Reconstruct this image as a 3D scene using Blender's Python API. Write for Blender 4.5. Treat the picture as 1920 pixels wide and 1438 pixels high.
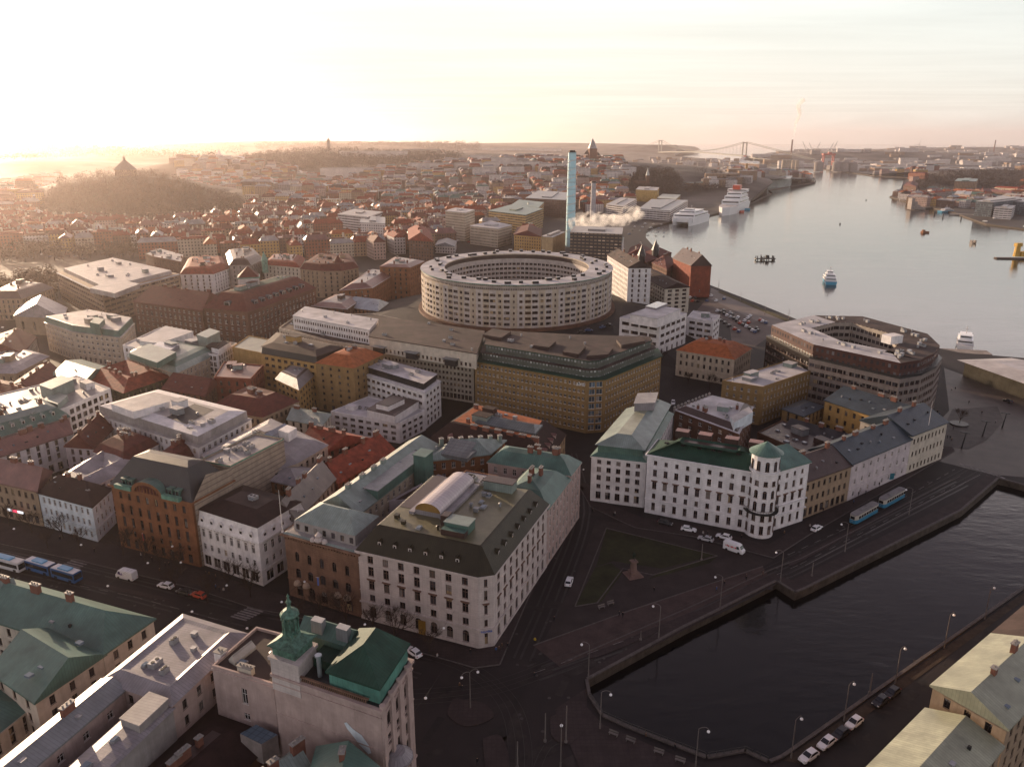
import bpy, math, random
import numpy as np
from mathutils import Vector, Matrix
from mathutils.geometry import delaunay_2d_cdt
R = math.radians
random.seed(7)
SC = bpy.context.scene
for o in list(bpy.data.objects): bpy.data.objects.remove(o)
COL = bpy.context.scene.collection

# ------------------------------------------------------------ camera, sky, sun, exposure
CAMH, PITCH, FPX = 110.0, R(17.23), 1461.0
cam = bpy.data.cameras.new('camera'); co = bpy.data.objects.new('camera', cam); COL.objects.link(co)
co.location = (0, 0, CAMH); co.rotation_euler = (math.pi/2-PITCH, 0, 0)
cam.sensor_width = 36; cam.lens = 36*FPX/1920; cam.clip_start = 1; cam.clip_end = 80000
SC.camera = co
SUN_AZ, SUN_EL = R(-41), R(9.5)          # azimuth from +Y, negative to the left
sd = Vector((math.sin(SUN_AZ)*math.cos(SUN_EL), math.cos(SUN_AZ)*math.cos(SUN_EL), math.sin(SUN_EL)))
sl = bpy.data.lights.new('sun', 'SUN'); sl.energy = 5.0; sl.angle = R(0.6); sl.color = (1, .74, .50)
so = bpy.data.objects.new('sun', sl); COL.objects.link(so)
so.rotation_euler = sd.to_track_quat('Z', 'Y').to_euler(); so.location = (0, 0, 500)
w = bpy.data.worlds.new('World'); SC.world = w; w.use_nodes = True
wn = w.node_tree.nodes; wl = w.node_tree.links; wn.clear()
def N(t, ty, **k):
    n = t.new(ty)
    for a, b in k.items():
        if a.startswith('i_'):
            n.inputs[a[2:].replace('_', ' ')].default_value = b
        else: setattr(n, a, b)
    return n
sky = N(wn, 'ShaderNodeTexSky', sky_type='NISHITA', sun_disc=False, sun_elevation=SUN_EL, sun_rotation=SUN_AZ,
        air_density=1.0, dust_density=2.2, ozone_density=1.5, altitude=100)
tc = N(wn, 'ShaderNodeTexCoord'); sep = N(wn, 'ShaderNodeSeparateXYZ'); wl.new(tc.outputs['Generated'], sep.inputs[0])
# thin high cloud: direction projected on a cloud plane, stretched streaks
mx = N(wn, 'ShaderNodeMath', operation='MAXIMUM'); mx.inputs[1].default_value = .03; wl.new(sep.outputs[2], mx.inputs[0])
dv = N(wn, 'ShaderNodeVectorMath', operation='DIVIDE'); cb = N(wn, 'ShaderNodeCombineXYZ')
for i in range(3): wl.new(mx.outputs[0], cb.inputs[i])
wl.new(tc.outputs['Generated'], dv.inputs[0]); wl.new(cb.outputs[0], dv.inputs[1])
mp = N(wn, 'ShaderNodeMapping'); mp.inputs['Rotation'].default_value = (0, 0, R(12)); mp.inputs['Scale'].default_value = (.16, .55, 1)
wl.new(dv.outputs[0], mp.inputs[0])
nz = N(wn, 'ShaderNodeTexNoise', i_Scale=1.3, i_Detail=8, i_Roughness=.62, i_Distortion=.5); wl.new(mp.outputs[0], nz.inputs[0])
cr = N(wn, 'ShaderNodeValToRGB'); cr.color_ramp.elements[0].position = .38; cr.color_ramp.elements[1].position = .72
wl.new(nz.outputs[0], cr.inputs[0])
# cloud brightness follows how near the cloud is to the sun
dt = N(wn, 'ShaderNodeVectorMath', operation='DOT_PRODUCT'); dt.inputs[1].default_value = sd
nrm = N(wn, 'ShaderNodeVectorMath', operation='NORMALIZE'); wl.new(tc.outputs['Generated'], nrm.inputs[0]); wl.new(nrm.outputs[0], dt.inputs[0])
sr = N(wn, 'ShaderNodeValToRGB'); e = sr.color_ramp.elements
e[0].position = .0; e[0].color = (7.0, 7.6, 7.9, 1); e[1].position = 1; e[1].color = (8.1, 8.0, 7.8, 1)
e3 = e.new(.72); e3.color = (7.7, 7.9, 7.7, 1)
e3 = e.new(.90); e3.color = (7.4, 7.4, 7.35, 1)
wl.new(dt.outputs['Value'], sr.inputs[0])
cs = N(wn, 'ShaderNodeMath', operation='MULTIPLY_ADD'); cs.inputs[1].default_value = .05; cs.inputs[2].default_value = .94
wl.new(cr.outputs[0], cs.inputs[0])
hr = N(wn, 'ShaderNodeValToRGB'); e = hr.color_ramp.elements; e[0].position = .0; e[0].color = (1.05, 1.0, .90, 1); e[1].position = .85; e[1].color = (.24, .19, .26, 1)
for p_, c_ in ((.04, (1.13, 1.08, .97)), (.14, (1.13, 1.14, 1.08)), (.19, (2.0, 1.72, 1.66)), (.29, (2.0, 1.70, 1.66)), (.43, (.60, .49, .56))): e4 = e.new(p_); e4.color = (*c_, 1)
wl.new(sep.outputs[2], hr.inputs[0])
mh = N(wn, 'ShaderNodeMixRGB', blend_type='MULTIPLY'); mh.inputs[0].default_value = 1; wl.new(sr.outputs[0], mh.inputs[1]); wl.new(hr.outputs[0], mh.inputs[2])
cv = N(wn, 'ShaderNodeMapRange'); cv.inputs[1].default_value = .35; cv.inputs[2].default_value = .68; cv.inputs[3].default_value = .92; cv.inputs[4].default_value = 1.04; wl.new(nz.outputs[0], cv.inputs[0])
mv = N(wn, 'ShaderNodeVectorMath', operation='SCALE'); wl.new(mh.outputs[0], mv.inputs[0]); wl.new(cv.outputs[0], mv.inputs['Scale']); mh = mv
mc = N(wn, 'ShaderNodeMixRGB'); wl.new(cs.outputs[0], mc.inputs[0]); wl.new(sky.outputs[0], mc.inputs[1]); wl.new(mh.outputs[0], mc.inputs[2])
bg = N(wn, 'ShaderNodeBackground', i_Strength=.062); wl.new(mc.outputs[0], bg.inputs[0])
wo = N(wn, 'ShaderNodeOutputWorld'); wl.new(bg.outputs[0], wo.inputs[0])
SC.view_settings.view_transform = 'Standard'; SC.view_settings.look = 'None'
SC.view_settings.exposure = 0.95; SC.view_settings.gamma = 1; SC.view_settings.use_curve_mapping = False
cy = SC.cycles; cy.max_bounces = 6; cy.diffuse_bounces = 2; cy.glossy_bounces = 2; cy.transmission_bounces = 2; cy.volume_bounces = 1
cy.transparent_max_bounces = 6; cy.caustics_reflective = False; cy.caustics_refractive = False
cy.use_denoising = True; cy.sample_clamp_indirect = 4; cy.sample_clamp_direct = 12; cy.volume_step_rate = 2

# ------------------------------------------------------------ pixel -> place
CP, SP = math.cos(PITCH), math.sin(PITCH)
def W(px, py, z=0.0):
    x, u = (px-960)/FPX, (719-py)/FPX
    dy, dz = CP+u*SP, -SP+u*CP
    t = (z-CAMH)/dz
    return Vector((x*t, dy*t, z))
def HT(base, pytop, z0=0.0):               # height of what stands on pixel base and ends at pixel row pytop
    g = W(base[0], base[1], z0); u = (719-pytop)/FPX
    return CAMH + g.y*(-SP+u*CP)/(CP+u*SP)
def PX(v):                                  # project (for sorting by size in view)
    d = Vector(v)-Vector((0, 0, CAMH)); zz = d.y*CP-d.z*SP
    if zz < 1: return None
    return (960+FPX*d.x/zz, 719-FPX*(d.y*SP+d.z*CP)/zz, zz)

# ------------------------------------------------------------ materials
MATS = {}
def mat(name, col, rough=.7, metal=0, noise=.18, ns=.25, seam=0, rows=0, line=.55, bump=.25, win=None, col2=None, patch=.0, spec=.25, emit=0, fine=0, streak=0):
    if name in MATS: return MATS[name]
    m = bpy.data.materials.new(name); m.use_nodes = True; MATS[name] = m
    t = m.node_tree.nodes; l = m.node_tree.links; t.clear()
    out = N(t, 'ShaderNodeOutputMaterial'); p = N(t, 'ShaderNodeBsdfPrincipled'); l.new(p.outputs[0], out.inputs[0])
    p.inputs['Roughness'].default_value = rough; p.inputs['Metallic'].default_value = metal
    p.inputs['Specular IOR Level'].default_value = spec
    if emit:
        p.inputs['Emission Color'].default_value = (*col, 1); p.inputs['Emission Strength'].default_value = emit
    geo = N(t, 'ShaderNodeNewGeometry'); uv = N(t, 'ShaderNodeUVMap', uv_map='UVMap')
    def M(op, a, b=None, c=None):
        n = N(t, 'ShaderNodeMath', operation=op)
        for i, x in enumerate((a, b, c)):
            if x is None: continue
            if isinstance(x, (int, float)): n.inputs[i].default_value = x
            else: l.new(x, n.inputs[i])
        return n.outputs[0]
    def mixc(f, a, b, typ='MIX'):
        n = N(t, 'ShaderNodeMixRGB', blend_type=typ)
        for i, x in enumerate((f, a, b)):
            if isinstance(x, (int, float)): n.inputs[i].default_value = x
            elif isinstance(x, tuple): n.inputs[i].default_value = (*x, 1)
            else: l.new(x, n.inputs[i])
        return n.outputs[0]
    n1 = N(t, 'ShaderNodeTexNoise', i_Scale=ns, i_Detail=6, i_Roughness=.65); l.new(geo.outputs['Position'], n1.inputs[0])
    c2 = col2 or tuple(max(0, x*(1-noise*2)) for x in col); c1 = tuple(min(1, x*(1+noise*.6)) for x in col)
    rm = N(t, 'ShaderNodeMapRange'); rm.inputs[1].default_value = .3; rm.inputs[2].default_value = .7
    l.new(n1.outputs[0], rm.inputs[0])
    c = mixc(rm.outputs[0], c2, c1)
    if patch:
        n2 = N(t, 'ShaderNodeTexNoise', i_Scale=ns*.3, i_Detail=3); l.new(geo.outputs['Position'], n2.inputs[0])
        r2 = N(t, 'ShaderNodeMapRange'); r2.inputs[1].default_value = .45; r2.inputs[2].default_value = .6; l.new(n2.outputs[0], r2.inputs[0])
        c = mixc(M('MULTIPLY', r2.outputs[0], patch), c, tuple(x*.45 for x in col))
    if streak:
        ms = N(t, 'ShaderNodeMapping'); ms.inputs['Scale'].default_value = (1.3, 1.3, .12); l.new(geo.outputs['Position'], ms.inputs[0])
        ns_ = N(t, 'ShaderNodeTexNoise', i_Scale=.8, i_Detail=5, i_Roughness=.7); l.new(ms.outputs[0], ns_.inputs[0])
        rs = N(t, 'ShaderNodeMapRange'); rs.inputs[1].default_value = .45; rs.inputs[2].default_value = .75; l.new(ns_.outputs[0], rs.inputs[0])
        c = mixc(M('MULTIPLY', rs.outputs[0], streak), c, tuple(x*.5 for x in col))
    su = N(t, 'ShaderNodeSeparateXYZ'); l.new(uv.outputs[0], su.inputs[0])
    U, V = su.outputs[0], su.outputs[1]
    hgt = None
    if seam:
        fr = M('FRACT', M('DIVIDE', U, seam)); ln = M('GREATER_THAN', fr, 1-min(.3, .09/seam))
        c = mixc(M('MULTIPLY', ln, line), c, tuple(x*.35 for x in col)); hgt = ln
        wh = N(t, 'ShaderNodeTexWhiteNoise', noise_dimensions='1D'); l.new(M('FLOOR', M('DIVIDE', U, seam)), wh.inputs['W'])
        c = mixc(M('MULTIPLY', wh.outputs[0], .28), c, tuple(x*.55 for x in col))
    if rows:
        fr = M('FRACT', M('DIVIDE', V, rows)); ln = M('LESS_THAN', fr, .22)
        c = mixc(M('MULTIPLY', ln, line*.6), c, tuple(x*.4 for x in col)); hgt = fr if hgt is None else hgt
        if fine:
            fu = M('FRACT', M('DIVIDE', U, fine)); 
            c = mixc(M('MULTIPLY', M('LESS_THAN', fu, .2), line*.5), c, tuple(x*.45 for x in col))
    if fine:
        n3 = N(t, 'ShaderNodeTexNoise', i_Scale=2.5, i_Detail=3); l.new(geo.outputs['Position'], n3.inputs[0])
        c = mixc(M('MULTIPLY', n3.outputs[0], .35), c, tuple(x*.4 for x in col))
    if win:
        pu, pv, wf, hf, v0, gc = win
        a = M('FRACT', M('DIVIDE', U, pu)); b = M('FRACT', M('DIVIDE', M('SUBTRACT', V, v0), pv))
        ia = M('LESS_THAN', M('ABSOLUTE', M('SUBTRACT', a, .5)), wf/2); ib = M('LESS_THAN', M('ABSOLUTE', M('SUBTRACT', b, .5)), hf/2)
        sn = N(t, 'ShaderNodeSeparateXYZ'); l.new(geo.outputs['Normal'], sn.inputs[0])
        vert = M('LESS_THAN', M('ABSOLUTE', sn.outputs[2]), .3)
        k = M('MULTIPLY', M('MULTIPLY', ia, ib), vert)
        wh = N(t, 'ShaderNodeTexWhiteNoise', noise_dimensions='2D'); cb = N(t, 'ShaderNodeCombineXYZ')
        l.new(M('FLOOR', M('DIVIDE', U, pu)), cb.inputs[0]); l.new(M('FLOOR', M('DIVIDE', V, pv)), cb.inputs[1]); l.new(cb.outputs[0], wh.inputs['Vector'])
        g = mixc(M('POWER', wh.outputs[0], 4.), gc, tuple(min(1, x*3+.05) for x in gc))
        c = mixc(k, c, g)
        rr = N(t, 'ShaderNodeMapRange'); rr.inputs[3].default_value = rough; rr.inputs[4].default_value = .15; l.new(k, rr.inputs[0])
        l.new(rr.outputs[0], p.inputs['Roughness'])
    l.new(c, p.inputs['Base Color'])
    if bump:
        bm = N(t, 'ShaderNodeBump', i_Strength=bump, i_Distance=.08)
        l.new(hgt if hgt is not None else n1.outputs[0], bm.inputs['Height']); l.new(bm.outputs[0], p.inputs['Normal'])
    return m
def glassm(name, col, rough=.08):
    if name in MATS: return MATS[name]
    m = bpy.data.materials.new(name); m.use_nodes = True; MATS[name] = m
    p = m.node_tree.nodes['Principled BSDF']; l = m.node_tree.links; t = m.node_tree.nodes
    g = N(t, 'ShaderNodeNewGeometry'); sn = N(t, 'ShaderNodeVectorMath', operation='SNAP'); sn.inputs[1].default_value = (1.7, 1.7, 2.6); l.new(g.outputs['Position'], sn.inputs[0])
    wh = N(t, 'ShaderNodeTexWhiteNoise', noise_dimensions='3D'); l.new(sn.outputs[0], wh.inputs['Vector'])
    r = N(t, 'ShaderNodeValToRGB'); e = r.color_ramp.elements; r.color_ramp.interpolation = 'CONSTANT'
    e[0].color = (*[x*.6 for x in col], 1); e[0].position = 0; e[1].color = (*[x*1.8+.01 for x in col], 1); e[1].position = .55
    for p_, c_ in ((.80, (.10, .085, .075)), (.90, (.20, .18, .165)), (.965, (.30, .22, .13))): q = e.new(p_); q.color = (*c_, 1)
    l.new(wh.outputs[0], r.inputs[0]); l.new(r.outputs[0], p.inputs['Base Color']); p.inputs['Roughness'].default_value = rough
    return m
GL = glassm('window glass', (.022, .020, .024)); GLB = glassm('bluish glass', (.05, .075, .10), .12)

# ------------------------------------------------------------ mesh builder
ORG = {}
class MB:
    def __init__(s): s.v = []; s.f = []; s.m = []
    def face(s, pts, m=0):
        i = len(s.v); s.v += [tuple(p) for p in pts]; s.f.append(tuple(range(i, i+len(pts)))); s.m.append(m)
    def prism(s, poly, z0, z1, m=0, mt=None, top=True, bot=False):
        n = len(poly); mt = m if mt is None else mt
        for i in range(n):
            a, b = poly[i], poly[(i+1) % n]
            s.face([(a[0], a[1], z0), (b[0], b[1], z0), (b[0], b[1], z1), (a[0], a[1], z1)], m)
        if top: s.face([(p[0], p[1], z1) for p in poly], mt)
        if bot: s.face([(p[0], p[1], z0) for p in reversed(poly)], m)
    def box(s, c, sz, rot=0, m=0, mt=None, bot=False, z0=None):
        hx, hy = sz[0]/2, sz[1]/2; cr, sr = math.cos(rot), math.sin(rot)
        P = [(c[0]+x*cr-y*sr, c[1]+x*sr+y*cr) for x, y in ((-hx, -hy), (hx, -hy), (hx, hy), (-hx, hy))]
        s.prism(P, c[2]-(sz[2]/2 if z0 is None else 0), c[2]+(sz[2]/2 if z0 is None else sz[2]), m, mt, True, bot)
    def cyl(s, c, r, h, n=10, m=0, r2=None, top=True):
        r2 = r if r2 is None else r2
        for i in range(n):
            a, b = 2*math.pi*i/n, 2*math.pi*(i+1)/n
            A = (c[0]+r*math.cos(a), c[1]+r*math.sin(a), c[2]); B = (c[0]+r*math.cos(b), c[1]+r*math.sin(b), c[2])
            D = (c[0]+r2*math.cos(a), c[1]+r2*math.sin(a), c[2]+h); E = (c[0]+r2*math.cos(b), c[1]+r2*math.sin(b), c[2]+h)
            s.face([A, B, E, D] if r2 > 1e-4 else [A, B, D], m)
        if top and r2 > 1e-4: s.face([(c[0]+r2*math.cos(2*math.pi*i/n), c[1]+r2*math.sin(2*math.pi*i/n), c[2]+h) for i in range(n)], m)
    def lathe(s, c, prof, n=12, m=0):
        for (r0, z0), (r1, z1) in zip(prof, prof[1:]):
            s.cyl((c[0], c[1], c[2]+z0), max(r0, 1e-3), z1-z0, n, m, max(r1, 1e-5), top=False)
    def tube(s, a, b, r, n=6, m=0, r2=None):
        a, b = Vector(a), Vector(b); d = (b-a); 
        if d.length < 1e-6: return
        r2 = r if r2 is None else r2; q = d.to_track_quat('Z', 'Y')
        ra = [a+q @ Vector((r*math.cos(2*math.pi*i/n), r*math.sin(2*math.pi*i/n), 0)) for i in range(n)]
        rb = [b+q @ Vector((r2*math.cos(2*math.pi*i/n), r2*math.sin(2*math.pi*i/n), 0)) for i in range(n)]
        for i in range(n):
            j = (i+1) % n; s.face([ra[i], ra[j], rb[j], rb[i]], m)
        s.face(rb, m)
    def build(s, name, mats, parent=None, smooth=False, org=None, uvd=None):
        if not s.f: return None
        o0 = Vector(org) if org is not None else (ORG[parent] if parent is not None else Vector((0, 0, 0)))
        V = np.array(s.v, dtype=np.float64)-np.array(o0)
        me = bpy.data.meshes.new(name); me.from_pydata(V.tolist(), [], s.f)
        if not isinstance(mats, (list, tuple)): mats = [mats]
        for m in mats: me.materials.append(m)
        me.polygons.foreach_set('material_index', np.array(s.m, dtype=np.int32))
        if smooth: me.polygons.foreach_set('use_smooth', np.ones(len(s.f), dtype=bool))
        nf = len(s.f); me.update()
        nr = np.empty(nf*3); me.polygons.foreach_get('normal', nr); nr = nr.reshape(-1, 3)
        tot = np.array([len(f) for f in s.f]); lf = np.repeat(np.arange(nf), tot)
        d = uvd or (1., 0.)
        tx, ty = -nr[:, 1], nr[:, 0]; L = np.hypot(tx, ty); flat = L < .05
        tx = np.where(flat, d[0], tx/np.maximum(L, 1e-9)); ty = np.where(flat, d[1], ty/np.maximum(L, 1e-9))
        T = np.stack([tx, ty, np.zeros(nf)], 1); B = np.cross(nr, T)
        vi = np.concatenate([np.array(f) for f in s.f]); Pp = V[vi]
        uv = np.stack([(Pp*T[lf]).sum(1), (Pp*B[lf]).sum(1)], 1)
        ul = me.uv_layers.new(name='UVMap'); ul.data.foreach_set('uv', uv.astype(np.float32).ravel())
        o = bpy.data.objects.new(name, me); COL.objects.link(o)
        if parent is not None:
            o.parent = parent; o.location = o0-ORG[parent]
        else: o.location = o0
        ORG[o] = o0
        return o
def tag(o, label=None, cat=None, group=None, kind=None):
    if label: o['label'] = label
    if cat: o['category'] = cat
    if group: o['group'] = group
    if kind: o['kind'] = kind
    return o
def thing(name, label, cat, loc=(0, 0, 0), group=None):
    o = bpy.data.objects.new(name, None); COL.objects.link(o); o.location = loc; o.empty_display_size = .5
    ORG[o] = Vector(loc); return tag(o, label, cat, group)
def copy_tree(o, loc, rz=None, label=None, parent=None):
    c = o.copy(); COL.objects.link(c)
    if parent is not None: c.parent = parent
    else:
        c.location = loc; ORG[c] = Vector(loc)
        if rz is not None: c.rotation_euler.z = rz
        if label: c['label'] = label
    for ch in o.children: copy_tree(ch, None, parent=c)
    return c

# ------------------------------------------------------------ polygons
def area(P): return sum(P[i][0]*P[(i+1) % len(P)][1]-P[(i+1) % len(P)][0]*P[i][1] for i in range(len(P)))/2
def ccw(P):
    P = [Vector((p[0], p[1])) for p in P]
    return P if area(P) > 0 else P[::-1]
def inset(P, d):
    n = len(P); out = []
    for i in range(n):
        a, b, c = P[i-1], P[i], P[(i+1) % n]
        d1 = (b-a).normalized(); d2 = (c-b).normalized()
        n1 = Vector((-d1.y, d1.x)); n2 = Vector((-d2.y, d2.x))
        k = max(.25, 1+n1.dot(n2)); out.append(b+(n1+n2)*(d/k))
    return out
def P3(p, z): return (p[0], p[1], z)
def quad(pts, z):                           # three or more pixels at height z; three become a parallelogram
    Q = [W(x, y, z).xy for x, y in pts]
    if len(Q) == 3: Q.append(Q[0]+Q[2]-Q[1])
    return ccw(Q)

# ------------------------------------------------------------ windows
WINM = {}
def win_mesh(w, h, kind, fm, gl=None):
    k = (round(w, 1), round(h, 1), kind, fm.name, (gl or GL).name)
    if k in WINM: return WINM[k]
    w, h = k[0], k[1]; b = MB(); t = .07
    def rect(x0, z0, x1, z1, y, m): b.face([(x0, y, z0), (x1, y, z0), (x1, y, z1), (x0, y, z1)], m)
    def bar(x0, z0, x1, z1, y=-.07):         # towards the street is -y
        b.box(((x0+x1)/2, y/2, (z0+z1)/2), (x1-x0, abs(y), z1-z0), m=1)
    if kind == 'a':
        r = w/2; n = 8; arc = [(r*math.cos(math.pi*i/n), h-r+r*math.sin(math.pi*i/n)) for i in range(n+1)]
        b.face([(x, 0, z) for x, z in [(-r, 0), (r, 0)]+arc], 0)
        bar(-.04, 0, .04, h-.02); bar(-r, h-r-.05, r, h-r+.05)
    else:
        rect(-w/2, 0, w/2, h, 0, 0)
        bar(-w/2, 0, -w/2+t, h); bar(w/2-t, 0, w/2, h); bar(-w/2+t, 0, w/2-t, t); bar(-w/2+t, h-t, w/2-t, h)
        if kind in ('r', 'c'): bar(-.04, t, .04, h-t, -.06)
        if kind == 'c': bar(-w/2+t, h*.62, w/2-t, h*.62+.08, -.05)
        if kind == 'b':
            k2 = max(2, int(w/1.1))
            for i in range(1, k2): bar(-w/2+w*i/k2-.03, t, -w/2+w*i/k2+.03, h-t, -.06)
    b.box((0, -.16, -.05), (w+.2, .16, .09), m=1, bot=True)
    if kind == 'h': b.box((0, -.36, h+.25), (w+.7, .34, .22), m=1, bot=True); b.box((0, -.30, h+.02), (w+.4, .12, .22), m=1, bot=True); bar(-.04, t, .04, h-t, -.06); bar(-w/2+t, h*.62, w/2-t, h*.62+.08, -.05)
    me = b.build('window', [gl or GL, fm]); COL.objects.unlink(me); d = me.data; WINM[k] = d
    bpy.data.objects.remove(me); return d

class Bld:
    def __init__(s, name, label, cat, poly, z0, z1, group=None):
        s.P = poly; s.z0, s.z1 = z0, z1
        c = sum(poly, Vector((0, 0)))/len(poly); s.c = c
        s.root = thing(name, label, cat, (c.x, c.y, z0), group)
        s.wall = MB(); s.wins = []; s.trim = MB()
        e = max(range(len(poly)), key=lambda i: (poly[i]-poly[i-1]).length); d = (poly[e]-poly[e-1]).normalized(); s.d = (d.x, d.y)
    def part(s, mb, name, mats, label=None, smooth=False):
        o = mb.build(name, mats, s.root, smooth, uvd=s.d)
        if o and label: o['label'] = label
        return o
    def seen(s, a, b):
        m = (a+b)/2; d = b-a; return (Vector((d.y, -d.x))).dot(Vector((0, 0))-m) > 0
    def facade(s, a, b, z0, z1, rows, sp=3.2, margin=1., fm=None, mi=0, gl=None, depth=.22, skip=None, pil=0):
        """rows: (sill height above z0, window height, window width, kind)."""
        a, b = Vector(a[:2]), Vector(b[:2]); L = (b-a).length; d = (b-a)/max(L, 1e-6); nr = Vector((d.y, -d.x)); ang = math.atan2(d.y, d.x)
        def pt(u, z, k=0): q = a+d*u-nr*k; return (q.x, q.y, z)
        def wq(u0, u1, za, zb):
            if u1-u0 > 1e-3 and zb-za > 1e-3: s.wall.face([pt(u0, za), pt(u1, za), pt(u1, zb), pt(u0, zb)], mi)
        if not rows or L < 2.4: wq(0, L, z0, z1); return
        cz = z0
        for r in rows:
            zs, h, ww, kind = r[:4]; spr = r[4] if len(r) > 4 else sp
            n = max(1, int((L-2*margin+.4)/spr)); st = (L-2*margin)/n
            za, zb = z0+zs, z0+zs+h
            if zb > z1-.1: break
            if ww > st-.3: ww = max(.6, st-.35)
            wq(0, L, cz, za); u = 0
            for i in range(n):
                if skip and (i, r) in skip: continue
                c = margin+st*(i+.5); u0, u1 = c-ww/2, c+ww/2
                wq(u, u0, za, zb); u = u1
                if kind == 'a':
                    rr = ww/2; k = 8; zc = zb-rr
                    arc = [(c+rr*math.cos(math.pi*j/k), zc+rr*math.sin(math.pi*j/k)) for j in range(k+1)]
                    s.wall.face([pt(u1, zc)]+[pt(u1, zb)]+[pt(x, z) for x, z in reversed(arc[1:k//2+1])], mi)
                    s.wall.face([pt(x, z) for x, z in reversed(arc[k//2:])][::1]+[pt(c, zb)] if False else [pt(u0, zb), pt(u0, zc)]+[pt(x, z) for x, z in reversed(arc[k//2:k])], mi)
                    ol = [(u0, za), (u1, za)]+arc
                else: ol = [(u0, za), (u1, za), (u1, zb), (u0, zb)]
                for j in range(len(ol)):
                    p, q = ol[j], ol[(j+1) % len(ol)]
                    if abs(p[0]-q[0])+abs(p[1]-q[1]) < 1e-4: continue
                    s.wall.face([pt(*p), pt(*p, depth), pt(*q, depth), pt(*q)], mi)
                q = a+d*c-nr*depth
                s.wins.append(((q.x, q.y, za), ang, ww, h, kind, fm, gl))
            wq(u, L, za, zb); cz = zb
        wq(0, L, cz, z1)
    def finish(s, wallmat, limit=60, trimmat=None):
        s.part(s.wall, 'wall', wallmat)
        if s.trim.f: s.part(s.trim, 'cornice', trimmat or wallmat)
        def key(wn):
            p = PX(wn[0]); 
            if p is None or p[0] < -60 or p[0] > 1980 or p[1] > 1500: return 1e9
            return p[2]
        s.wins.sort(key=key); rest = {}
        for i, (p, ang, w_, h_, k, fm, gl) in enumerate(s.wins):
            me = win_mesh(w_, h_, k, fm or FRW, gl)
            if i < limit and key(s.wins[i]) < 1e8:
                o = bpy.data.objects.new('window', me); COL.objects.link(o); o.parent = s.root
                o.location = Vector(p)-ORG[s.root]; o.rotation_euler.z = ang
            else: rest.setdefault(me.name, (me, []))[1].append((p, ang))
        # all further windows of this building as one part
        if rest:
            vs = []; fs = []; ms = []; mats = []
            for me, lst in rest.values():
                V = np.array([v.co for v in me.vertices]); F = [tuple(p.vertices) for p in me.polygons]
                mi = []
                for m in me.materials:
                    if m not in mats: mats.append(m)
                    mi.append(mats.index(m))
                pm = [mi[p.material_index] for p in me.polygons]
                for p, ang in lst:
                    c_, s_ = math.cos(ang), math.sin(ang)
                    X = np.stack([V[:, 0]*c_-V[:, 1]*s_+p[0], V[:, 0]*s_+V[:, 1]*c_+p[1], V[:, 2]+p[2]], 1)
                    b0 = len(vs); vs += X.tolist(); fs += [tuple(b0+i for i in f) for f in F]; ms += pm
            mb = MB(); mb.v, mb.f, mb.m = vs, fs, ms
            o = mb.build('window', mats, s.root); o['kind'] = 'stuff'
        return s.root
FRW = mat('white frame', (.62, .58, .55), .5, noise=.05, bump=0); FRD = mat('dark frame', (.05, .035, .03), .5, noise=.05, bump=0)
FRB = mat('brown frame', (.14, .08, .06), .5, noise=.05, bump=0)

# ------------------------------------------------------------ roofs
def roof_steps(P, z, prof, mats_idx, mb, cap=True, capm=None):
    """rings of the polygon at (inset, dz), joined by slopes"""
    prev = [P3(p, z+prof[0][1]) for p in inset(P, prof[0][0])]; n = len(P); Q = P
    for k, (i_, dz) in enumerate(prof[1:]):
        Q = inset(P, i_); cur = [P3(p, z+dz) for p in Q]
        for j in range(n): mb.face([prev[j], prev[(j+1) % n], cur[(j+1) % n], cur[j]], mats_idx[min(k, len(mats_idx)-1)])
        prev = cur
    if cap: mb.face(prev, mats_idx[-1] if capm is None else capm)
    return Q
def roof_hip(Q, z, h, mb, a0=None, a1=None, over=.45, m=0, fascia=True):
    """quad roof with ridge along the long side; a0/a1 = how far the ridge stops short (0 gable)"""
    if (Q[1]-Q[0]).length+(Q[3]-Q[2]).length < (Q[2]-Q[1]).length+(Q[0]-Q[3]).length: Q = [Q[1], Q[2], Q[3], Q[0]]
    O = inset(Q, -over); e0, e1 = (O[0]+O[3])/2, (O[1]+O[2])/2; d = (e1-e0).normalized()
    wd = (O[0]-O[3]).length/2
    a0 = wd if a0 is None else a0; a1 = wd if a1 is None else a1
    r0, r1 = e0+d*a0, e1-d*a1; zh = z+h
    A = [P3(o, z) for o in O]; r0, r1 = P3(r0, zh), P3(r1, zh)
    mb.face([A[0], A[1], r1, r0], m); mb.face([A[2], A[3], r0, r1], m)
    for tri in ([A[3], A[0], r0], [A[1], A[2], r1]): mb.face(tri, m)
    if fascia:
        for i in range(4):
            p, q = O[i], O[(i+1) % 4]; mb.face([P3(p, z-.35), P3(q, z-.35), P3(q, z), P3(p, z)], m)
        mb.face([P3(p, z-.35) for p in reversed(O)], m)
    return Vector(r0), Vector(r1)
def inside(P, q):
    return all((P[(i+1) % len(P)]-P[i]).cross(q-P[i]) > 0 for i in range(len(P)))
CH = mat('brick chimney', (.20, .085, .06), .85, rows=.3, ns=1); CHM = mat('chimney cap', (.30, .28, .26), .6, metal=.2)
HV = mat('grey sheet unit', (.35, .35, .36), .45, metal=.5, noise=.1, ns=1); DK = mat('black rubber', (.02, .02, .022), .7)
SKG = mat('skylight glass', (.16, .20, .24), .1, bump=0, noise=.1)
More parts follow.
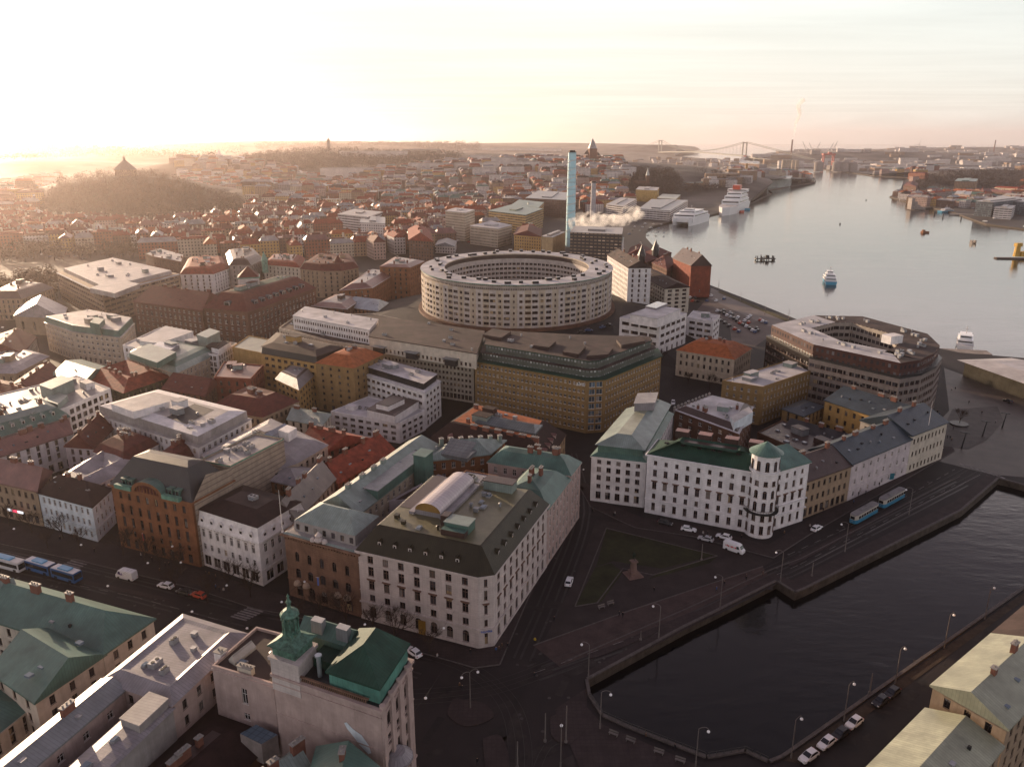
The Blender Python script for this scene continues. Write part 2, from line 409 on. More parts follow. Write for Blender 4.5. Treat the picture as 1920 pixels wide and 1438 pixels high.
def chimney(b, p, z, sz=(1.3, .9), h=1.8, m=None, rot=None):
    mb = MB(); r = math.atan2(b.d[1], b.d[0]) if rot is None else rot
    mb.box((p[0], p[1], z-1.5), (sz[0], sz[1], h+1.5), r, 0, z0=1); mb.box((p[0], p[1], z+h), (sz[0]+.25, sz[1]+.25, .18), r, 1, z0=1)
    k = max(1, int(sz[0]/.7))
    for i in range(k):
        u = (i+.5)/k-.5; mb.cyl((p[0]+math.cos(r)*u*sz[0], p[1]+math.sin(r)*u*sz[0], z+h+.18), .17, .4, 6, 1)
    b.part(mb, 'chimney', [m or CH, CHM])
def vent(b, p, z, k=None, m=None):
    k = random.choice('abcd') if k is None else k; mb = MB(); r = math.atan2(b.d[1], b.d[0]); s = random.uniform(.8, 1.3)
    if k == 'a':
        mb.box((p[0], p[1], z-.1), (1.9*s, 1.2*s, 1.1), r, 0, z0=1)
        for q in (-.45, .45): mb.cyl((p[0]+math.cos(r)*q*s, p[1]+math.sin(r)*q*s, z+1.0), .36, .1, 10, 1)
        b.part(mb, 'cooling_unit', [HV, DK])
    elif k == 'b':
        mb.cyl((p[0], p[1], z-.1), .28*s, 1., 8); mb.cyl((p[0], p[1], z+.9), .5*s, .25, 8, r2=.15); b.part(mb, 'roof_vent', [m or HV])
    elif k == 'c':
        mb.box((p[0], p[1], z-.1), (1.6*s, 1.1*s, .5), r, 0, z0=1)
        mb.box((p[0], p[1], z+.4), (1.35*s, .85*s, .12), r, 1, z0=1); b.part(mb, 'skylight', [HV, SKG])
    else:
        mb.box((p[0], p[1], z-.1), (1.0*s, 1.0*s, .9*s), r, 0, z0=1); mb.box((p[0], p[1], z+.9*s-.1), (1.2*s, 1.2*s, .1), r, 0, z0=1); b.part(mb, 'roof_hatch', [m or HV])
def clutter(b, P, z, n, kinds='abcd', m=None):
    xs = [p[0] for p in P]; ys = [p[1] for p in P]; I = inset(P, 1.6); k = 0
    for _ in range(n*12):
        q = Vector((random.uniform(min(xs), max(xs)), random.uniform(min(ys), max(ys))))
        if inside(I, q):
            vent(b, q, z, random.choice(kinds), m); k += 1
            if k >= n: break
def dormers(b, P, z, ins, dz, sp, roofm, wallm, w_=1.3, h_=1.5, at=.45, arch=False, edges=None):
    n = len(P)
    for i in range(n):
        a, c = P[i], P[(i+1) % n]
        if (edges is not None and i not in edges) or not b.seen(a, c): continue
        L = (c-a).length
        if L < 5: continue
        d = (c-a)/L; nr = Vector((d.y, -d.x)); k = max(1, int((L-2*ins)/sp)); st = (L-2*ins)/k; ang = math.atan2(d.y, d.x)
        for j in range(k):
            o = a+d*(ins+st*(j+.5))-nr*(ins*at-.1); zz = z+dz*at-.2
            mb = MB(); back = ins*(1-at)+.3
            def pt(u, k_, v): q = o+d*u-nr*k_; return (q.x, q.y, zz+v)
            W2 = w_/2; ol = [(-W2, 0), (W2, 0), (W2, h_), (-W2, h_)]
            mb.face([pt(-W2, 0, 0), pt(W2, 0, 0), pt(W2, 0, h_), pt(-W2, 0, h_)], 1)
            for s_ in (-W2, W2): mb.face([pt(s_, 0, 0), pt(s_, back, 0), pt(s_, back, h_), pt(s_, 0, h_)][::1 if s_ > 0 else -1], 1)
            rs = ([(-W2-.15, h_-.05), (-W2*.55, h_+.42), (0, h_+.6), (W2*.55, h_+.42), (W2+.15, h_-.05)] if arch else [(-W2-.2, h_-.05), (0, h_+.55), (W2+.2, h_-.05)])
            for (x0, v0), (x1, v1) in zip(rs, rs[1:]): mb.face([pt(x1, -.15, v1), pt(x1, back, v1), pt(x0, back, v0), pt(x0, -.15, v0)], 0)
            mb.face([pt(x, -.01, v) for x, v in reversed(rs)][::-1], 0)
            mb.face([pt(-W2+.12, -.02, .15), pt(W2-.12, -.02, .15), pt(W2-.12, -.02, h_-.05), pt(-W2+.12, -.02, h_-.05)], 3)
            mb.face([pt(-W2+.28, -.04, .3), pt(W2-.28, -.04, .3), pt(W2-.28, -.04, h_-.2), pt(-W2+.28, -.04, h_-.2)], 2)
            b.part(mb, 'dormer', [roofm, wallm, GL, FRW])

# ------------------------------------------------------------ terrain
BUMPS = []
def bump(px, ytop, D, rx, ry, rot=0, pw=2.0):
    u = (719-ytop)/FPX; z = CAMH+D*(-SP+u*CP)/(CP+u*SP); x = (px-960)/FPX*(D*CP+(CAMH-z)*SP)
    BUMPS.append((x, D, rx, ry, rot, max(z, 3), pw))
bump(236, 330, 1380, 190, 150, .1, 2.6); bump(300, 352, 1400, 330, 170, .1)
bump(1060, 304, 2250, 560, 420, 0, 3); bump(1215, 318, 1900, 330, 200, 0, 3)
bump(620, 283, 2900, 620, 380, 0); bump(860, 287, 3000, 700, 420, 0); bump(480, 292, 2500, 420, 260)
bump(60, 300, 2700, 520, 300); bump(-80, 268, 4600, 1300, 600); bump(230, 285, 4200, 900, 400); bump(390, 300, 2300, 300, 160)
bump(420, 268, 7000, 1700, 800); bump(560, 264, 9500, 2600, 900); bump(1000, 268, 9000, 2600, 900); bump(150, 266, 9800, 3000, 900)
bump(750, 267, 6600, 1600, 700); bump(1240, 271, 6900, 700, 420); bump(1850, 276, 7800, 1500, 500); bump(1660, 284, 4600, 900, 260)
bump(1840, 318, 2500, 330, 170); bump(1760, 334, 2050, 210, 110)
RC = W(969, 505, 36).xy                                              # centre of the round building
BUMPS.append((RC.x, RC.y-2, 105, 108, 0, 12, 8)); 
def TH(x, y):
    s = 0
    for cx, cy_, rx, ry, rot, h, pw in BUMPS:
        dx, dy = x-cx, y-cy_
        if abs(dx) > 3*max(rx, ry) or abs(dy) > 3*max(rx, ry): continue
        if rot: c, n = math.cos(rot), math.sin(rot); dx, dy = dx*c+dy*n, -dx*n+dy*c
        q = math.sqrt((dx/rx)**2+(dy/ry)**2); s = max(s, h*math.exp(-(q**pw)*.9))
    return s if s > .25 else 0.0
def GND(px, py):                             # pixel to terrain
    D = 60. if py > 480 else 420. if py > 380 else 900.
    x, u = (px-960)/FPX, (719-py)/FPX; dy, dz = CP+u*SP, -SP+u*CP
    last = None
    while D < 14000:
        t = D/dy; z = CAMH+dz*t
        if z <= TH(x*t, D): return Vector((x*t, D, TH(x*t, D)))
        D *= 1.006
    return Vector((x*D/dy, D, 0))
WZ = -2.0
CANAL = [(1103, 1281), (1284, 1182), (1329, 1160), (1456, 1096), (1490, 1118), (1508, 1111), (1803, 962), (1872, 902), (1900, 909), (2250, 1010), (2150, 1020), (1920, 1103), (1463, 1423), (1440, 1432), (1396, 1412), (1324, 1424), (1180, 1368), (1132, 1346), (1108, 1310)]
RIVER = [(2400, 705), (1920, 674), (1800, 664), (1767, 657), (1620, 627), (1503, 605), (1428, 574), (1333, 537), (1300, 520), (1262, 488), (1228, 466), (1211, 447), (1211, 434), (1225, 425), (1255, 417), (1322, 410), (1332, 404), (1390, 390), (1448, 362), (1441, 357), (1530, 341), (1527, 336), (1477, 326), (1425, 312), (1400, 308), (1358, 301), (1264, 296), (1285, 290), (1314, 287.5), (1288, 281), (1255, 275), (1180, 271.5)]
RIVER2 = [(1700, 278), (1560, 284), (1480, 287.5), (1440, 292), (1397, 299), (1410, 304), (1450, 310), (1520, 315), (1600, 325), (1640, 330), (1715, 334), (1726, 341), (1692, 352), (1686, 365), (1668, 369), (1700, 379), (1716, 392), (1748, 390), (1790, 400), (1850, 421), (1920, 430), (2400, 470)]
canal = [W(x, y, WZ+1.2).xy for x, y in CANAL]
FARD = 26000.
riv = [W(x, y, WZ+1.2).xy for x, y in RIVER]+[Vector((8200, FARD)), Vector((30000, FARD)), Vector((30000, 18000))]+[W(x, y, WZ+1.2).xy for x, y in RIVER2]
def pip(P, x, y):
    c = False; n = len(P); j = n-1
    for i in range(n):
        a, b = P[i], P[j]
        if (a[1] > y) != (b[1] > y) and x < (b[0]-a[0])*(y-a[1])/(b[1]-a[1])+a[0]: c = not c
        j = i
    return c
def ground():
    outer = [Vector((-30000, -400)), Vector((30000, -400)), Vector((30000, FARD+500)), Vector((-30000, FARD+500))]
    vs, es, occ = [], [], set()
    def loop(P):
        b = len(vs); vs.extend(P); es.extend([(b+i, b+(i+1) % len(P)) for i in range(len(P))])
    loop(outer); loop(canal); loop(riv)
    def add(x, y):
        k = 30 if y < 700 else 70 if y < 3400 else 260
        if TH(x, y) > 0 or any(TH(x+i*k, y+j*k) > 0 for i in (-1, 0, 1) for j in (-1, 0, 1)): vs.append(Vector((x, y)))
    for y in range(300, 3400, 26):
        if y > 700: 
            if y % 52 > 26: continue
        s = 13 if y < 700 else (40 if y < 1800 else 60)
        for x in range(int(-y*.8), int(y*.8), s): add(x+random.uniform(-3, 3), y+random.uniform(-3, 3))
    for y in range(3400, 12500, 170):
        for x in range(int(-y*.9), int(y*.9), 170): add(x+random.uniform(-30, 30), y+random.uniform(-30, 30))
    out = delaunay_2d_cdt(vs, es, [], 0, 1e-4)
    V, F = out[0], out[2]
    mb = MB(); mb.v = [(v.x, v.y, TH(v.x, v.y) if v.y < 13000 else 0.) for v in V]
    for f in F:
        c = (V[f[0]]+V[f[1]]+V[f[2]])/3
        if pip(canal, c.x, c.y) or pip(riv, c.x, c.y): continue
        a = (V[f[1]]-V[f[0]]).cross(V[f[2]]-V[f[0]])
        mb.f.append(tuple(f) if a > 0 else tuple(reversed(f))); mb.m.append(0)
    # ground: worn dark asphalt and setts, brown soil on the hills
    g = mat('ground asphalt', (.020, .015, .0155), .75, noise=.3, ns=.12, bump=.15, col2=(.013, .010, .0105), patch=.4)
    t = g.node_tree.nodes; l = g.node_tree.links; p = [n for n in t if n.type == 'BSDF_PRINCIPLED'][0]
    src = p.inputs['Base Color'].links[0].from_socket; geo = [n for n in t if n.type == 'NEW_GEOMETRY'][0]
    sp_ = N(t, 'ShaderNodeSeparateXYZ'); l.new(geo.outputs['Position'], sp_.inputs[0])
    mr = N(t, 'ShaderNodeMapRange'); mr.inputs[1].default_value = 13; mr.inputs[2].default_value = 25; l.new(sp_.outputs[2], mr.inputs[0])
    mxn = N(t, 'ShaderNodeMixRGB'); l.new(mr.outputs[0], mxn.inputs[0]); l.new(src, mxn.inputs[1]); mxn.inputs[2].default_value = (.050, .034, .022, 1)
    n5 = N(t, 'ShaderNodeTexNoise', i_Scale=.008, i_Detail=5); l.new(geo.outputs['Position'], n5.inputs[0])
    m2 = N(t, 'ShaderNodeMapRange'); m2.inputs[1].default_value = 900; m2.inputs[2].default_value = 1500; l.new(sp_.outputs[1], m2.inputs[0])
    r5 = N(t, 'ShaderNodeValToRGB'); r5.color_ramp.elements[0].color = (.040, .034, .026, 1); r5.color_ramp.elements[0].position = .42
    r5.color_ramp.elements[1].color = (.13, .11, .09, 1); r5.color_ramp.elements[1].position = .62; l.new(n5.outputs[0], r5.inputs[0])
    m3 = N(t, 'ShaderNodeMixRGB'); l.new(m2.outputs[0], m3.inputs[0]); l.new(mxn.outputs[0], m3.inputs[1]); l.new(r5.outputs[0], m3.inputs[2])
    l.new(m3.outputs[0], p.inputs['Base Color'])
    tag(mb.build('ground', g), kind='structure')
    # quay walls of granite blocks
    q = MB()
    for P in (canal, riv):
        for i in range(len(P)):
            a, b = P[i], P[(i+1) % len(P)]
            if a.y > 6000 or b.y > 6000: continue
            q.face([P3(a, -4), P3(b, -4), P3(b, .02), P3(a, .02)])
    tag(q.build('quay_wall', mat('quay granite', (.085, .066, .052), .8, rows=.55, fine=1.3, noise=.35, ns=.5)), 'dark granite block quay wall edging the canal and the harbour', 'quay wall')
ground()
# water
def water():
    m = bpy.data.materials.new('water'); m.use_nodes = True; t = m.node_tree.nodes; l = m.node_tree.links; p = t['Principled BSDF']
    p.inputs['Base Color'].default_value = (.003, .003, .004, 1); p.inputs['Roughness'].default_value = .09; p.inputs['IOR'].default_value = 1.33
    geo = N(t, 'ShaderNodeNewGeometry'); mp_ = N(t, 'ShaderNodeMapping'); mp_.inputs['Scale'].default_value = (.55, 1.1, 1); mp_.inputs['Rotation'].default_value = (0, 0, .5)
    l.new(geo.outputs['Position'], mp_.inputs[0])
    a = N(t, 'ShaderNodeTexNoise', i_Scale=.33, i_Detail=5, i_Roughness=.6); b = N(t, 'ShaderNodeTexNoise', i_Scale=.035, i_Detail=4, i_Distortion=1.5)
    l.new(mp_.outputs[0], a.inputs[0]); l.new(mp_.outputs[0], b.inputs[0])
    ad = N(t, 'ShaderNodeMath', operation='MULTIPLY'); ad.inputs[0].default_value = 1.; l.new(a.outputs[0], ad.inputs[0])
    ra = N(t, 'ShaderNodeMapRange'); ra.inputs[1].default_value = .35; ra.inputs[2].default_value = .7; ra.inputs[3].default_value = .35; ra.inputs[4].default_value = 1.2; l.new(b.outputs[0], ra.inputs[0])
    l.new(ra.outputs[0], ad.inputs[1])
    bm = N(t, 'ShaderNodeBump', i_Strength=.6, i_Distance=.2); l.new(ad.outputs[0], bm.inputs['Height']); l.new(bm.outputs[0], p.inputs['Normal'])
    mb = MB(); mb.face([(-20000, 60, WZ), (30000, 60, WZ), (30000, FARD, WZ), (-20000, FARD, WZ)])
    tag(mb.build('water', m), kind='structure')
water()

# ------------------------------------------------------------ painted and paved ground sheets
def sheet(name, px, m, z=.03, world=None, dirv=None, gz=0.):
    P = world or [W(x, y, gz).xy for x, y in px]; P = ccw(P); mb = MB(); mb.face([P3(p, gz+z) for p in P])
    return tag(mb.build(name, m, uvd=dirv), kind='structure')
def ribbon(mb, line, wd, z=.05, m=0, off=0., dash=None, gz=0):
    P = [W(x, y, gz).xy if not isinstance(x, Vector) else x for x, y in line] if not isinstance(line[0], Vector) else line
    for a, b in zip(P, P[1:]):
        d = (b-a); L = d.length; d = d/L; n = Vector((-d.y, d.x)); a = a+n*off; b = b+n*off
        segs = [(0, L)] if not dash else [(k, min(L, k+dash[0])) for k in np.arange(0, L, dash[0]+dash[1])]
        for s0, s1 in segs:
            p, q = a+d*s0, a+d*s1
            mb.face([P3(p-n*wd/2, gz+z), P3(q-n*wd/2, gz+z), P3(q+n*wd/2, gz+z), P3(p+n*wd/2, gz+z)], m)
def smooth(P, k=4):
    out = []
    for i in range(len(P)-1):
        p0, p1, p2, p3 = P[max(0, i-1)], P[i], P[i+1], P[min(len(P)-1, i+2)]
        for j in range(k):
            t = j/k; out.append(tuple(.5*((2*b)+(c-a)*t+(2*a-5*b+4*c-d)*t*t+(3*b-a-3*c+d)*t**3) for a, b, c, d in zip(p0, p1, p2, p3)))
    return out+[tuple(P[-1])]
PAV = mat('pavement slabs', (.046, .032, .032), .8, rows=1., fine=1., noise=.25, ns=.3, bump=.1)
SET = mat('stone setts', (.038, .027, .026), .7, rows=.5, fine=.5, noise=.3, ns=.2, bump=.2)
LAWN = mat('winter lawn', (.034, .036, .015), .9, noise=.35, ns=.15, bump=.3)
PNT = mat('worn road paint', (.22, .20, .19), .6, noise=.3, ns=1, bump=0); RAIL = mat('steel rail', (.05, .045, .042), .5, metal=.3, noise=.1, bump=0)
GRAN = mat('granite kerb', (.10, .085, .08), .8, noise=.2, ns=1)
sheet('square', [(1118, 975), (1200, 985), (1450, 1050), (1390, 1090), (1060, 1190), (1020, 1200), (1080, 1080)], SET, .02)
sheet('lawn', [(1137, 992), (1345, 1040), (1240, 1066), (1150, 1052), (1118, 1062)], LAWN, .05)
sheet('lawn', [(1116, 1064), (1146, 1056), (1168, 1072), (1128, 1128), (1078, 1137)], LAWN, .054)
sheet('lawn', [(1215, 1086), (1242, 1070), (1345, 1044), (1330, 1056)], LAWN, .058)
sheet('path', [(1000, 1210), (1180, 1145), (1430, 1062), (1440, 1078), (1290, 1150), (1050, 1250)], mat('brick path', (.070, .045, .042), .75, rows=.4, fine=.4, noise=.3, ns=.25), .03)
sheet('pavement', [(1100, 905), (1120, 935), (1200, 970), (1300, 985), (1440, 1022), (1500, 985), (1780, 830), (1790, 845), (1520, 1000), (1450, 1045), (1300, 1005), (1190, 988), (1108, 950), (1085, 910)], PAV, .10)
sheet('pavement', [(893, 1222), (1085, 910), (1095, 915), (935, 1245), (890, 1250), (540, 1142), (545, 1124)], PAV, .10)
sheet('pavement', [(-80, 968), (85, 992), (182, 1018), (225, 1020), (378, 1070), (490, 1104), (545, 1120), (540, 1150), (480, 1140), (360, 1100), (160, 1052), (-80, 1000)], PAV, .10)
sheet('quay_path', [(1108, 1272), (1456, 1092), (1490, 1112), (1803, 956), (1865, 898), (1850, 890), (1790, 940), (1485, 1088), (1450, 1075), (1300, 1150), (1100, 1258)], PAV, .10)
sheet('quay_path', [(1468, 1425), (1925, 1108), (1925, 1122), (1500, 1432)], mat('mud verge', (.050, .034, .024), .9, noise=.3, ns=.4), .06)
sheet('pavement', [(1100, 1290), (1100, 1325), (1130, 1358), (1320, 1440), (1445, 1445), (1100, 1470), (1040, 1330)], PAV, .10)
sheet('station_square', [(1770, 690), (1920, 745), (1990, 900), (1860, 890), (1700, 850), (1780, 770)], mat('wet square paving', (.075, .056, .050), .5, rows=1.2, fine=1.2, noise=.3, ns=.1, bump=.05), .04)
sheet('tram_island', [(1755, 835), (1785, 768), (1870, 762), (1882, 790), (1850, 825), (1815, 842)], mat('stop paving', (.058, .044, .041), .6, rows=.8, fine=.8, noise=.3, ns=.3), .14)
sheet('car_park', [(1290, 600), (1340, 545), (1440, 590), (1460, 620), (1415, 650), (1330, 640)], mat('car park asphalt', (.11, .08, .07), .7, noise=.25, ns=.08), .04)
sheet('harbour_road', [(1333, 540), (1500, 608), (1440, 612), (1330, 560)], mat('pale road', (.13, .10, .09), .6, noise=.2, ns=.1), .05)
sheet('verge', [(1345, 548), (1352, 546), (1505, 610), (1480, 606)], mat('dry verge', (.10, .085, .035), .9, noise=.4, ns=.5), .08)
ASP1 = mat('dark asphalt patch', (.013, .0105, .011), .7, noise=.3, ns=.6, bump=0); ASP2 = mat('pale worn asphalt', (.030, .024, .023), .8, noise=.35, ns=.3, bump=0)
rp = random.Random(8)
pt_ = []
for k in range(90):
    x, y = rp.choice(((rp.uniform(-40, 520), 0), (rp.uniform(940, 1110), rp.uniform(900, 1430)), (rp.uniform(1100, 1850), 1), (rp.uniform(780, 1100), rp.uniform(1230, 1430)), (rp.uniform(1560, 1880), 2)))
    if y == 0: y = 1060+x*.2+rp.uniform(-16, 30)
    elif y == 1: y = 1250-(x-1100)*.52+rp.uniform(-14, 16)
    elif y == 2: y = 1440-(x-1500)*.72+rp.uniform(-6, 14)
    g_ = W(x, y, 0); a_ = rp.choice((-.4, .55, .6, -.35, 1.2)); sx, sy = rp.uniform(2, 11), rp.uniform(.8, 3.2); c_, s_ = math.cos(a_), math.sin(a_)
    pt_.append([Vector((g_.x+u*c_-v*s_, g_.y+u*s_+v*c_)) for u, v in ((-sx/2, -sy/2), (sx/2, -sy/2), (sx/2, sy/2), (-sx/2, sy/2))])
for nm, m_, sel, zz in (('road_patches', ASP1, pt_[::2], .008), ('worn_road_surface', ASP2, pt_[1::2], .012)):
    q = MB()
    for k, P in enumerate(sel): q.face([P3(p, zz+k*.0002) for p in P])
    tag(q.build(nm, m_), kind='structure')
q = MB()
for k in range(70):
    x, y = rp.choice(((rp.uniform(0, 520), 0), (rp.uniform(960, 1090), rp.uniform(950, 1400)), (rp.uniform(1120, 1800), 1)))
    if y == 0: y = 1070+x*.2+rp.uniform(-10, 22)
    elif y == 1: y = 1245-(x-1100)*.52+rp.uniform(-10, 12)
    g_ = W(x, y, 0); q.face([(g_.x+.38*math.cos(a), g_.y+.38*math.sin(a), .02) for a in np.linspace(0, 2*math.pi, 10, endpoint=False)])
tag(q.build('manhole_covers', mat('manhole iron', (.06, .05, .05), .5, metal=.3, bump=0)), kind='structure')
q = MB()
for ln, of in (([(1000, 1262), (1290, 1158), (1450, 1080), (1500, 1058), (1800, 905)], (-2.6, -1.1, 1.2, 2.7)), ([(-40, 1040), (150, 1080), (420, 1150), (600, 1195), (800, 1250)], (-4, -2.5, 2.4, 3.9)), ([(1000, 1240), (1060, 1090), (1100, 960), (1075, 850)], (-1, .7, 3, 4.5))):
    for o_ in of: ribbon(q, smooth(ln, 4), .55, .015, off=o_)
tag(q.build('tyre_worn_lanes', mat('polished asphalt', (.030, .024, .024), .5, noise=.35, ns=.3, bump=0)), kind='structure')
def island(px, nm='traffic_island'):
    P = ccw([W(x, y, 0).xy for x, y in smooth(px+[px[0]], 4)[:-1]]); q = MB(); q.prism(P, 0, .13); tag(q.build(nm, PAV), kind='structure')
island([(850, 1310), (905, 1318), (925, 1345), (875, 1362), (840, 1340)]); island([(1032, 1345), (1075, 1325), (1100, 1362), (1065, 1395), (1035, 1380)]); island([(905, 1385), (940, 1380), (955, 1440), (915, 1450)]); island([(1105, 1225), (1180, 1198), (1290, 1150), (1296, 1156), (1186, 1206), (1112, 1234)]); island([(1480, 1052), (1580, 1000), (1690, 945), (1694, 950), (1586, 1007), (1488, 1060)]); island([(150, 1086), (300, 1118), (300, 1124), (148, 1092)])
mk = MB()
for a, b in (((437, 1147), (452, 1168)), ((124, 1049), (136, 1062))):   # zebra crossings on the avenue
    for k in range(6): ribbon(mk, [(a[0]+k*7, a[1]-k*.6+k*2), (a[0]+k*7+17, a[1]+k*2+13)] if False else [(a[0]-4+k*6, a[1]+8-k*3.2), (a[0]+26+k*6, a[1]+16-k*3.2)], .55)
for k in range(9): ribbon(mk, [(1800+k*9, 869+k*2.9), (1812+k*9, 874+k*2.9)], .9)
ribbon(mk, [(1000, 1262), (1290, 1158), (1450, 1080), (1500, 1058), (1800, 905)], .14, dash=(3, 4))
ribbon(mk, [(1478, 1040), (1620, 975), (1790, 880)], .14, dash=(3, 3)); ribbon(mk, [(1110, 1228), (1250, 1180), (1440, 1088)], .14)
ribbon(mk, [(1556, 1018), (1700, 945), (1800, 893)], .15); ribbon(mk, [(1510, 1060), (1690, 965), (1838, 890)], .15)
ribbon(mk, [(150, 1098), (250, 1118), (420, 1165)], .14, dash=(3, 3)); ribbon(mk, [(-40, 1030), (20, 1038), (110, 1063)], .2)
tag(mk.build('road_markings', PNT), kind='structure')
rl = MB()
for ln in ([(700, 1300), (900, 1285), (1050, 1235), (1250, 1155), (1450, 1062), (1560, 1008), (1700, 938), (1800, 886), (1860, 850), (1895, 815), (1890, 785), (1850, 755), (1780, 715), (1740, 690)],
           [(700, 1320), (900, 1303), (1060, 1250), (1270, 1166), (1460, 1076), (1580, 1018), (1720, 948), (1820, 894), (1885, 856), (1915, 820), (1905, 785), (1865, 748), (1790, 706)],
           [(950, 1500), (960, 1400), (940, 1320), (880, 1262), (800, 1230), (600, 1170), (400, 1115), (200, 1065), (-40, 1010)], [(985, 1500), (990, 1400), (965, 1315), (890, 1250), (800, 1218), (600, 1160), (400, 1106), (200, 1057), (-40, 1002)],
           [(1000, 1460), (1040, 1390), (1150, 1415), (1300, 1480)]):
    for o_ in (-.72, .72): ribbon(rl, smooth(ln, 5), .09, .055, off=o_)
tag(rl.build('tram_rails', RAIL), kind='structure')
kb = MB()
for ln in ([(1137, 990), (1345, 1042), (1225, 1078), (1168, 1066), (1120, 1130), (1078, 1137), (1137, 990)], [(1000, 1210), (1180, 1145), (1430, 1062)], [(1060, 1240), (1290, 1140), (1450, 1066), (1500, 1048), (1800, 893)],
           [(-80, 1002), (160, 1054), (360, 1102), (480, 1142), (540, 1152), (890, 1252), (937, 1246), (1000, 1100)], [(1450, 1046), (1300, 1006), (1190, 989), (1108, 951), (1085, 911)], [(1450, 1046), (1520, 1001), (1790, 846)]):
    for a, b in zip(ln, ln[1:]):
        A, B = W(*a), W(*b); d = B-A; kb.box((*((A+B)/2).xy, 0.), (d.length, .3, .14), math.atan2(d.y, d.x), z0=1)
tag(kb.build('kerb', GRAN), kind='structure')
# coping and railing along the canal
qp = MB(); rp = MB()
for i, (a, b) in enumerate(zip(canal, canal[1:]+canal[:1])):
    if a.y > 480 or b.y > 480: continue
    d = b-a; n = Vector((-d.y, d.x)).normalized(); s = -1 if area(canal) > 0 else 1
    c = (a+b)/2+n*.35*s; qp.box((c.x, c.y, 0.), (d.length, .7, .35), math.atan2(d.y, d.x), z0=1)
    if i in (13, 14, 15, 16, 17):
        for k in np.arange(0, d.length, 1.5): q = a+d.normalized()*k; rp.box((q.x+n.x*.35*s, q.y+n.y*.35*s, .35), (.09, .09, .8), 0, z0=1)
        for h_ in (.7, 1.15): rp.box((c.x, c.y, h_), (d.length, .07, .07), math.atan2(d.y, d.x), z0=1)
tag(qp.build('quay_coping', GRAN), 'granite coping stones along the canal edge', 'coping'); tag(rp.build('canal_railing', mat('green iron', (.05, .05, .045), .5)), 'dark iron railing curving round the end of the canal', 'railing')
# ------------------------------------------------------------ haze
hz = MB(); hz.box((0, 4850, 0), (16000, 10700, 0.001), 0)
hz = MB(); hz.prism([Vector((-31000, -450)), Vector((31000, -450)), Vector((31000, 27000)), Vector((-31000, 27000))], -8, 420, bot=True)
HM = bpy.data.materials.new('haze air'); HM.use_nodes = True; t_ = HM.node_tree; t_.nodes.clear()
ho = N(t_.nodes, 'ShaderNodeOutputMaterial'); hv = N(t_.nodes, 'ShaderNodeVolumePrincipled'); t_.links.new(hv.outputs[0], ho.inputs['Volume'])
hv.inputs['Density'].default_value = .55e-4; hv.inputs['Anisotropy'].default_value = .78; hv.inputs['Color'].default_value = (.98, .84, .80, 1)
hb = hz.build('haze', HM); tag(hb, kind='stuff')

# ============================================================ buildings
def pl(name, c, **k): return mat(name, c, **{**dict(rough=.85, noise=.14, ns=.35, bump=.12, streak=.45), **k})
P_WHITE = pl('white render', (.72, .69, .68)); P_BLUE = pl('pale blue render', (.60, .66, .70)); P_CREAM = pl('cream render', (.52, .46, .38))
P_TAN = pl('tan render', (.30, .22, .15)); P_YEL = pl('yellow render', (.38, .235, .085)); P_OCH = pl('ochre brick', (.29, .185, .080), rows=.25, fine=.5, line=.3)
P_GREY = pl('grey render', (.30, .28, .27)); P_PINK = pl('pinkish render', (.42, .32, .29)); P_BRICKO = pl('orange brick', (.25, .105, .05), rows=.25, fine=.6, line=.35, noise=.25)
P_BRICKR = pl('red brick', (.27, .075, .045), rows=.3, fine=.6, line=.3, noise=.25); P_BRICKB = pl('brown brick', (.15, .075, .050), rows=.3, fine=.6, line=.3, noise=.25)
P_SAND = pl('brown sandstone', (.22, .125, .085), rows=.55, fine=1.1, line=.4, noise=.25); P_STONE = pl('light stone', (.58, .51, .48), rows=.6, fine=1.2, line=.22)
P_STRIPE = pl('striped brick', (.30, .24, .19), rows=1.5, line=1.2); P_CONC = pl('concrete', (.30, .26, .24), noise=.2); P_LILAC = pl('lilac render', (.50, .44, .45))
P_RUST = pl('rusticated white render', (.74, .72, .73), rows=.55, line=.5); P_BEIGE = pl('beige render', (.44, .37, .29))
def sm(name, c, **k): return mat(name, c, **{**dict(rough=.42, metal=.0, seam=.62, noise=.25, ns=.22, spec=.4, bump=.35, streak=.35, patch=.35), **k})
R_GRN = sm('green copper roof', (.095, .185, .155)); R_GRND = sm('dark green copper roof', (.026, .070, .050), rough=.65, spec=.15); R_MINT = sm('pale mint copper roof', (.25, .31, .285))
R_GRY = sm('grey sheet roof', (.27, .28, .29)); R_LIL = sm('zinc sheet roof', (.32, .295, .31), rough=.4, spec=.3); R_WHT = sm('pale sheet roof', (.40, .37, .355), spec=.3); R_CRM = sm('cream sheet roof', (.36, .37, .27), rough=.35)
R_OLV = sm('olive sheet roof', (.17, .155, .085)); R_MANS = sm('olive brown mansard', (.040, .034, .020), seam=.5, spec=.2); R_BLK = sm('black sheet roof', (.02, .02, .023)); R_BLU = sm('slate blue sheet roof', (.040, .058, .075))
R_BRN = sm('brown sheet roof', (.062, .034, .030)); R_PNK = sm('faded red sheet roof', (.24, .115, .10)); R_RED = mat('red tile roof', (.25, .050, .027), .75, noise=.3, ns=.5, rows=.4, line=.5)
R_ORG = mat('orange tile roof', (.36, .105, .035), .75, noise=.25, ns=.5, rows=.4, line=.5); R_DTL = mat('dark brown tile roof', (.033, .016, .015), .8, noise=.25, ns=.5, rows=.35, line=.6)
R_MAR = mat('maroon tile roof', (.115, .028, .022), .75, noise=.25, ns=.5, rows=.4, line=.5); R_FELT = mat('roofing felt', (.075, .052, .046), .8, noise=.35, ns=.15, patch=.5, seam=5, line=.3)
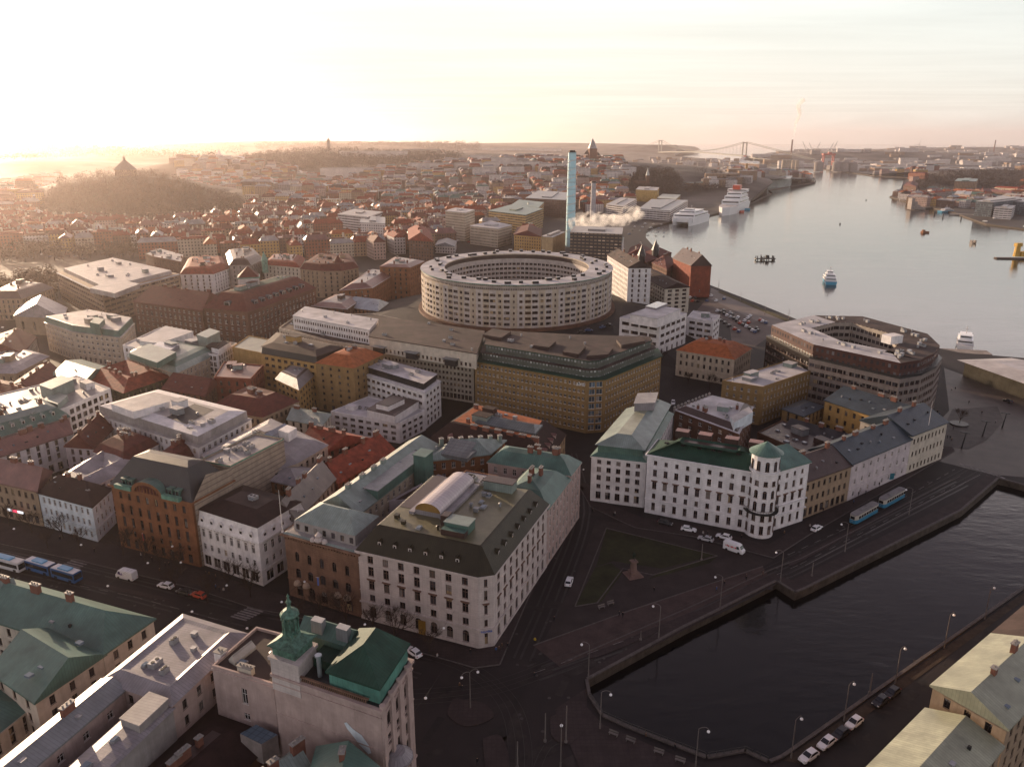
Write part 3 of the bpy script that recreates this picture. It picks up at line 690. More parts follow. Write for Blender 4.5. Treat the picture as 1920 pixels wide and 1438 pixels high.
R_SNOW = mat('frosted flat roof', (.52, .50, .51), .6, noise=.25, ns=.12, patch=.35, seam=4, line=.2); R_GRAV = mat('pale gravel roof', (.33, .29, .26), .9, noise=.25, ns=.2, patch=.3)
COPT = mat('green copper trim', (.12, .27, .21), .5, noise=.3, ns=.6)
SHOP = mat('shop glass', (.03, .028, .03), .1, bump=0, noise=.1)

def rowset(z0, z1, fl, gf=4.2, win=(1.15, 1.9), kind='c', sp=3.0, gwin=None, top=.6):
    fh = (z1-z0-gf-top)/fl; rs = []
    if gf > 0: g = gwin or (1.7, min(2.6, gf-1.2), 'r', sp); rs.append((.6 if g[1] > 2.2 else 1.0, g[1], g[0], g[2], g[3]))
    for i in range(fl): rs.append((gf+i*fh+max(.5, (fh-win[1])*.55), win[1], win[0], kind, sp))
    return rs
def block(name, label, pts, z, wall, roof, fl=4, z0=0, gf=4.2, win=(1.15, 1.9), kind='c', sp=3.0, fm=None, rt=('hip', 4), gwin=None, ch=0, cl=0, clk='abcd', dorm=None, poly=None, limit=60,
          cor=.35, band=True, blank=(), cat='building', group=None, rows=None, gl=None, fin=True, margin=1., plinth=True, inner=True):
    P = poly if poly is not None else (quad(pts, z) if len(pts) <= 4 else ccw([W(x, y, z).xy for x, y in pts]))
    b = Bld(name, label, cat, P, z0, z, group); n = len(P)
    rs = rows if rows is not None else rowset(z0, z, fl, gf, win, kind, sp, gwin)
    for i in range(n):
        a, c = P[i], P[(i+1) % n]
        b.facade(a, c, z0-(3 if z0 > 0 else 0)*0, z, rs if (b.seen(a, c) and i not in blank) else [], sp, margin, fm, 0, gl)
    if cor:
        for k_, (zz, dd, hh) in enumerate([(z-.45, cor, .4)]+([(z0+gf-.15, .14, .22)] if band and gf else [])):
            O = inset(P, -dd); b.trim.prism(O, zz, zz+hh, top=False); b.trim.face([P3(p, zz) for p in reversed(O)])
            for i in range(n): b.trim.face([P3(O[i], zz+hh), P3(O[(i+1) % n], zz+hh), P3(inset(P, .05)[(i+1) % n], zz+hh+.05), P3(inset(P, .05)[i], zz+hh+.05)])
    rm = MB(); k = rt[0]; zt = z; deck = P; rdg = None; mats = [roof, wall]
    if k == 'flat':
        ph = rt[1] if len(rt) > 1 else .7; I = inset(P, .35)
        for i in range(n):
            j = (i+1) % n
            rm.face([P3(P[i], z), P3(P[j], z), P3(P[j], z+ph), P3(P[i], z+ph)], 1); rm.face([P3(P[i], z+ph), P3(P[j], z+ph), P3(I[j], z+ph), P3(I[i], z+ph)], 1)
            rm.face([P3(I[j], z), P3(I[i], z), P3(I[i], z+ph), P3(I[j], z+ph)], 1)
        rm.face([P3(p, z+.05) for p in I], 0); zt = z+.05
    elif k == 'hip':
        O = rt[1:]; r0, r1 = roof_hip(P, z, O[0], rm, *(O[1:3] if len(O) >= 3 else (None, None))); rdg = (r0, r1); zt = z+O[0]
        Qh = P if (P[1]-P[0]).length+(P[3]-P[2]).length >= (P[2]-P[1]).length+(P[0]-P[3]).length else [P[1], P[2], P[3], P[0]]
        for (qa, qb) in ((Qh[0], Qh[1]), (Qh[2], Qh[3])):
            if not b.seen(qa, qb): continue
            Lh = (qb-qa).length; dh = (qb-qa)/Lh; nh = Vector((-dh.y, dh.x)); wh_ = ((Qh[0]-Qh[3]).length+(Qh[1]-Qh[2]).length)/4
            if cl != 0 or Lh < 9 or name == 'green_copper_wing': continue
            for u in np.arange(4, Lh-4, random.uniform(3.2, 6)):
                if random.random() < .8:
                    t_ = random.uniform(.3, .6); p_ = qa+dh*u+nh*(wh_*t_); mb = MB(); mb.box((p_.x, p_.y, z+O[0]*t_-.1), random.choice(((.8, 1.1, .35), (.5, .5, .8), (1.1, .8, .4))), math.atan2(dh.y, dh.x), z0=1); b.part(mb, 'skylight' if random.random() < .7 else 'roof_vent', random.choice((SKG, HV, DK)))
        if len(O) >= 3:                      # gable walls
            Q = P
            if (Q[1]-Q[0]).length+(Q[3]-Q[2]).length < (Q[2]-Q[1]).length+(Q[0]-Q[3]).length: Q = [Q[1], Q[2], Q[3], Q[0]]
            if O[2] == 0: m_ = (Q[1]+Q[2])/2; b.wall.face([P3(Q[1], z), P3(Q[2], z), P3(m_, z+O[0]-.2)])
            if O[1] == 0: m_ = (Q[3]+Q[0])/2; b.wall.face([P3(Q[3], z), P3(Q[0], z), P3(m_, z+O[0]-.2)])
    elif k == 'steps':
        mats = [roof]+[x for x in rt[2]]; deck = roof_steps(P, z, [(-.4, -.1)]+rt[1], list(range(len(mats))) if len(rt) < 4 else rt[3], rm); zt = z+rt[1][-1][1]
    elif k == 'ring':
        w_, h = rt[1], rt[2]; I = inset(P, w_); m = inset(P, w_/2)
        A = inset(P, -.4); B = inset(P, w_+.4)
        for i in range(n):
            j = (i+1) % n
            rm.face([P3(A[i], z), P3(A[j], z), P3(m[j], z+h), P3(m[i], z+h)], 0); rm.face([P3(m[i], z+h), P3(m[j], z+h), P3(B[j], z), P3(B[i], z)], 0)
            a, c = I[j], I[i]; b.facade(a, c, z0, z, rs if (inner and b.seen(a, c)) else [], sp, margin, fm, 0, gl)
        rdg = (P3(m[0], z+h), P3(m[1], z+h)); zt = z+h; deck = None
    b.part(rm, 'roof', mats)
    if dorm and k == 'steps': dormers(b, P, z, rt[1][0][0], rt[1][0][1], dorm[0], dorm[1] or roof, dorm[2] or roof, **(dorm[3] if len(dorm) > 3 else {}))
    if ch:
        for i in range(ch):
            if k == 'ring':
                e = random.randrange(n); p = m[e].lerp(m[(e+1) % n], random.uniform(.15, .85)); q = (p.x, p.y); zz = z+h-.2
            elif rdg is not None: q = Vector(rdg[0]).lerp(Vector(rdg[1]), (i+.5)/ch+random.uniform(-.1, .1)); q = (q.x+random.uniform(-.5, .5), q.y); zz = zt-.3
            else:
                D = inset(deck, 1.2); e = random.randrange(len(D)); p = D[e].lerp(D[(e+1) % len(D)], random.uniform(.1, .9)); q = (p.x, p.y); zz = zt
            chimney(b, q, zz, (random.choice((1.1, 1.6, 2.4)), .8), random.uniform(1.2, 2.))
    if cl == 0 and k in ('flat', 'steps') and rows != []: cl = max(2, min(9, int(abs(area(deck))/90)))
    if deck is not None and rows != [] and k in ('flat', 'steps') and abs(area(deck)) > 230 and name not in ('corner_office', 'river_office'):
        xs_ = [p[0] for p in deck]; ys_ = [p[1] for p in deck]; I_ = inset(deck, 4); got = 0
        for _ in range(40):
            q_ = Vector((random.uniform(min(xs_), max(xs_)), random.uniform(min(ys_), max(ys_))))
            if inside(I_, q_):
                mb = MB(); sx, sy, hh_ = random.uniform(3, 7), random.uniform(2.5, 4.5), random.uniform(1.4, 2.8); a_ = math.atan2(b.d[1], b.d[0]); mb.box((q_.x, q_.y, zt-.1), (sx, sy, hh_), a_, 0, z0=1); mb.box((q_.x, q_.y, zt+hh_-.1), (sx+.4, sy+.4, .18), a_, 1, z0=1, bot=True)
                b.part(mb, 'roof_house', [random.choice((R_GRY, wall, R_BRN, R_MINT)), roof]); got += 1
                if got >= min(4, 1+int(abs(area(deck))/350)): break
    if cl and deck is not None: clutter(b, deck, zt, cl, clk)
    b.zt = zt; b.deck = deck
    if fin: b.finish([wall], limit)
    return b
def addbox(b, name, px, z, h, m, mt=None, poly=None, over=0, label=None, win=None):
    P = poly or quad(px, z+h); mb = MB(); mb.prism(P, z, z+h, 0, 1, top=not over)
    if over: O = inset(P, -over); mb.prism(O, z+h, z+h+.2, 1, 1, bot=True)
    o = b.part(mb, name, [m, mt or m], label)
    return P
LU = {}
# ---- the big white corner office with the olive mansard
z = 18.6
A, B_, B2, C_ = [W(*p, z).xy for p in ((671, 1030), (896, 1080), (925, 1076), (1026, 946))]
PF = ccw([A, B_, B2, C_, A+(C_-B2)*1.02+Vector((-1, 0))])
b = Bld('corner_office', 'large white stone corner office with arched ground floor and olive mansard roof', 'office building', PF, 0, z)
n = len(PF)
rs = [(.9, 3.1, 1.7, 'a', 3.7), (5.4, 1.8, 1.5, 'r', 3.7), (8.6, 2.5, 1.5, 'h', 3.7), (12.2, 2.5, 1.5, 'c', 3.7), (15.6, 2.0, 1.5, 'c', 3.7)]
for i in range(n):
    a, c = PF[i], PF[(i+1) % n]; short = (c-a).length < 8
    rr = rs if not short else [(.1, 3.6, 1.9, 'r', 3.7)]+rs[1:]
    b.facade(a, c, 0, z, rr if b.seen(a, c) else [], 3.7, 1.2, FRB)
for zz, dd, hh in ((z-.5, .6, .5), (4.7, .3, .35), (z-.9, .3, .3), (.0, .15, .8), (8.0, .12, .18), (15.1, .1, .15)):
    O = inset(PF, -dd); b.trim.prism(O, zz, zz+hh); b.trim.face([P3(p, zz) for p in reversed(O)])
rm = MB(); deck = roof_steps(PF, z, [(-.5, 0), (3.4, 5.2), (3.9, 5.4)], [0, 0, 1], rm, cap=False)
deck2 = inset(PF, 13.2); m_ = len(PF); I0 = inset(PF, 3.9)
bv = inset(PF, 11)
rm.face([P3(p, z+5.4) for p in I0], 1)
b.part(rm, 'roof', [R_MANS, R_OLV])
dormers(b, PF, z, 3.4, 5.2, 3.9, R_MANS, R_MANS, w_=1.1, h_=1.3, at=.3, arch=True)
e1 = (B_-A).normalized(); e2 = (C_-B2).normalized(); ang2 = math.atan2(e2.y, e2.x)
def loc(u, v): q = A+e1*u+e2*v; return Vector((q.x, q.y))
# dark sunken court roof, barrel glass vault, plant
Pd = ccw([loc(3.6, 14), loc(15.5, 14), loc(15.5, 34), loc(3.6, 34)]); mb = MB(); mb.face([P3(p, z+5.47) for p in Pd]); b.part(mb, 'court_roof', R_BRN)
mb = MB(); r_ = 3.4; L0, L1 = 12., 32.; nseg = 12
for k in range(nseg):
    a0, a1 = math.pi*k/nseg, math.pi*(k+1)/nseg
    for t0 in range(10):
        v0, v1 = L0+(L1-L0)*t0/10, L0+(L1-L0)*(t0+1)/10
        pts = [loc(12.5+r_*math.cos(a0), v0), loc(12.5+r_*math.cos(a1), v0), loc(12.5+r_*math.cos(a1), v1), loc(12.5+r_*math.cos(a0), v1)]
        zs = [z+6.6+r_*.62*math.sin(a) for a in (a0, a1, a1, a0)]; mb.face([P3(p, q) for p, q in zip(pts, zs)][::-1], 0)
for v in (L0, L1): mb.face([P3(loc(12.5+r_*math.cos(math.pi*k/nseg), v), z+6.6+r_*.62*math.sin(math.pi*k/nseg)) for k in range(nseg+1)], 1)
for (u0, u1) in ((7.6, 9.1), (15.9, 17.6)): mb.prism(ccw([loc(u0, L0-.5), loc(u1, L0-.5), loc(u1, L1), loc(u0, L1)]), z+5.4, z+6.1, 2)
mb.prism(ccw([loc(9.1, L0), loc(15.9, L0), loc(15.9, L1), loc(9.1, L1)]), z+5.4, z+6.6, 2)
b.part(mb, 'barrel_skylight', [mat('ribbed rooflight sheet', (.50, .44, .44), .25, seam=1.2, noise=.08, bump=.3), mat('amber glass', (.25, .15, .05), .2, bump=0), R_LIL], 'silvery barrel vault skylight')
addbox(b, 'plant_room', None, z+5.4, 2.2, R_GRN, R_MINT, poly=ccw([loc(19.5, 7), loc(25.5, 7), loc(25.5, 11), loc(19.5, 11)]), over=.2)
addbox(b, 'plant_room', None, z+5.4, 1.4, R_BRN, R_GRN, poly=ccw([loc(19.5, 5), loc(25.5, 5), loc(25.5, 6.9), loc(19.5, 6.9)]))
addbox(b, 'stair_house', None, z+5.4, 2.6, R_BRN, R_BRN, poly=ccw([loc(17.5, 9), loc(19.4, 9), loc(19.4, 11.5), loc(17.5, 11.5)]))
addbox(b, 'plant_room', None, z+5.4, 2.4, R_MINT, R_BRN, poly=ccw([loc(19, 31), loc(27, 31), loc(27, 34.5), loc(19, 34.5)]), over=.2)
clutter(b, [loc(18, 12), loc(28.5, 12), loc(28.5, 31), loc(18, 31)], z+5.4, 9, 'bdc', R_GRY)
clutter(b, [loc(4, 3), loc(27, 4), loc(27, 7.5), loc(4, 11)], z+5.4, 4, 'dbc', R_MANS)
for u, v in ((17.5, 33.5), (14.5, 35)): vent(b, loc(u, v), z+5.4, 'a')
mb = MB(); Pm = [W(1206-0, 0, 0)]; q0, q1 = PF, None
# shop sign on the chamfered corner
def text(parent, s, pos, d, size, m, up=(0, 0, 1), name='lettering', ext=.04):
    cu = bpy.data.curves.new(name, 'FONT'); cu.body = s; cu.size = size; cu.extrude = ext; cu.align_x = 'CENTER'
    to = bpy.data.objects.new(name, cu); COL.objects.link(to); dg = bpy.context.evaluated_depsgraph_get(); me = bpy.data.meshes.new_from_object(to.evaluated_get(dg))
    bpy.data.objects.remove(to); o = bpy.data.objects.new(name, me); COL.objects.link(o); me.materials.clear(); me.materials.append(m)
    X = Vector(d).normalized(); Z = Vector(up); Y = Z; N_ = X.cross(Y); M = Matrix((X, Y, N_)).transposed().to_4x4(); M.translation = Vector(pos)-ORG[parent]
    o.parent = parent; o.matrix_local = M; return o
SGB = mat('blue lettering', (.02, .12, .55), .5, bump=0); SGW = mat('white lettering', (.8, .8, .8), .5, bump=0); SGR = mat('red lettering', (.6, .04, .05), .5, bump=0); SGP = mat('purple lettering', (.12, .05, .3), .5, bump=0)
mid = (B_+B2)/2; dd_ = (B2-B_).normalized(); nn_ = Vector((dd_.y, -dd_.x))
text(b.root, 'Nordea', P3(mid+nn_*.35, 4.1), (dd_.x, dd_.y, 0), .85, SGB)
mb = MB(); q = A+e1*16.5; nf = Vector((e1.y, -e1.x)); 
mb.box((*(q+nf*.15), 0), (1.8, .3, 3.6), math.atan2(e1.y, e1.x), z0=1); b.part(mb, 'door', mat('gilded door', (.30, .17, .03), .5, noise=.2))
b.finish([P_STONE], 100, P_STONE)

# ---- brown palazzo and the greenish roofed wings behind it
e1p = (W(671, 1030, 18.5).xy-W(532, 993, 18.5).xy); e1n = e1p.normalized(); A0 = W(532, 993, 18.5).xy; A1 = W(671, 1030, 18.5).xy-e1n*.12
BLk = W(752, 838, 18.5).xy; e2n = (BLk-A0).normalized()
PG = ccw([A0, A1, A1+e2n*15, A0+e2n*15]); z = 17.6
rsP = [(.8, 3.2, 1.9, 'a', 3.6), (6., 2.6, 1.7, 'a', 3.6), (10.6, 2.6, 1.25, 'a', 3.6)]
b = block('palazzo', 'brown sandstone palazzo with round arched windows and pale green sheet roof on the avenue', None, z, P_SAND, R_MINT, poly=PG, rows=rsP, fm=FRD, cor=.8, gf=5.2,
          rt=('steps', [(.3, .3), (1.8, .35), (1.9, 3.0), (7.2, 6.2)], [P_GREY, P_GREY, R_MINT, R_MINT, R_MINT]), fin=False, margin=1.6)
for k in range(7):
    q = A0+e1n*(3+k*2.7)-Vector((e1n.y, -e1n.x))*1.8; mb = MB(); mb.box((q.x, q.y, z+.9), (.9, .2, 1.4), math.atan2(e1n.y, e1n.x), z0=1); b.part(mb, 'attic_window', GL)
for k in range(26):                                             # cornice brackets belong to the cornice
    q = A0+e1n*(.6+k*.83)+Vector((e1n.y, -e1n.x))*.3; b.trim.box((q.x, q.y, z-1.1), (.3, .6, .7), math.atan2(e1n.y, e1n.x), z0=1)
mb = MB(); q = A0+e1n*11+Vector((e1n.y, -e1n.x))*.2; mb.lathe((q.x, q.y, z+.3), [(.8, 0), (1.2, .5), (.7, 1.2), (.9, 1.7), (.3, 2.4), (0, 2.8)], 8); mb.lathe((q.x-1.5, q.y+.5, z+.3), [(.8, 0), (.7, .6), (0, 1.2)], 6); mb.lathe((q.x+1.5, q.y-.5, z+.3), [(.8, 0), (.7, .6), (0, 1.2)], 6)
b.part(mb, 'sculpture', P_STONE)
for u in (3.2, 6.0, 15.6, 18.4):
    q = A0+e1n*u+Vector((e1n.y, -e1n.x))*.1; mb = MB()
    mb.lathe((q.x, q.y, 4.2), [(1.15, 0), (1.0, .6), (.6, 1.05), (0, 1.2)], 10); b.part(mb, 'awning', mat('cream awning', (.40, .30, .22), .8))
b.finish([P_SAND], 60, P_SAND)
q = A0+Vector((-.5, .5)); mb = MB(); mb.tube((q.x, q.y, 17), (q.x, q.y, 29), .12, 6, r2=.05); mb.lathe((q.x, q.y, 17), [(.4, 0), (.3, 1)], 6); tag(mb.build('flagpole', FRW, org=(q.x, q.y, 17)), 'tall white flagpole at the corner of the brown palazzo roof', 'flagpole')
PGL = ccw([A0+e2n*15.1, A0+e2n*15.1+e1n*12.5, A0+e2n*64+e1n*12.5, A0+e2n*64])
b = block('office_wing', 'long office wing with pale green sheet roof running back behind the brown palazzo', None, 18.5, P_BEIGE, R_MINT, poly=PGL, fl=4, rt=('hip', 4.2, 0, 3), cl=0, limit=30, cor=.2)
addbox(b, 'dormer_storey', None, 18.5, 2.6, R_GRN, R_GRY, poly=ccw([A0+e2n*24+e1n*8, A0+e2n*24+e1n*13, A0+e2n*52+e1n*13, A0+e2n*52+e1n*8]), over=.2)
for v in (20, 27, 33, 38): chimney(b, A0+e2n*v+e1n*6.3, 22.2, (1.6, 1), 1.3, R_MINT)
addbox(b, 'stair_tower', None, 14, 9.8, R_GRN, R_GRN, poly=ccw([A0+e2n*44+e1n*13.05, A0+e2n*44+e1n*17, A0+e2n*49+e1n*17, A0+e2n*49+e1n*13.05]), over=.3)
PI = [A0+e2n*52+e1n*12.7, W(926, 843, 19).xy-e2n*3, W(926, 843, 19).xy+e2n*9, A0+e2n*66+e1n*12.7]; PI = ccw(PI)
b = block('back_wing', 'green roofed back wing with a row of square chimneys behind the white corner office', None, 18.8, P_BRICKO, R_MINT, poly=PI, fl=4, rt=('hip', 3.6), limit=20, cor=.2, cl=0)
for k in range(7):
    q = PI[0].lerp(PI[1], .0); q = (A0+e2n*64+e1n*12).lerp(W(926, 843, 19).xy+e2n*6.5, k/6.2); chimney(b, q, 19.2, (1.2, 1.2), 2.2, R_MINT)
mb = MB(); qa = A0+e2n*56+e1n*16; P_ = ccw([qa, qa+e1n*9, qa+e1n*9+e2n*7, qa+e2n*7]); mb.face([P3(P_[0], 20.3), P3(P_[1], 20.3), P3(P_[2], 22.8), P3(P_[3], 22.8)]); mb.prism(P_, 19, 20.25); b.part(mb, 'roof_glazing', mat('roof glazing', (.16, .17, .18), .15, seam=1.5, rows=1.4, line=.8))
PM = ccw([A0+e2n*30+e1n*12.7, loc(3, 38.2), loc(3, 38.2)+e2n*8+e1n*12, A0+e2n*51.6+e1n*17.2])
b = block('court_building', 'low dark roofed court building between the green roofed wings', None, 15, P_LILAC, R_BRN, poly=PM, fl=3, rt=('flat', .5), cl=4, limit=20, cor=0)
PM2 = ccw([loc(7, 38.5), loc(17, 38.5), loc(17, 46), loc(7, 46)])
b = block('brick_annex', 'orange brick annex with cream roof and cooling fans behind the barrel skylight', None, 21, P_BRICKO, R_LIL, poly=PM2, fl=1, gf=0, rows=[], rt=('flat', .3), cl=3, clk='ac', cor=0)
E = W(1085, 890, 18).xy; Fp = C_+e2*.2
PH = ccw([Fp, Fp+e2*20.5, Fp+e2*20.5-e1*14, Fp-e1*14])
b = block('green_roof_house', 'grey stone house with teal roof next to the white corner office, facing the side street', None, 17.2, P_PINK, R_GRN, poly=PH, fl=4, rt=('steps', [(3.2, 3.4), (7, 4.6)], [R_GRN, R_MINT]), cl=2, ch=3, limit=60, sp=2.8)
PH2 = ccw([Fp+e2*20.7, Fp+e2*31, Fp+e2*31-e1*26, Fp+e2*20.7-e1*26])
b = block('green_roof_house', 'teal roofed house closing the far corner of the white corner office block', None, 18.4, P_PINK, R_GRN, poly=PH2, fl=4, rt=('steps', [(3.0, 3.0), (5, 3.6)], [R_GRN, R_GRN]), ch=5, limit=50, sp=2.8, cl=2)

# ---- street row on the left
b = block('bank_building', 'long tan building with faded red sheet roof at the left end of the avenue row', [(-150, 870), (69, 920), (96, 884)], 11.8, P_TAN, R_PNK, fl=2, gf=4., rt=('hip', 4.6, 0, 0), ch=5, sp=2.7, win=(1.2, 1.9), fm=FRD)
for k_, mm in ((-2.2, 'lit sign'), (0, 'lit red sign'), (2.2, 'lit sign')):
    q = W(33, 957, 4.4).xy+Vector((.93, -.36))*k_+Vector((-.3, -.7)); mb = MB(); mb.box((q.x, q.y, 4.2), (2.2, .25, .7), math.atan2(-.36, .93), z0=1, bot=True); b.part(mb, 'lit_shop_sign', mat(mm, (.9, .9, .95) if mm == 'lit sign' else (.9, .08, .15), .5, emit=.5, bump=0))
b = block('white_house', 'three storey pale blue white house with black hipped roof on the avenue', [(71, 922), (172, 949), (208, 916)], 11.3, P_BLUE, R_DTL, fl=2, gf=3.9, rt=('hip', 4.2), sp=2.35, win=(1.0, 1.9), gwin=(1.0, 1.9, 'c', 2.35), ch=2)
for k in range(4): vent(b, b.P[0].lerp(b.P[2], .2+.15*k)+Vector((0, 3)), 14, 'c')
# orange brick house with copper gable
zz = 19.4; Q0, Q1 = W(208, 907, zz).xy, W(359, 941, zz).xy; eo = (Q1-Q0).normalized(); no = Vector((-eo.y, eo.x))
PO = ccw([Q0, Q1, Q1+no*15, Q0+no*15])
b = block('brick_office', 'tall orange brick office with arched copper gable and black roof on the avenue', None, zz, P_BRICKO, R_BLK, poly=PO, rows=[(.6, 2.6, 1.5, 'r', 3.3), (4.3, 1.7, 1.1, 'c', 3.3), (7.1, 3., 1.15, 'c', 3.3), (11.2, 2.7, 1.1, 'c', 3.3), (15.6, 2.0, 1.1, 'c', 3.3)],
          fm=FRD, rt=('steps', [(4.6, 7.2), (7., 7.8)], [R_BLK, R_BLK]), cor=.7, fin=False, cl=0, margin=1.4)
mb = MB(); cm = (Q0+Q1)/2-no*.9; r_ = 5.6; Ng = 14
def og(u, k, v): q = cm+eo*u+no*k; return (q.x, q.y, v)
for k in range(Ng):
    a0, a1 = math.pi*k/Ng, math.pi*(k+1)/Ng; p, q = (r_*math.cos(a0), .62*r_*math.sin(a0)), (r_*math.cos(a1), .62*r_*math.sin(a1))
    mb.face([og(p[0], -.3, zz+p[1]), og(p[0], 4, zz+p[1]), og(q[0], 4, zz+q[1]), og(q[0], -.3, zz+q[1])], 0)
    i_, j_ = (p[0]*.8, p[1]*.74), (q[0]*.8, q[1]*.74); mb.face([og(p[0], -.3, zz+p[1]), og(q[0], -.3, zz+q[1]), og(j_[0], -.3, zz+j_[1]), og(i_[0], -.3, zz+i_[1])], 1)
mb.face([og(r_*.8*math.cos(math.pi*k/Ng), .1, zz+.62*r_*.8*math.sin(math.pi*k/Ng)) for k in range(Ng+1)], 2)
for k in range(-3, 4): mb.box(og(k*1.2, .0, zz+.2), (.25, .3, 1.5), math.atan2(eo.y, eo.x), m=1, z0=1)
b.part(mb, 'arched_gable', [R_GRN, P_BRICKO, mat('maroon tympanum', (.10, .03, .025), .8)])
for u in (-9.5, -7.2, 7.2, 9.8):
    q = cm+eo*u+no*2.2; mb = MB(); mb.box((q.x, q.y, zz+.6), (1.5, 2.4, 1.7), math.atan2(eo.y, eo.x), z0=1); mb.box((q.x, q.y, zz+2.3), (1.9, 2.9, .3), math.atan2(eo.y, eo.x), z0=1)
    q2 = q-no*1.22; mb.box((q2.x, q2.y, zz+.9), (.9, .1, 1.1), math.atan2(eo.y, eo.x), m=1, z0=1); b.part(mb, 'dormer', [R_GRN, GL])
mb = MB()
for u0, u1 in ((-11.6, -5.6), (5.6, 11.6)): q = cm+eo*(u0+u1)/2; mb.box((q.x, q.y, zz-.1), (u1-u0, 1.2, 1.2), math.atan2(eo.y, eo.x), z0=1)
b.part(mb, 'parapet', COPT); b.finish([P_BRICKO], 80, P_BRICKO)
# striped fire wall wing behind it
PS = ccw([Q1+no*15.1, Q1+no*38, Q1+no*38-eo*11, Q1+no*15.1-eo*11])
b = block('court_wing', 'wing with horizontally striped blank brick wall and copper edged roof behind the orange brick office', None, 23.2, P_STRIPE, R_WHT, poly=PS, rows=[], gf=0, cor=0, rt=('flat', .5), cl=0)
mb = MB(); T = inset(b.P, -.1); mb.prism(T, 23.35, 23.8, top=False); b.part(mb, 'copper_edge', COPT)
clutter(b, b.P, 23.25, 10, 'aabd')
mb = MB(); PSa = ccw([Q1+no*4, Q1+no*15.1]+[Q1+no*15.1+eo*.5, Q1+no*4+eo*.5]); mb.face([P3(Q1+no*.5+eo*.35, 0), P3(Q1+no*15.1+eo*.35, 0), P3(Q1+no*15.1+eo*.35, 23.2), P3(Q1+no*5.6+eo*.35, 25.), P3(Q1+no*.5+eo*.35, 19.6)]); b.part(mb, 'fire_wall', P_STRIPE)
# ornate white corner house
zz = 12.8; N0, N1 = W(368, 978, zz).xy, W(485, 1016, zz).xy; en = (N1-N0).normalized(); nn = Vector((-en.y, en.x)); NR = (W(547, 978, zz).xy-N1).normalized()
PN = ccw([N0, N1, N1+NR*17.5, N0+NR*17.5])
b = block('ornate_house', 'ornate white corner house with dark brown tiled roof and arched dormers on the avenue', None, zz, P_WHITE, P_WHITE, poly=PN, rows=[(.5, 3., 2.6, 'b', 3.4), (5.2, 1.8, 1.05, 'c', 2.5), (8.9, 2.6, 1.15, 'h', 2.5)], fm=FRW, gf=4.4, cor=.5,
          rt=('steps', [(.7, 3.6), (.2, 3.7), (5.6, 5.4)], [R_DTL, R_DTL, R_FELT]), fin=False)
dormers(b, PN, zz, .7, 3.6, 3.1, P_WHITE, P_WHITE, w_=1.4, h_=1.9, at=.0, arch=True); b.finish([P_WHITE], 70, P_WHITE)

# ---- behind the street row, from left to right
G1 = 'buildings in the old town behind the avenue'
block('mansard_house', 'long house with green mansard roof and many dormers at the left edge', [(-60, 836), (130, 781), (106, 757)], 15, P_PINK, R_GRN, fl=3, rt=('steps', [(3., 3.6), (6, 5.)], [R_MINT, R_MINT]), dorm=(3.4, R_MINT, R_GRN), ch=4, fm=FRD, sp=2.8)
block('red_roof_house', 'long low house with faded red roof and lit roof hatches behind the tan building', [(-40, 868), (135, 812), (122, 795)], 12, P_WHITE, R_PNK, fl=3, rt=('hip', 3.4, 0, 0), ch=9, fm=FRD)
block('courtyard_house', 'white courtyard house with lilac sheet roof behind the pale blue house', [(104, 900), (150, 925), (262, 868), (200, 838)], 12.5, P_LILAC, R_LIL, fl=3, rt=('ring', 8, 2.2), fm=FRB, cor=.1)
block('small_red_house', 'small gabled house with dark red tiled roof and ridge chimneys beside the blank white wall', [(122, 836), (176, 840), (214, 800)], 13, P_LILAC, R_MAR, fl=3, rt=('hip', 4.5, 0, 0), ch=3, fm=FRB)
block('copper_brown_house', 'house with curved red brown roof and tall brick stacks by the blank white wall', [(176, 846), (232, 868), (296, 832)], 13.5, P_WHITE, R_MAR, fl=3, rt=('steps', [(1.8, 2.6), (5, 4.2)], [R_MAR, R_MAR]), ch=8, fm=FRB)
block('copper_brown_house', 'red roofed house with rounded gable end next to the white office with the courtyard', [(290, 865), (332, 876), (381, 838)], 13, P_LILAC, R_MAR, fl=3, rt=('steps', [(1.6, 2.6), (4, 3.9)], [R_MAR, R_RED]), ch=4, fm=FRB)
b = block('white_office', 'white modern office with big blank side wall and sunken roof courtyard', [(181, 776), (372, 838), (471, 785), (300, 742)], 16.5, P_WHITE, R_WHT, fl=4, rt=('steps', [(.9, .2), (1., 3.), (5.5, 3.9)], [R_WHT, P_WHITE, R_GRY, R_WHT]), sp=2.9, win=(1.4, 1.7), fm=FRW, cor=0)
addbox(b, 'stair_block', [(208, 757), (250, 772), (320, 752)], 20, 2.6, P_WHITE, R_WHT)
mb = MB(); mb.face([P3(p, 20.45) for p in quad([(312, 782), (350, 795), (402, 768)], 20.5)]); b.part(mb, 'light_well', mat('painted well shade', (.03, .03, .035), .6)); clutter(b, quad([(330, 800), (372, 812), (440, 778)], 20.5), 20.4, 5, 'adc')  # light well is a flat sheet, the shade of its depth painted near-black
clutter(b, quad([(190, 768), (215, 778), (260, 752)], 20.5), 20.4, 5, 'abd')
b = block('glass_corner_office', 'white office with black window bands and mint penthouses behind the green mansard house', [(50, 785), (124, 765), (207, 729), (144, 705), (-20, 745)], 17, P_WHITE, R_WHT, fl=4, sp=2.9, win=(2.1, 1.9), kind='b', fm=FRD, rt=('flat', .3), cor=0)
addbox(b, 'penthouse', [(74, 722), (96, 730), (137, 712)], 17, 4.6, R_MINT, R_MINT, over=.2); addbox(b, 'penthouse', [(82, 750), (108, 758), (127, 742)], 17, 2.2, R_MINT, R_MINT, over=.2)
addbox(b, 'penthouse', [(38, 768), (60, 775), (84, 756)], 17, 2.0, R_MINT, R_MINT, over=.2); clutter(b, b.P, 17, 8)
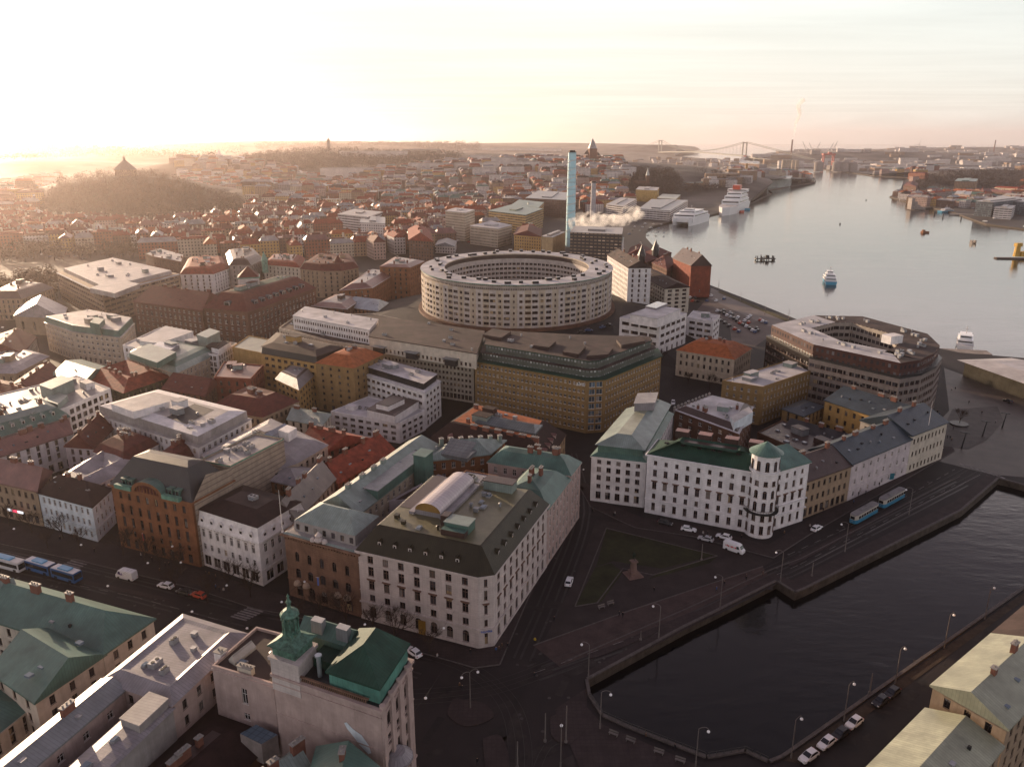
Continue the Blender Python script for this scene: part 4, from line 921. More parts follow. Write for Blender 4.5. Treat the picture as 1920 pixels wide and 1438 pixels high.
block('ivy_house', 'courtyard house with faded red roof and ivy covered walls', [(155, 706), (232, 737), (322, 706), (248, 676)], 11, mat('ivy wall', (.045, .05, .02), .9, noise=.5, ns=.6), R_RED, fl=2, rt=('ring', 13, 3.4), ch=7, fm=FRD, cor=.1)
block('teal_roof_house', 'house with pale teal roof and small skylights left of the ivy courtyard house', [(98, 702), (153, 720), (206, 690)], 12, P_TAN, R_GRN, fl=3, rt=('hip', 3, 0, 0), cl=0, fm=FRD)
block('low_red_house', 'low house with dark red roof left of the teal roofed house', [(20, 722), (68, 738), (118, 700)], 11, P_TAN, R_MAR, fl=2, rt=('hip', 3.6, 0, 0), ch=4, fm=FRD)
block('low_red_house', 'dark red roofed house at the left edge behind the mint penthouses', [(-50, 742), (25, 760), (62, 726)], 11, P_TAN, R_MAR, fl=2, rt=('hip', 3.6, 0, 0), ch=4, fm=FRD)
b = block('market_hall', 'lilac roofed hall with patchwork of pink and blue roof sheets at the left edge', [(-60, 700), (30, 700), (92, 668), (20, 645)], 9, P_TAN, R_LIL, fl=1, rt=('steps', [(3, 1.6), (6, 2.4)], [R_LIL, R_PNK, R_WHT]), cl=8, clk='c', fm=FRD)
block('gable_house', 'cream gabled house with dark red roof and bright skylights at the left edge', [(-30, 655), (42, 662), (68, 632)], 11, P_CREAM, R_MAR, fl=2, rt=('hip', 4, 0, 0), ch=2, cl=4, clk='c', fm=FRD)
b = block('green_office', 'tan and white office with pale green attic and flat white roof facing the market', [(83, 604), (136, 622), (226, 633), (252, 606), (170, 590)], 16, P_BEIGE, R_WHT, fl=4, rt=('steps', [(.4, 0.1), (.8, 3.2), (1.2, 3.3)], [R_GRN, R_MINT, R_WHT]), cor=0, sp=3.2, win=(1.6, 1.4))
addbox(b, 'roof_tower', [(168, 604), (186, 608), (196, 598)], 16, 6, R_GRN, R_GRN)
block('white_gable_hut', 'small white gabled house in front of the tan and white office', [(167, 646), (210, 650), (234, 632)], 9, P_WHITE, R_MINT, rows=[], gf=0, rt=('hip', 3.6, 0, 0), cor=0)
b = block('white_terraced_office', 'white terraced office with frosted roof in front of the brown brick department store', [(230, 648), (330, 668), (408, 642), (300, 615)], 16, P_WHITE, R_SNOW, fl=4, sp=3.4, win=(1.8, 1.8), rt=('flat', .4), cl=9, cor=0)
addbox(b, 'top_storey', [(262, 640), (300, 644), (362, 622), (310, 612)], 16, 3.3, P_WHITE, R_SNOW, over=.3)
b = block('mint_roof_house', 'office with curved mint green roof and glass rooflight beside the ivy courtyard house', [(238, 668), (330, 700), (405, 664), (310, 640)], 14, P_BEIGE, R_MINT, fl=3, rt=('steps', [(1.2, 2.2), (3.4, 3.6), (7, 4.)], [R_GRN, R_GRN, R_MINT]), cl=6, clk='cdb', cor=.1)
addbox(b, 'roof_storey', [(242, 662), (294, 680), (330, 660)], 17.8, 2.6, R_GRN, R_MINT); addbox(b, 'rooflight', [(282, 650), (320, 656), (336, 646)], 18.2, 1.5, R_LIL, mat('rooflight bars', (.45, .45, .47), .2, seam=1.5, line=.6))
b = block('glass_grid_office', 'dark glass grid office with mint stair tower next to the curved mint roof', [(366, 660), (408, 666), (444, 644)], 15.5, P_WHITE, R_FELT, fl=4, gf=3.4, sp=2.4, win=(1.9, 2.2), kind='b', fm=FRW, rt=('flat', .3), cor=0)
addbox(b, 'stair_tower', [(369, 628), (388, 634), (412, 622)], 12, 9.5, R_MINT, R_MINT, over=.2); addbox(b, 'top_storey', [(396, 652), (410, 655), (432, 641)], 15.5, 2.4, P_WHITE, R_FELT)
block('red_brick_house', 'red brown brick house with matching tiled roof left of the maroon hipped roof', [(304, 728), (384, 742), (410, 716)], 12, P_BRICKB, R_MAR, fl=3, rt=('hip', 4.5, 3, 0), fm=FRD)
block('red_brick_house', 'brick building with pale square rooflight between maroon roof and yellow office', [(402, 708), (470, 712), (494, 686), (420, 680)], 15, P_BRICKR, R_PNK, fl=3, rt=('flat', .5), cl=4, clk='cb', fm=FRD)
block('maroon_roof_house', 'hotel with big maroon hipped roof around a small courtyard', [(390, 765), (492, 782), (560, 752), (470, 728)], 11.5, P_TAN, R_MAR, fl=2, win=(1.4, 1.8), sp=2.6, rt=('steps', [(6.5, 4.6), (9.5, 4.2)], [R_MAR, R_PNK]), ch=6, fm=FRD)
b = block('yellow_office', 'yellow ochre office with long grey brown roof left of the orange roofed tower block', [(490, 662), (594, 681), (646, 662), (520, 634)], 20, P_YEL, R_FELT, fl=5, sp=3.8, win=(2.2, 1.3), kind='b', fm=FRD, rt=('steps', [(.1, .1), (.6, 2.8), (-.2, 2.9), (4.5, 4.2)], [R_BLK, R_FELT, R_FELT, R_FELT]), cl=6, cor=0)
block('yellow_wing', 'windowless yellow wing left of the yellow ochre office', [(436, 652), (490, 663), (519, 640)], 17.5, P_YEL, R_CRM, rows=[], gf=0, rt=('flat', .4), cor=0)
b = block('yellow_side_wing', 'lower yellow wing with purple attic and small skylights beside the orange roofed tower block', [(517, 710), (560, 730), (596, 696)], 14, P_YEL, R_LIL, fl=4, gf=3., sp=3.4, win=(2., 1.2), kind='b', fm=FRD, rt=('steps', [(2.2, 2.8), (3.4, 3.)], [R_BRN, R_LIL]), cl=3, clk='c', cor=0)
b = block('tower_block', 'ochre brick tower block with orange tiled roof beside the white office', [(592, 680), (663, 690), (718, 664)], 21, P_OCH, R_ORG, fl=6, gf=3.5, sp=4.2, win=(1.2, 1.2), fm=FRD, rt=('steps', [(5.5, 3.4), (7, 3.6)], [R_ORG, R_ORG]), ch=5, cor=.2, limit=40)
b = block('white_tower_office', 'white office slab with black recessed attic storey next to the ochre tower block', [(683, 702), (796, 737), (826, 715)], 15.2, P_WHITE, R_SNOW, fl=4, gf=3.2, sp=3.1, win=(2.1, 1.2), kind='b', fm=FRB, cor=0,
          rt=('steps', [(0, .4), (1.4, .45), (1.4, 3.2), (.9, 3.3)], [P_WHITE, R_BLK, R_BLK, R_SNOW, R_SNOW]), cl=5)
b = block('white_low_office', 'low white office with flat roof and raised block in front of the white slab', [(620, 772), (749, 794), (797, 770), (690, 744)], 8.2, P_WHITE, R_SNOW, fl=2, gf=2.6, sp=3.4, win=(2.3, 1.1), kind='b', fm=FRB, rt=('flat', .3), cl=3, cor=0, z0=0)
addbox(b, 'roof_block', [(688, 768), (740, 780), (785, 752)], 8.2, 3.2, P_WHITE, R_BRN, over=.2); addbox(b, 'roof_block', [(705, 757), (728, 762), (758, 748)], 11.4, 2.2, P_WHITE, R_BRN, over=.2)
block('green_gable_house', 'yellow house with pale green sheet roof left of the low white office', [(539, 786), (602, 798), (620, 776)], 9.5, P_CREAM, R_MINT, fl=2, rt=('hip', 2.4, 0, 4), fm=FRD, ch=2)
b = block('zinc_roof_complex', 'long building with lilac zinc roof and ridge skylight behind the striped wall', [(380, 852), (440, 905), (556, 868), (614, 834), (508, 785)], 15, P_BEIGE, R_LIL, fl=3, sp=2.6, rt=('steps', [(3.2, 2.), (8, 3.4)], [R_LIL, R_WHT]), cl=8, cor=.2, fm=FRD)
mb = MB(); S = quad([(440, 838), (462, 850), (552, 800)], 20); 
c0, c1 = (S[0]+S[1])/2, (S[2]+S[3])/2; r0, r1 = roof_hip(inset(S, 0), 18.6, 2.4, mb, 2, 2, 0, 0, False); b.part(mb, 'ridge_skylight', mat('skylight bars', (.25, .27, .32), .2, seam=1.2, rows=2.5, line=.8))
addbox(b, 'lift_house', [(522, 806), (540, 812), (556, 802)], 18.4, 3, P_WHITE, P_WHITE)
block('court_house', 'low lilac roofed house with white dormers behind the ornate white corner house', [(488, 895), (560, 912), (590, 880), (520, 866)], 13, P_BRICKO, R_LIL, fl=3, rt=('hip', 2), fm=FRD, cor=.1)
block('gabled_grey_house', 'house with steep grey brown sheet roof in the lane beside the brown palazzo', [(502, 968), (556, 975), (628, 898), (585, 880)], 13.5, P_PINK, sm('grey brown sheet roof', (.19, .155, .14)), fl=3, rt=('hip', 5, 1, 1), ch=4, fm=FRB)
block('red_sheet_roof_house', 'house with bright red sheet roof beside the long green roofed wing', [(590, 880), (634, 906), (739, 843), (690, 826)], 12.5, P_BRICKR, R_RED, fl=3, rt=('hip', 4.5, 1, 1), cl=0, ch=4, fm=FRD)
block('red_sheet_roof_house', 'house with tangled red roofs between the zinc roofs and the low white office', [(560, 832), (610, 846), (694, 822), (600, 800)], 12, P_BRICKR, R_RED, fl=3, rt=('hip', 3.5, 1, 1), ch=5, fm=FRD)
b = block('courthouse', 'wide house with chocolate brown mansard roof, arched dormers and a long glass rooflight', [(800, 826), (1022, 878), (1060, 814), (884, 770)], 10.5, P_TAN, R_DTL, fl=2, gf=3.6, sp=3, rt=('steps', [(6.4, 6.), (7.4, 6.2)], [R_DTL, R_ORG]), dorm=(4.2, R_PNK, P_PINK, dict(at=.25, arch=True)), ch=2, fm=FRD, cor=.3)
mb = MB(); S = quad([(890, 790), (1003, 812), (1018, 795)], 17.5); roof_hip(S, 17.2, 1.5, mb, 2, 2, 0, 0, False); mb.prism(S, 16.5, 17.2); b.part(mb, 'glass_rooflight', mat('rooflight panes', (.12, .14, .15), .15, seam=.9, rows=1.2, line=.8))
for k in range(6): chimney(b, S[0].lerp(S[1], k/5)+Vector((0, -3.2)), 16.4, (2.4, 1), .9, CH)

# ---- the long pale office and the big ochre office
def roofpad(b, px, z, h, m, nm='roof_hatch'): return addbox(b, nm, px, z, h, R_BRN, m, over=.05)
b = block('pale_office', 'long pale office with stepped terraces in front of the round building', [(523, 616), (622, 641), (888, 677), (922, 632), (700, 590), (560, 590)], 19.3, P_CREAM, R_FELT, fl=6, gf=3.4, sp=1.9, win=(1.1, 1.2), kind='r', fm=FRB, rt=('flat', .5), cor=.15, limit=100)
b2 = Bld('office_slab', 'white upper slab with frosted roof on the left end of the long pale office', 'office building', quad([(549, 593), (692, 620), (709, 600)], 26), 19.4, 26)
for i in range(4):
    a, c = b2.P[i], b2.P[(i+1) % 4]; b2.facade(a, c, 19.4, 26, [(.8, 1.4, 1.0, 'r'), (4., 1.4, 1., 'r')] if b2.seen(a, c) else [], 1.7, .8, FRB)
rm = MB(); rm.prism(inset(b2.P, -.2), 26, 26.4); b2.part(rm, 'roof', R_SNOW); clutter(b2, b2.P, 26.4, 7, 'adb'); b2.finish([P_WHITE], 70)
b2 = Bld('office_slab', 'long brown roofed upper slab with small blue canopies on the pale office', 'office building', quad([(692, 632), (893, 664), (908, 622)], 26), 19.4, 26)
for i in range(4):
    a, c = b2.P[i], b2.P[(i+1) % 4]; b2.facade(a, c, 19.4, 26, [(.8, 1.5, 1.1, 'r')] if b2.seen(a, c) else [], 2.2, 2, FRB)
rm = MB(); rm.prism(inset(b2.P, -.3), 26, 26.4); b2.part(rm, 'roof', R_FELT); clutter(b2, b2.P, 26.4, 7, 'adb')
for t in (.1, .42, .78): q = b2.P[0].lerp(b2.P[1], t) if b2.seen(b2.P[0], b2.P[1]) else b2.P[3].lerp(b2.P[0], t); dq = Vector(b2.d); mb = MB(); mb.box((q.x, q.y-1.5, 22.5), (7, 3, .3), math.atan2(dq.y, dq.x), z0=1); mb.box((q.x, q.y-1.2, 19.6), (5.5, 2, 2.8), math.atan2(dq.y, dq.x), m=1, z0=1); b2.part(mb, 'roof_pavilion', [R_BLU if t == 2 else R_GRY, SHOP])
b2.finish([P_CREAM], 40)
PB = [(890, 677), (1101, 714), (1134, 712), (1240, 668), (1232, 655), (1070, 650), (905, 640)]
GRNP = pl('green grey panel', (.13, .15, .12))
b = Bld('ochre_office', 'huge ochre office with many window rows, stepped green grey attic floors and glazed corner', 'office building', ccw([W(x, y, 21.7).xy for x, y in PB]), 0, 21.7)
P_ = b.P
for i in range(len(P_)):
    a, c = P_[i], P_[(i+1) % len(P_)]; L_ = (c-a).length
    r_ = [(1+k*2.95+.6, 1.25, 1.05, 'r') for k in range(7)]
    if L_ < 12: r_ = [(1+k*2.95+.2, 2.1, 2.4, 'b', 2.8) for k in range(7)]
    b.facade(a, c, 0, 21.7, r_ if b.seen(a, c) else [], 2.0, .6, FRW, 0, GLB if L_ < 12 else None)
rm = MB(); t1 = inset(P_, 3.); t2 = inset(P_, 4.5)
rm.prism(inset(P_, -.5), 21.7, 22.1, 0, 0, bot=True); rm.prism(t1, 22.1, 24.9, 1, 0); rm.prism(inset(t1, -.6), 24.9, 25.2, 2, 2, bot=True); rm.prism(t2, 25.2, 28.0, 1, 2); rm.prism(inset(t2, -.5), 28.0, 28.4, 0, 2, bot=True)
b.part(rm, 'attic_storeys', [R_GRND, mat('attic glazing', (.085, .095, .08), .6, win=(1.5, 2.9, .55, .45, .0, (.15, .16, .16)), bump=0), R_FELT])
for px in ([(905, 628), (940, 634), (958, 622)], [(1000, 648), (1030, 652), (1042, 640)], [(1055, 660), (1085, 665), (1098, 650)], [(1100, 668), (1140, 665), (1150, 652)], [(1165, 648), (1210, 640), (1200, 630)]): roofpad(b, px, 28.4, 1.1, R_FELT)
clutter(b, inset(t2, 2), 28.4, 8, 'bad')
text(b.root, 'almi', P3(W(1087, 720, 20.2).xy+Vector((.3, -1.2)), 19.9), (.985, -.17, 0), 2.2, SGW); b.finish([P_OCH], 100)

# ---- the round building
RX, RY, RW_, RZ0, RZ1 = 58.5, 68., 14.0, 11.5, 37.0
c = W(969, 535, RZ1).xy; RCc = Vector((W(969, 505, RZ1).x, c.y+RY))
b = Bld('round_building', 'huge ring shaped apartment building with open courtyard and frosted flat roof', 'apartment building', [RCc+Vector((RX*math.cos(a), RY*math.sin(a))) for a in np.linspace(0, 2*math.pi, 60, endpoint=False)], RZ0, RZ1)
NS = 96
OU = [RCc+Vector((RX*math.cos(2*math.pi*i/NS), RY*math.sin(2*math.pi*i/NS))) for i in range(NS)]
IN = [RCc+Vector(((RX-RW_)*math.cos(2*math.pi*i/NS), (RY-RW_)*math.sin(2*math.pi*i/NS))) for i in range(NS)]
for i in range(NS):
    a, c = OU[i], OU[(i+1) % NS]; mod = i % 6
    rr = [(3.2+k*3.15, 1.6, (1.7 if mod in (0, 3) else 3.4), 'b', 4.2) for k in range(6)]
    if mod == 5: rr = [(3.2+k*3.15, 1.4, 1.0, 'r', 4.2) for k in range(6)]
    b.facade(a, c, RZ0, RZ1-3.0, rr if b.seen(a, c) else [], 4.2, .2, FRB, 0 if mod % 2 else 1, None, .3)
    a, c = IN[(i+1) % NS], IN[i]
    if b.seen(a, c): b.facade(a, c, RZ0, RZ1-3.2, [(2.4+k*3.1, 1.5, 2.6, 'b', 3.2) for k in range(6)], 3.2, .15, FRB, 1)
    else: b.facade(a, c, RZ0, RZ1-3.2, [])
b.part(b.wall, 'wall', [P_BEIGE, pl('pale balcony render', (.46, .41, .38))]); b.wall = MB()
def ring(mb, o0, o1, z0, z1, m):            # vertical or sloping band between two offset ellipses
    for i in range(NS):
        A_, B__ = 2*math.pi*i/NS, 2*math.pi*(i+1)/NS
        f = lambda t, o, zz: (RCc.x+(RX+o)*math.cos(t), RCc.y+(RY+o)*math.sin(t), zz)
        mb.face([f(A_, o0, z0), f(B__, o0, z0), f(B__, o1, z1), f(A_, o1, z1)], m)
rm = MB(); GLZ = mat('top floor glazing', (.34, .30, .27), .6, win=(1.25, 3., .62, .62, 0, (.07, .055, .05)), bump=0)
ring(rm, 0, -1.0, RZ1-3, RZ1-2.95, 1); ring(rm, -1., -1., RZ1-2.95, RZ1-.35, 3); ring(rm, -1., .3, RZ1-.35, RZ1-.3, 1); ring(rm, .3, .3, RZ1-.3, RZ1+.1, 2); ring(rm, .3, -RW_-.3, RZ1+.1, RZ1+.15, 0)
ring(rm, -RW_-.3, -RW_-.3, RZ1+.15, RZ1-.6, 1); ring(rm, -RW_-.3, -RW_+.1, RZ1-.6, RZ1-.61, 1); ring(rm, -RW_+.3, -RW_+.3, RZ1-.6, RZ1-3.2, 4); ring(rm, -RW_+.3, -RW_, RZ1-3.2, RZ1-3.2, 1)
b.part(rm, 'roof', [R_SNOW, P_BEIGE, COPT, GLZ, R_BRN])
for k in range(46):
    t = 2*math.pi*k/46+random.uniform(-.04, .04); o = random.choice((-3.5, -6, -9, -11)); p = RCc+Vector(((RX+o)*math.cos(t), (RY+o)*math.sin(t))); mb = MB()
    s = random.choice((1, 1, 1.6)); mb.box((p.x, p.y, RZ1+.1), (2.2*s, 1.6, 1.3), t+math.pi/2, z0=1); mb.box((p.x, p.y, RZ1+1.4), (2.5*s, 1.9, .15), t+math.pi/2, m=1, z0=1); b.part(mb, 'roof_vent', [DK, HV])
mb = MB(); ring(mb, 2.5, 2.2, 5, RZ0+1.9, 0); ring(mb, 2.2, 0, RZ0+1.9, RZ0+2., 0); b.part(mb, 'base', P_BRICKB); b.finish([P_BEIGE], 90)
TREES = []
for k in range(7): TREES.append((RCc.x+random.uniform(-25, 25), RCc.y+random.uniform(-20, 25), TH(*RCc)))

# ============================================================ right side: the white round-tower house and its block
zz = 19.5
X0, X1, X2 = W(1214, 851, zz).xy, W(1436, 888, zz).xy, W(1518, 865, zz).xy; ex = (X1-X0).normalized(); nx = Vector((-ex.y, ex.x)); ey = (X2-X1).normalized()
rX = [(1.3, 2.5, 1.15, 'r', 3.15), (5.2, 1.7, 1.05, 'r', 3.15), (8.4, 2.5, 1.3, 'h', 3.15), (12.6, 2.2, 1.2, 'c', 3.15), (16.3, 1.4, 1.0, 'r', 3.15)]
b = block('tower_house', 'large white house with green copper roof and round corner tower by the canal road', None, zz, P_RUST, R_GRND, poly=ccw([X0, X1, X1+nx*13, X0+nx*13]), rows=rX, fm=FRB, cor=.55, gf=4.8,
          rt=('steps', [(8.5, 4.0), (9.5, 3.6)], [R_GRND, R_BRN]), fin=False, limit=90)
for u in (4.5, 9.5, 14.5, 18.6, 20.6, 26): q = X0+ex*u+nx*(5 if u < 27 else 4); mb = MB(); s_ = 4.0/8.9; mb.box((q.x, q.y, zz+5*s_+.15), (1.2, 1.0, .35), math.atan2(ex.y, ex.x), z0=1); b.part(mb, 'skylight', [DK])
for u in (6, 13, 21, 28): addbox(b, 'roof_shed', None, zz+3.2, 2.2, R_BRN, R_PNK, poly=ccw([X0+ex*u+nx*9, X0+ex*(u+4)+nx*9, X0+ex*(u+4)+nx*12, X0+ex*u+nx*12]))
# right wing
wl = (X2-X1).length; n2 = Vector((-ey.y, ey.x))
wing = ccw([X1+ey*.1, X2, X2+n2*13, X1+n2*13])
b.root['label'] = b.root['label']
for i in range(4):
    a, c = wing[i], wing[(i+1) % 4]; b.facade(a, c, 0, zz, rX if b.seen(a, c) and i in (0, 1) else [], 3.15, 1., FRB)
O = inset(wing, -.45)
for z_, h_ in ((zz-.45, .4), (4.65, .2), (7.7, .15)): b.trim.prism(O, z_, z_+h_); b.trim.face([P3(p, z_) for p in reversed(O)])
rm = MB(); roof_hip(wing, zz+.02, 4., rm, 3, 3, .5); b.part(rm, 'roof', R_GRN)
tcx = (X1+nx*1.6+ex*-.6); tw = MB(); R_T = 3.9
NT = 20
for i in range(NT):
    a = [tcx+Vector((R_T*math.cos(2*math.pi*j/NT), R_T*math.sin(2*math.pi*j/NT))) for j in (i, i+1)]
    if b.seen(*a) and i % 2 == 0: b.facade(a[0], a[1], 0, 25.6, [], 3, 0)
    else: b.facade(a[0], a[1], 0, 25.6, [], 3, 0)
for j in range(NT):
    a = 2*math.pi*(j+.5)/NT
    if j % 2 == 0 and math.sin(a) < .35:
        for zs, h_, k_ in ((1.3, 2.6, 'r'), (5.4, 1.9, 'r'), (8.6, 2.8, 'a'), (12.6, 2.4, 'a'), (16.4, 1.5, 'r'), (21., 2.9, 'a')):
            q = tcx+Vector((R_T*math.cos(a), R_T*math.sin(a)))*1.012; b.wins.append(((q.x, q.y, zs), a+math.pi/2, 1.05, h_, k_, FRB, None))
b.trim.cyl((tcx.x, tcx.y, 20.), R_T+.35, .35, 24); b.trim.cyl((tcx.x, tcx.y, 25.2), R_T+.45, .5, 24); b.trim.cyl((tcx.x, tcx.y, 0), R_T+.15, 1.1, 24)
mb = MB(); mb.cyl((tcx.x, tcx.y, 25.7), R_T+.9, 3.1, 24, r2=0.001, top=False); mb.cyl((tcx.x, tcx.y, 25.55), R_T+.9, .15, 24); b.part(mb, 'tower_roof', R_GRN)
mb = MB(); mb.cyl((tcx.x, tcx.y, 7.6), R_T+1.1, .25, 24); 
for j in range(40):
    a = 2*math.pi*j/40; mb.box((tcx.x+(R_T+1)*math.cos(a), tcx.y+(R_T+1)*math.sin(a), 7.8), (.07, .07, 1), a, z0=1)
mb.lathe((tcx.x, tcx.y, 8.8), [(R_T+1.05, 0), (R_T+1.05, .08), (R_T+.95, .08)], 24); b.part(mb, 'balcony', mat('black iron', (.02, .02, .02), .5))
b.finish([P_RUST], 100, P_RUST)
# left part with slatted attic
zl = 15.6
PL = ccw([W(x, y, zl).xy for x, y in ((1109, 854), (1212, 866), (1262, 775), (1236, 764), (1170, 782))])
b = block('slatted_attic_office', 'white office with slatted attic storey and mint roof left of the tower house', None, zl, P_WHITE, R_GRN, poly=PL, rows=[(1.2, 2.4, 1.6, 'r', 2.9), (4.8, 1.4, 1.3, 'r', 2.9), (7.6, 1.7, 1.4, 'r', 2.9), (10.4, 1.7, 1.4, 'r', 2.9), (13.2, 1.3, 1.3, 'r', 2.9)],
          fm=FRB, cor=.3, gf=0, rt=('steps', [(1.5, .9), (1.55, 3.4), (.7, 3.45), (6.2, 6.0)], [R_GRN, mat('attic slats', (.45, .43, .42), .6, win=(.8, 3., .55, .7, 0, (.06, .05, .05)), bump=0), R_MINT, R_MINT, R_CRM]), fin=False)
q = b.c; clutter(b, inset(PL, 5), zl+6, 8, 'aabd')
addbox(b, 'roof_storey', None, zl+5.8, 2.8, R_LIL, R_WHT, poly=ccw([q+Vector((-2, 2)), q+Vector((5, 3)), q+Vector((8, 14)), q+Vector((1, 13))]), over=.3)
b.finish([P_WHITE], 70, P_WHITE)
# tan house, white house, end house along the canal road
YA, YB, YC, YD = W(1507, 904, 12.6).xy, W(1597, 872, 12.6).xy, W(1709, 824, 12.8).xy, W(1777, 790, 14.5).xy
def rowh(name, label, a, c, z, wall, roof, dep, h=4, **k):
    d = (c-a).normalized(); nn_ = Vector((-d.y, d.x)); return block(name, label, None, z, wall, roof, poly=ccw([a, c-d*.06, c-d*.06+nn_*dep, a+nn_*dep]), rt=('hip', h, 0, 0), **k)
rowh('tan_house', 'tan stone house with dark sheet roof, right of the round tower house', YA, YB, 12.6, P_TAN, R_BRN, 14, 4.6, fl=2, gf=4, sp=2.6, fm=FRD, ch=2, cl=0)
b = rowh('long_white_house', 'long plain white house with slate blue roof facing the canal trams', YB, YC, 13., P_LILAC, R_BLU, 15, 4.6, fl=2, gf=3.8, sp=4.2, win=(1.1, 1.7), gwin=(1.1, 1.7, 'c', 4.2), fm=FRW, ch=4)
b = rowh('end_house', 'cream end house of the canal row with slate blue roof and flagpole', YC, YD, 14.3, P_CREAM, R_BLU, 19, 4.6, fl=2, gf=4.4, sp=2.3, win=(1.0, 1.8), gwin=(1., 1.8, 'c', 2.3), fm=FRD, ch=2)
q = W(1742, 792, 17); mb = MB(); mb.tube((q.x, q.y, 16), (q.x, q.y, 25), .1, 6, r2=.04); tag(mb.build('flagpole', FRW, org=(q.x, q.y, 16)), 'white flagpole on the slate blue roof of the end house', 'flagpole')
b = block('yellow_court_house', 'yellow courtyard building with slate blue roof behind the canal row', [(1547, 750), (1664, 788), (1733, 768)], 12.8, P_YEL, R_BLU, fl=2, gf=4, sp=3.2, fm=FRD, rt=('hip', 4, 0, 0), ch=3, poly=None)
block('blue_hip_pavilion', 'small ochre building with flat blue hipped roof beside the yellow courtyard building', [(1467, 766), (1506, 780), (1546, 762)], 9, P_OCH, R_BLU, fl=2, sp=3, rt=('hip', 1.5), fm=FRD)
block('black_roof_house', 'long low building with black sheet roof in the courtyard behind the tower house', [(1470, 806), (1590, 840), (1612, 822)], 8.5, P_TAN, R_BLK, fl=1, rt=('hip', 3, 0, 0), fm=FRD, ch=3)
block('skylight_workshop', 'low workshop with strips of bright skylights behind the green copper roof', [(1420, 812), (1555, 870), (1600, 842)], 9, P_BRICKB, R_BRN, fl=1, rt=('flat', .4), cl=10, clk='c', fm=FRD, cor=0)
b = block('snowy_roof_house', 'brown brick house with frosted roof, balconies and a white gable', [(1265, 768), (1385, 812), (1412, 762), (1330, 742)], 15.5, P_BRICKB, R_SNOW, fl=4, gf=3.6, sp=4.4, win=(1.6, 1.4), fm=FRW, rt=('steps', [(.4, .1), (3, 1.6)], [R_BRN, R_SNOW]), cl=4, ch=4, cor=.1)
addbox(b, 'white_gable', [(1377, 792), (1412, 772), (1404, 762)], 14.5, 4.2, P_BLUE, R_LIL)
for k in range(11): chimney(b, b.P[0].lerp(b.P[3], .02+.09*k)+Vector((.8, 0)) if not b.seen(b.P[0], b.P[3]) else b.P[0].lerp(b.P[3], .1*k), 15.8, (.8, .6), .6, P_CONC)
block('ochre_flat_office', 'ochre office with frosted flat roof in front of the big dark office block', [(1354, 715), (1430, 727), (1538, 690), (1480, 676)], 16, P_OCH, R_SNOW, z0=0, fl=5, gf=0, sp=2.5, win=(.9, 1.5), kind='r', fm=FRW, rt=('flat', .4), cor=0, cl=5)
# big office block by the river
PV = ccw([W(x, y, 21.5).xy for x, y in ((1437, 632), (1517, 672), (1687, 711), (1728, 704), (1755, 690), (1766, 674), (1742, 650), (1616, 614), (1520, 612))])
b = Bld('river_office', 'big dark office block with pale bands, brown upper storeys and frosted roof by the river', 'office building', PV, 0, 21.5)
n = len(PV); IV = inset(PV, 16)
for i in range(n):
    a, c = PV[i], PV[(i+1) % n]
    dk_ = b.seen(a, c) and (a+c).x/2 < W(1480, 650, 21).x+4
    b.facade(a, c, 0, 21.5, [(1.2+k*3.35, 1.75, 2.3, 'b', 2.5) for k in range(6)] if b.seen(a, c) else [], 2.5, .3, FRB, 1 if dk_ else 0)
b.part(b.wall, 'wall', [pl('grey concrete bands', (.20, .165, .15)), mat('black cladding', (.018, .014, .014), .85, noise=.2, spec=.05, rows=3.3, line=.5)]); b.wall = MB()
rm = MB(); B1 = inset(PV, 1.6); B2_ = inset(PV, 16.5); h1, h2 = 21.55, 27.5
for i in range(n):
    j = (i+1) % n
    rm.face([P3(PV[i], 21.5), P3(PV[j], 21.5), P3(PV[j], 22.3), P3(PV[i], 22.3)], 1); rm.face([P3(PV[i], 22.3), P3(PV[j], 22.3), P3(B1[j], 22.3), P3(B1[i], 22.3)], 1)
    rm.face([P3(B1[i], 22.3), P3(B1[j], 22.3), P3(B1[j], h2), P3(B1[i], h2)], 2); rm.face([P3(B1[i], h2), P3(B1[j], h2), P3(B2_[j], h2), P3(B2_[i], h2)], 4 if (PV[i]+PV[j]).x/2 > W(1630, 645, 27).x and (PV[i]+PV[j]).y/2 > W(1600, 690, 27).y else 0)
    rm.face([P3(B2_[j], h2-10), P3(B2_[i], h2-10), P3(B2_[i], h2), P3(B2_[j], h2)], 3)
rm.face([P3(p, h2-10) for p in B2_], 0)
b.part(rm, 'roof_storeys', [R_SNOW, R_BLK, mat('brown cladding', (.060, .022, .018), .6, win=(2.4, 3.0, .45, .5, 0, (.03, .03, .035)), bump=.1), mat('court facade', (.30, .26, .22), .7, win=(2.5, 3.3, .8, .5, 0, (.02, .015, .015)), bump=0), R_FELT])
for i in range(n):
    for _ in range(5):
        p = inset(PV, random.uniform(5, 15))[i].lerp(inset(PV, 8)[(i+1) % n], random.uniform(.1, .9)); vent(b, p, h2+.05, random.choice('abd'))
q = W(1672, 640, 28); mb = MB(); mb.box((q.x, q.y, 27.4), (7, 5, 3.5), .4, z0=1); b.part(mb, 'lift_house', P_WHITE); b.finish([P_CONC], 100)
